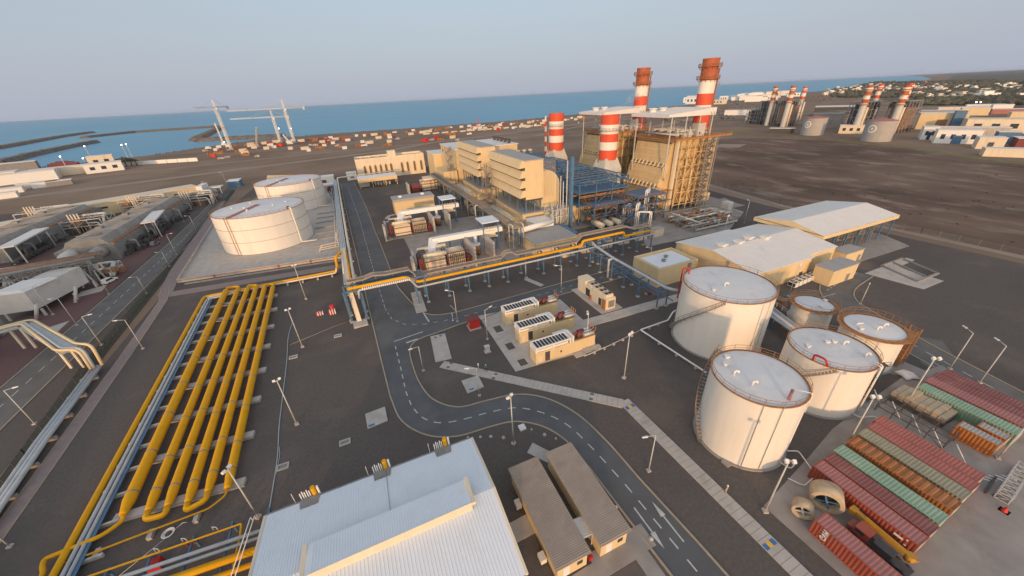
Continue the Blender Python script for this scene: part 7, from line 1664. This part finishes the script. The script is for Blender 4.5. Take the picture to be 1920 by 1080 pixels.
# ================================================================== FAR POWER STATION
def far_stack(x, y, h, label, rusty):
    t = T('striped_stack', label, 'chimney', x, y, 0, 'striped stacks of the far power station')
    R0 = 2.9; zs = [0, h*.64, h*.72, h*.82, h*.88, h*.95, h] if True else 0
    b = MB(); b.lathe([(R0*1.05, 0), (R0*1.02, zs[1])]+[(R0, z) for z in zs[2:]], x, y, 28, mats=[2, 0, 1, 0, 1, 0]); b.m = 3; b.lathe([(R0, h), (R0*.8, h), (R0*.8, h-3)], x, y, 28, smooth=False)
    b.build('shell', ['stack_rusty' if rusty else 'stack_red', 'tank_white', 'galv', 'black'], t)
    b = MB()
    for z in ((h*.9, h*.8, h*.6) if rusty else (h*.9,)): b.lathe([(R0, z), (R0+1.2, z), (R0+1.2, z+.9), (R0, z+.9)], x, y, 24, smooth=False)
    build_each(b, 'gallery', 'rust_steel', t)
    b = MB(); b.tube([(x+R0+1.8, y-2, 0), (x+R0+1.8, y-2, h*.55)], 1.1, 10); b.build('side_flue', 'cream_pale', t)
for x, y, h, lab, ru in ((548, 370, 48, 'leftmost striped stack of the far power station, rusty galleries', 1), (538, 341, 48, 'second striped stack of the far power station from the left, rusty galleries', 1), (640, 388, 45, 'third far striped stack from the left, bright red bands, partly hidden behind a grey tank', 0),
                          (511, 246, 46, 'fourth far striped stack from the left, slim and rusty above a grey tank', 1), (640, 297, 45, 'fifth far striped stack from the left, bright red bands behind two others', 0), (526, 222, 45, 'sixth far striped stack from the left, rusty galleries behind the nearer grey tank', 1), (628, 263, 45, 'rightmost far striped stack with bright red bands', 0)): far_stack(x, y, h, lab, ru)
def boiler_block(x, y, w_, d, h, label, ma):
    t = T('boiler_block', label, 'boiler', x, y, 0, 'boiler blocks of the far power station')
    b = MB(); b.box(x-w_/2, y-d/2, 3, x+w_/2, y+d/2, h*.8); b.build('casing', ma, t)
    b = MB(); b.frame3(x-w_/2-2, y-d/2-2, x+w_/2+2, y+d/2+2, [h*.25, h*.5, h*.75, h], 4, 3, .6); b.build('frame', 'steel_grey', t)
    b = MB()
    for k in range(20): b.obox(x+random.uniform(-.6, .6)*w_, y+random.uniform(-.6, .6)*d, random.choice((0, h*.8, h*.8)), random.uniform(2, 6), random.uniform(2, 6), random.uniform(2, h*.22))
    b.build('machinery', 'steel_dark', t)
for a in ((566, 383, 18, 14, 30, 'dark boiler block right of the leftmost far stacks', 'steel_dark'), (556, 350, 18, 14, 31, 'brown boiler block beside the second far stack', 'brown_pipes'), (530, 254, 20, 12, 30, 'dark boiler block beside the fourth far stack', 'steel_dark'), (546, 226, 20, 12, 30, 'brown boiler block right of the sixth far stack', 'brown_pipes'), (590, 312, 26, 20, 16, 'low dark machinery hall between the far stack groups', 'steel_grey'), (570, 402, 18, 16, 18, 'dark steelwork left of the far stacks', 'steel_dark')): boiler_block(*a)
for x, y, r, h, w_ in ((476, 268, 10.5, 17, 'grey tank with a white ring emblem, left of two at the field edge'), (462, 203, 11.0, 17.5, 'grey tank with a white ring emblem, right of two at the field edge')):
    t = T('grey_tank', w_, 'tank', x, y, 0, 'grey tanks of the far power station')
    b = MB(); b.lathe([(r, 0), (r, h)], x, y, 64); b.build('shell', 'roof_grey', t)
    b = MB(); b.lathe([(r+.2, h), (r+.2, h+.3), (.01, h+2.0)], x, y, 64, smooth=False); b.build('roof', 'c_pink', t)
    b = MB(); a0 = 176
    def onr(u, v): a = R_(a0)-u/r; return (x+(r+.12)*math.cos(a), y+(r+.12)*math.sin(a), 11+v)
    for rr, wd in ((2.9, 1.1),):
        for k in range(28):
            p, q = 2*math.pi*k/28, 2*math.pi*(k+1)/28
            b.poly([onr((rr-wd/2)*math.cos(p), (rr-wd/2)*math.sin(p)), onr((rr+wd/2)*math.cos(p), (rr+wd/2)*math.sin(p)), onr((rr+wd/2)*math.cos(q), (rr+wd/2)*math.sin(q)), onr((rr-wd/2)*math.cos(q), (rr-wd/2)*math.sin(q))])
    b.poly([onr(.9*math.cos(2*math.pi*k/16), 1.2*math.sin(2*math.pi*k/16)) for k in range(16)]); b.build('ring_emblem', 'white', t)
def block(name, label, cat, x, y, w_, d, h, rz, wall, roof='roof_grey', group=None, wins=0, door=None, parapet=0.0):
    t = T(name, label, cat, x, y, 0, group); b = MB(); b.obox(x, y, 0, w_, d, h, rz); b.build('wall', wall, t)
    b = MB(); b.obox(x, y, h, w_+.6, d+.6, .4+parapet, rz); b.build('roof', roof, t)
    c, n = math.cos(rz), math.sin(rz)
    for k in range(wins):
        u = -w_/2+(k+.7)*w_/(wins+.4); v = -d/2-.06
        b = MB(); b.obox(x+c*u-n*v, y+n*u+c*v, h*.35, w_/(wins+.4)*.45, .12, h*.35, rz); b.build('window', 'glass_dark', t)
    if door:
        u, v = 0, -d/2-.08; b = MB(); b.obox(x+c*u-n*v, y+n*u+c*v, 0, w_*.22, .16, h*.62, rz); b.build('door', door, t)
    return t
vr = R_(-62)
for a in (('portal_building', 'small white portal building with a blue door, first right of the far stacks', 'building', 500, 182, 10, 14, 10.5, vr, 'white', 'roof_white', None, 2, 'navy'), ('portal_building', 'long white building with tall bays right of the far stacks', 'building', 482, 157, 26, 12, 10.5, vr, 'white', 'roof_white', None, 4, 'steel_blue'),
          ('portal_building', 'small cream building with a dark doorway near the field edge', 'building', 462, 131, 14, 12, 8, vr, 'cream_pale', 'roof_white', None, 0, 'steel_dark'), ('portal_building', 'low white roofed gatehouse at the corner of the field', 'building', 424, 111, 20, 10, 5, vr, 'cream_pale', 'roof_white'),
          ('shed_building', 'pale roofed turbine hall behind the white buildings', 'hall', 600, 214, 36, 24, 16, vr, 'cream', 'roof_white', None, 0, 'brown_pipes'), ('shed_building', 'long cream hall with slit windows at the right edge of the far station', 'hall', 592, 160, 62, 20, 12, vr, 'cream_pale', 'cream_pale', None, 5), ('shed_building', 'long low pale roof in front of the cream hall', 'hall', 552, 172, 46, 10, 7, vr, 'concrete_light', 'roof_white'),
          ('shed_building', 'grey flat building behind the left grey tank', 'hall', 555, 300, 30, 20, 16, vr, 'concrete', 'concrete'), ('shed_building', 'white roofed open hall far behind the grey tanks', 'hall', 760, 400, 60, 40, 13, vr, 'steel_dark', 'roof_white'), ('shed_building', 'small white store between the two grey tanks', 'store', 512, 250, 20, 14, 8, vr, 'cream_pale', 'roof_white', None, 3),
          ('shed_building', 'long white low building left of the far stacks', 'hall', 620, 425, 50, 18, 9, vr, 'white', 'roof_white', None, 7), ('shed_building', 'white vaulted workshops further left of the far stacks', 'hall', 720, 520, 90, 22, 9, vr, 'white', 'roof_grey'), ('shed_building', 'low white shelter at the field edge below the second far stack', 'shelter', 474, 300, 24, 9, 5, vr, 'steel_dark', 'roof_white'),
          ('shed_building', 'blue clad tower right of the far pale hall', 'hall', 592, 198, 8, 8, 18, vr, 'steel_blue', 'steel_blue'), ('shed_building', 'grey blue roofed shelter above a dark red skid at the right edge', 'shelter', 486, 108, 34, 14, 7, vr, 'dark_red', 'roof_blue_white'), ('shed_building', 'small blue and white unit beside the cream doorway building', 'unit', 500, 134, 12, 10, 9, vr, 'steel_blue', 'roof_white')): block(*a)
for k, (px, py, w_, h) in enumerate(((1843, 205, 40, 7), (1800, 212, 50, 8), (1875, 207, 20, 8), (1890, 213, 34, 6), (1760, 217, 40, 7), (1915, 222, 22, 7), (1823, 216, 26, 9))):
    x, y = at(px, py); block('yard_shed', 'distant yard shed '+('white with a dark gap', 'behind the cream hall', 'white and boxy', 'pinkish and long', 'dark under a pale roof', 'at the picture edge', 'dusty cream')[k]+' near the far road', 'shed', x, y, w_, 12, h, vr, ('white', 'cream_pale', 'white', 'c_pink', 'steel_dark', 'cream', 'cream')[k], 'roof_white', 'yard sheds by the far road')
# white complex on the shore behind the tall stack
for k in range(26):
    px = random.choice((random.uniform(1283, 1312), random.uniform(1340, 1400), random.uniform(1400, 1462), random.uniform(1400, 1490))); py = 199-(px-1283)*.088+random.uniform(-7, 3)
    x, y = at(px, py); h = random.uniform(10, 22)
    block('shore_villa' if k > 3 else 'shore_block', ('low white house' if h < 15 else 'tall white block')+' of the white complex on the shore', 'house', x, y, random.uniform(22, 50), random.uniform(16, 30), h, vr+random.uniform(-.2, .2), 'white' if random.random() < .8 else 'cream_pale', 'roof_white', 'white complex on the shore', random.choice((0, 3, 4)), None)
# town beyond
HP = []
for k, (wl, rf, lab) in enumerate((('white', 'roof_white', 'small white flat roofed house'), ('cream_pale', 'roof_grey', 'small cream flat roofed house'), ('concrete_light', 'roof_white', 'small grey two storey house'), ('c_pink', 'roof_grey', 'small pinkish house'))):
    t = T('town_house', lab+' of the distant town', 'house', 0, 0, 0, 'houses of the distant town')
    b = MB(); b.box(-7, -6, 0, 7, 6, 7); b.box(-2, -6, 7, 7, 2, 10); b.build('wall', wl, t)
    b = MB(); b.box(-7.3, -6.3, 7, -2, 6.3, 7.6); b.box(-2.2, -6.3, 10, 7.3, 2.3, 10.6); b.build('roof', rf, t); HP.append((t, lab)); t.location = (*at(1600+k*40, 171), 0)
for k in range(190):
    if k < 110: px = random.uniform(1545, 1760); py = 172-(px-1545)*.05+random.uniform(-9, 10)*(.6+.4*random.random())
    else: px = random.uniform(1700, 1920); py = random.uniform(158, 186)
    x, y = at(px, max(py, 155.5)); p, lab = random.choice(HP[:3] if random.random() < .85 else HP)
    sc = random.uniform(.55, 1.15)
    dup(p, (x, y, 0), random.uniform(0, 3.1), lab+' of the distant town', 'houses of the distant town', scale=(sc*random.uniform(.8, 1.6), sc, sc*random.uniform(.7, 1.3)))
# scrub and palm belt: one far mass, thousands of crowns
g = MB()
def clump(b, x, y, r, h):
    z0 = -.2; n = 6; o = len(b.v)
    for zz, rr in ((z0, .75), (h*.35, 1.0), (h*.75, .7)):
        for j in range(n): a = 6.283*j/n+random.random()*.5; q = rr*r*random.uniform(.7, 1.25); b.v.append((x+q*math.cos(a), y+q*math.sin(a), zz*random.uniform(.85, 1.1)))
    b.v.append((x, y, h))
    for i in range(2):
        for j in range(n): b.face((o+i*n+j, o+i*n+(j+1) % n, o+(i+1)*n+(j+1) % n, o+(i+1)*n+j))
    for j in range(n): b.face((o+2*n+j, o+2*n+(j+1) % n, o+3*n))
for k in range(5200):
    px = random.uniform(1560, 2150); py = 153+ (random.random()**1.6)*44
    if px < 1720 and py > 182: continue
    x, y = at(px, py+ (px-1920)*-.004)
    if y > .42*x+300 and px < 1740: continue
    d = math.hypot(x, y); r = random.uniform(3, 8)*(1+d/6000); clump(g, x, y, r, r*random.uniform(.7, 1.2))
for k in range(500):
    px = random.uniform(1240, 1560); py = 205-(px-1240)*.09+random.uniform(0, 30); x, y = at(px, py); r = random.uniform(.8, 2.4)
    if px > 1420 and py > 190: continue
    clump(g, x, y, r, r*.8)
tag(g.build('scrub_vegetation', 'leaf_far'), kind='stuff')
g = MB()
for k in range(70):
    px = random.uniform(1350, 1920); py = random.uniform(290, 500); x, y = at(px, py)
    if x < 196 or x > 420: continue
    clump(g, x, y, random.uniform(.3, .8), random.uniform(.2, .5))
tag(g.build('field_weeds', 'hedge'), kind='stuff')
# ================================================================== COAST
def breakwater(pts, label, wd=14, h=4.5):
    b = MB(); P = [Vector((*p, 0)) for p in pts]
    for a, c in zip(P, P[1:]):
        L = (c-a).length; d = (c-a)/L; n = Vector((-d.y, d.x, 0)); k = max(2, int(L/9))
        for i in range(k):
            q = a+d*(L*(i+.5)/k)
            b.hexa([tuple(q+d*s*L/k*.62+n*u*wd*random.uniform(.85, 1.15)+Vector((0, 0, z))) for z, g_ in ((-2.5, 1), (h*random.uniform(.85, 1.1), .45)) for s, u in ((-1, -.5*g_*1.2), (1, -.5*g_*1.2), (1, .5*g_*1.2), (-1, .5*g_*1.2))])
    return solo('breakwater', b, 'rock', label, 'breakwater')
breakwater([(-560, 700), (-473, 809), (-501, 920), (-535, 1100), (-552, 1250)], 'dark rock breakwater nearest the left edge of the bay', 20)
breakwater([(-700, 1060), (-740, 1290), (-862, 1770), (-905, 2060)], 'outermost rock breakwater with a pale middle section', 30)
breakwater([(-714, 1579), (-667, 1768), (-430, 1780), (-385, 1640), (-300, 1060), (-274, 1004), (-200, 975), (-120, 950)], 'hooked rock breakwater running from the cranes out into the bay', 26)
def tower_crane(x, y, h, jib, back, ang, label, apex=12):
    t = T('tower_crane', label, 'tower crane', x, y, 0, 'tower cranes on the shore')
    b = MB(); b.truss((x, y, 0), (x, y, h), 2.6, 2.6, 14, .38); b.build('mast', 'white', t)
    b = MB(); d = Vector((math.cos(ang), math.sin(ang), 0)); c = Vector((x, y, h+2)); b.truss(c, c+d*jib, 1.5, 1.5, 18, .26); b.build('jib', 'white', t)
    b = MB(); b.truss(c, c-d*back, 1.8, 1.5, 6, .34); b.obox(*(c-d*(back-2)).xy, h-1.5, 3, 2.4, 4, ang); b.build('counter_jib', 'galv', t)
    b = MB(); b.truss(c, c+Vector((0, 0, apex)), 1.4, 1.4, 4, .3); b.build('tower_head', 'white', t)
    b = MB(); b.beam(c+Vector((0, 0, apex)), c+d*jib*.65, .22); b.beam(c+Vector((0, 0, apex)), c-d*back*.9, .22); b.build('tie_bar', 'galv', t)
    b = MB(); b.obox(x+2, y-2, h-1.5, 3, 2.6, 2.8, ang); b.build('cab', 'white', t)
    b = MB(); b.obox(x, y, -.5, 8, 8, 2, 0); b.build('base', 'concrete', t)
VL = YAW
LEFT = math.atan2(.375, -.927)
tower_crane(-162, 705, 56, 44, 28, math.pi+1.2, 'tall pale tower crane nearest the bay, jib turned almost end on', 10)
tower_crane(-79, 739, 50, 100, 36, LEFT-.12, 'right hand tower crane with the longest level jib', 12)
tower_crane(-102, 762, 38, 70, 28, LEFT+.0, 'shorter tower crane with a level jib below its neighbour', 10)
def crawler(x, y, L, ang, label, ma='white', el=1.05):
    t = T('mobile_crane', label, 'crane', x, y, 0, 'mobile cranes on the shore')
    b = MB(); b.obox(x, y, 0, 8, 4, 2, .3); b.obox(x, y, 2, 5, 3.6, 2.6, .3); b.build('carrier', ma, t)
    b = MB(); e = Vector((x, y, 3))+Vector((math.cos(ang)*math.cos(el), math.sin(ang)*math.cos(el), math.sin(el)))*L; b.truss((x, y, 3), tuple(e), 1.4, 1.4, 8, .4); b.build('boom', ma, t)
crawler(-196, 818, 32, LEFT+.2, 'pale mobile crane mast beside the tallest tower crane', el=1.54); crawler(-128, 706, 30, VL-1.2, 'small crane with a dark raised boom between the tower cranes', 'galv'); crawler(-84, 722, 14, LEFT, 'pale excavator arm at the foot of the right tower crane'); crawler(238, 738, 16, -.3, 'red crane on the shore behind the filter houses', 'red')
# floodlights already lit along the shore
em = bpy.data.materials.new('lit_lamp'); em.use_nodes = True; e_ = em.node_tree.nodes['Principled BSDF']; e_.inputs['Emission Color'].default_value = (1, .86, .74, 1); e_.inputs['Emission Strength'].default_value = 14; M['lit_lamp'] = em
for k, (px, py, dy, w_) in enumerate(((170, 287, 22, 'leftmost'), (235, 281, 17, 'pinkish'), (243, 279, 16, 'right hand'), (125, 306, 20, 'near the red stack, leftmost'), (160, 302, 8, 'low, above the white house'), (422, 271, 12, 'by the tall crane'), (524, 247, 20, 'by the shorter crane'), (546, 247, 20, 'by the right crane'), (1823, 197, 6, 'far inland, left of two'), (1831, 197, 6, 'far inland, right of two'))):
    x, y = at(px+dy*.35, py+dy); d = math.hypot(x, y)
    h = 54-(54)*((py-200)/(py+dy-200)) if py > 205 else 14
    h = max(8, min(30, d*dy/720)); t = T('lit_floodlight', 'lit floodlight mast on the shore, '+w_ if k < 8 else 'lit lamp of a vehicle or mast '+w_, 'floodlight', x, y, 0, 'lit floodlights')
    b = MB(); b.beam((x, y, 0), (x, y, h), .35); b.build('mast', 'galv', t)
    s = d*.0008; b = MB(); b.obox(x, y, h, s*1.6, s*.7, s*1.5, VL+math.pi/2-1.2); b.build('lamp', 'lit_lamp', t)
# buildings along the shore on the left
for k, (px, py, w_, d, h, wl, lab, wn) in enumerate(((30, 343, 60, 22, 9, 'white', 'long white hall at the left edge of the shore', 0), (-30, 348, 50, 22, 10, 'cream_pale', 'pale hall cut by the left edge of the shore', 0), (62, 338, 40, 16, 7, 'cream_pale', 'low cream hall next to the long white hall', 3), (30, 322, 40, 16, 10, 'steel_grey', 'grey roofed hall behind the long white hall', 0), (122, 328, 46, 16, 8, 'cream_pale', 'cream hall left of the white house on the shore', 0), (200, 321, 30, 16, 9, 'white', 'white house with three windows on the shore', 3), (197, 313, 22, 12, 13, 'cream_pale', 'cream upper house right behind the white house', 2), (18, 362, 18, 10, 4, 'white', 'small white cabin in the dark strip near the left edge', 0), (58, 352, 14, 8, 4, 'galv', 'grey cabin in the dark strip', 0), (88, 350, 16, 8, 4, 'white', 'white cabin in the dark strip', 0), (115, 347, 16, 8, 4, 'steel_grey', 'grey cabin at the end of the dark strip', 0), (8, 372, 16, 8, 4, 'white', 'white cabin at the lower left of the dark strip', 0))):
    x, y = at(px, py); block('shore_hall', lab, 'building', x, y, w_, d, h, R_(20), wl, 'roof_white', 'halls on the left shore', wn)
b = MB(); P0, P1 = Vector((*at(257, 309), 0)), Vector((*at(372, 302), 0))
for i in range(6): q, r_ = P0+(P1-P0)*(i/6+.004), P0+(P1-P0)*((i+1)/6-.004); b.beam(q+Vector((0, 0, 2)), r_+Vector((0, 0, 2)), 1.0, 4)
solo('site_wall', b, 'white', 'long pale panel wall right of the white house on the shore', 'wall')
t = T('bare_tree', 'grey bare branched tree between white house and panel wall', 'tree', *at(238, 312), 0); x, y = at(238, 312)
b = MB()
for k in range(5): b.tube([(x+k*5-10, y, 0), (x+k*5-10+random.uniform(-1, 1), y, 6)], .5, 6)
build_each(b, 'trunk', 'steel_dark', t)
b = MB()
for k in range(420): a = random.random()*6.28; rr = random.random()**.5; xx, yy, zz = x+rr*13*math.cos(a), y+rr*7*math.sin(a), 5+random.random()*6*(1.1-rr); b.obox(xx, yy, zz, random.uniform(.4, 1.5), random.uniform(.4, 1.5), random.uniform(.2, .8), random.random()*3)
b.build('crown', 'leaf', t)
b = MB()
for k in range(40): x, y = at(110+k*.6+random.uniform(-10, 10), 313+random.uniform(-2, 2)); b.obox(x, y, 0, 10, 5, random.uniform(2, 6), .3)
solo('red_stockpile', b, 'dark_red', 'dark red stacked material on the shore behind the halls', 'stockpile')
# construction belt: site cabins, stockpiles, machines
kinds = [('site_cabin', 'white site cabin', 'cabin', 'white', 9, 4, 3.4), ('site_cabin', 'cream site cabin', 'cabin', 'cream_pale', 12, 5, 3.8), ('stockpile', 'rust red steel pile', 'stockpile', 'c_rust', 14, 8, 3), ('stockpile', 'red formwork stack', 'stockpile', 'red', 10, 6, 4), ('stockpile', 'brown timber heap', 'stockpile', 'brown_pipes', 12, 7, 2.4), ('site_truck', 'white site truck', 'truck', 'white', 8, 3, 3.2), ('stockpile', 'grey concrete stack', 'stockpile', 'concrete_light', 9, 5, 2.2)]
def shore_y(px): return 276-(px-380)*.083 if px < 620 else 256-(px-620)*.082
BELT = []
for k in range(190):
    px = random.uniform(385, 1100); f = random.random()
    py = shore_y(px)+3+f*f*(24 if px < 880 else 12)
    nm, lab, cat, ma, w_, d, h = random.choice(kinds if random.random() < .6 else kinds[:2]+kinds[-1:]+kinds[2:3])
    x, y = at(px, py); s = random.uniform(.45, 1.0); zone = 'below the tower cranes' if px < 620 else ('behind the office block' if px < 820 else ('behind the filter houses' if px < 960 else 'beside the far bypass stack'))
    b = MB()
    if nm == 'stockpile':
        for q in range(5): b.obox(x+random.uniform(-.4, .4)*w_*s, y+random.uniform(-.4, .4)*d*s, 0, w_*s*.5, d*s*.4, h*random.uniform(.5, 1.2), random.random())
    elif nm == 'site_truck':
        b.obox(x, y, .8, w_, d, .5, .4); b.obox(x+2.6, y+1.1, .5, 2.2, d, 2.6, .4); b.obox(x-1, y-.4, 1.3, 5, d, 1.4, .4)
    else:
        b.obox(x, y, .3, w_*s, d*s, h, .38); b.obox(x, y, h+.3, w_*s+.5, d*s+.5, .25, .38)
    BELT.append((px, solo(nm, b, ma, lab, cat, 'construction belt '+zone), lab, zone))
ORD = 'first second third fourth fifth sixth seventh eighth ninth tenth eleventh twelfth thirteenth fourteenth fifteenth sixteenth seventeenth eighteenth nineteenth twentieth'.split()
cnt = {}
for px, o, lab, zone in sorted(BELT, key=lambda q: q[0]):
    n_ = cnt[(lab, zone)] = cnt.get((lab, zone), 0)+1
    o['label'] = '%s %s from the left, on the shore %s' % (ORD[min(n_, 20)-1], lab, zone)
b = MB()
P0, P1 = at(800, 252), at(1010, 236)
for k in range(14): 
    x, y = P0[0]+(P1[0]-P0[0])*k/13, P0[1]+(P1[1]-P0[1])*k/13; b.obox(x, y, 0, 12, 1.2, 2, .25)
solo('site_wall', b, 'cream_pale', 'low pale wall along the shore behind the filter houses', 'wall')
sheet('dirt_patch', [at(380, 281), at(470, 272), at(600, 258), at(640, 262), at(560, 272), at(430, 285)], 0.07, 'c_rust' if False else 'brown_soil')
# ================================================================== AIR
hm = bpy.data.materials.new('haze'); hm.use_nodes = True; n_ = hm.node_tree.nodes; n_.clear()
o_ = n_.new('ShaderNodeOutputMaterial'); v_ = n_.new('ShaderNodeVolumePrincipled'); v_.inputs['Color'].default_value = (.80, .86, 1, 1); v_.inputs['Density'].default_value = 0.00002; v_.inputs['Anisotropy'].default_value = 0.2
hm.node_tree.links.new(v_.outputs[0], o_.inputs['Volume']); M['haze'] = hm
b = MB(); b.box(-9500, -30500, -2.8, 34500, 30000, 90); tag(b.build('haze', 'haze'), kind='stuff')
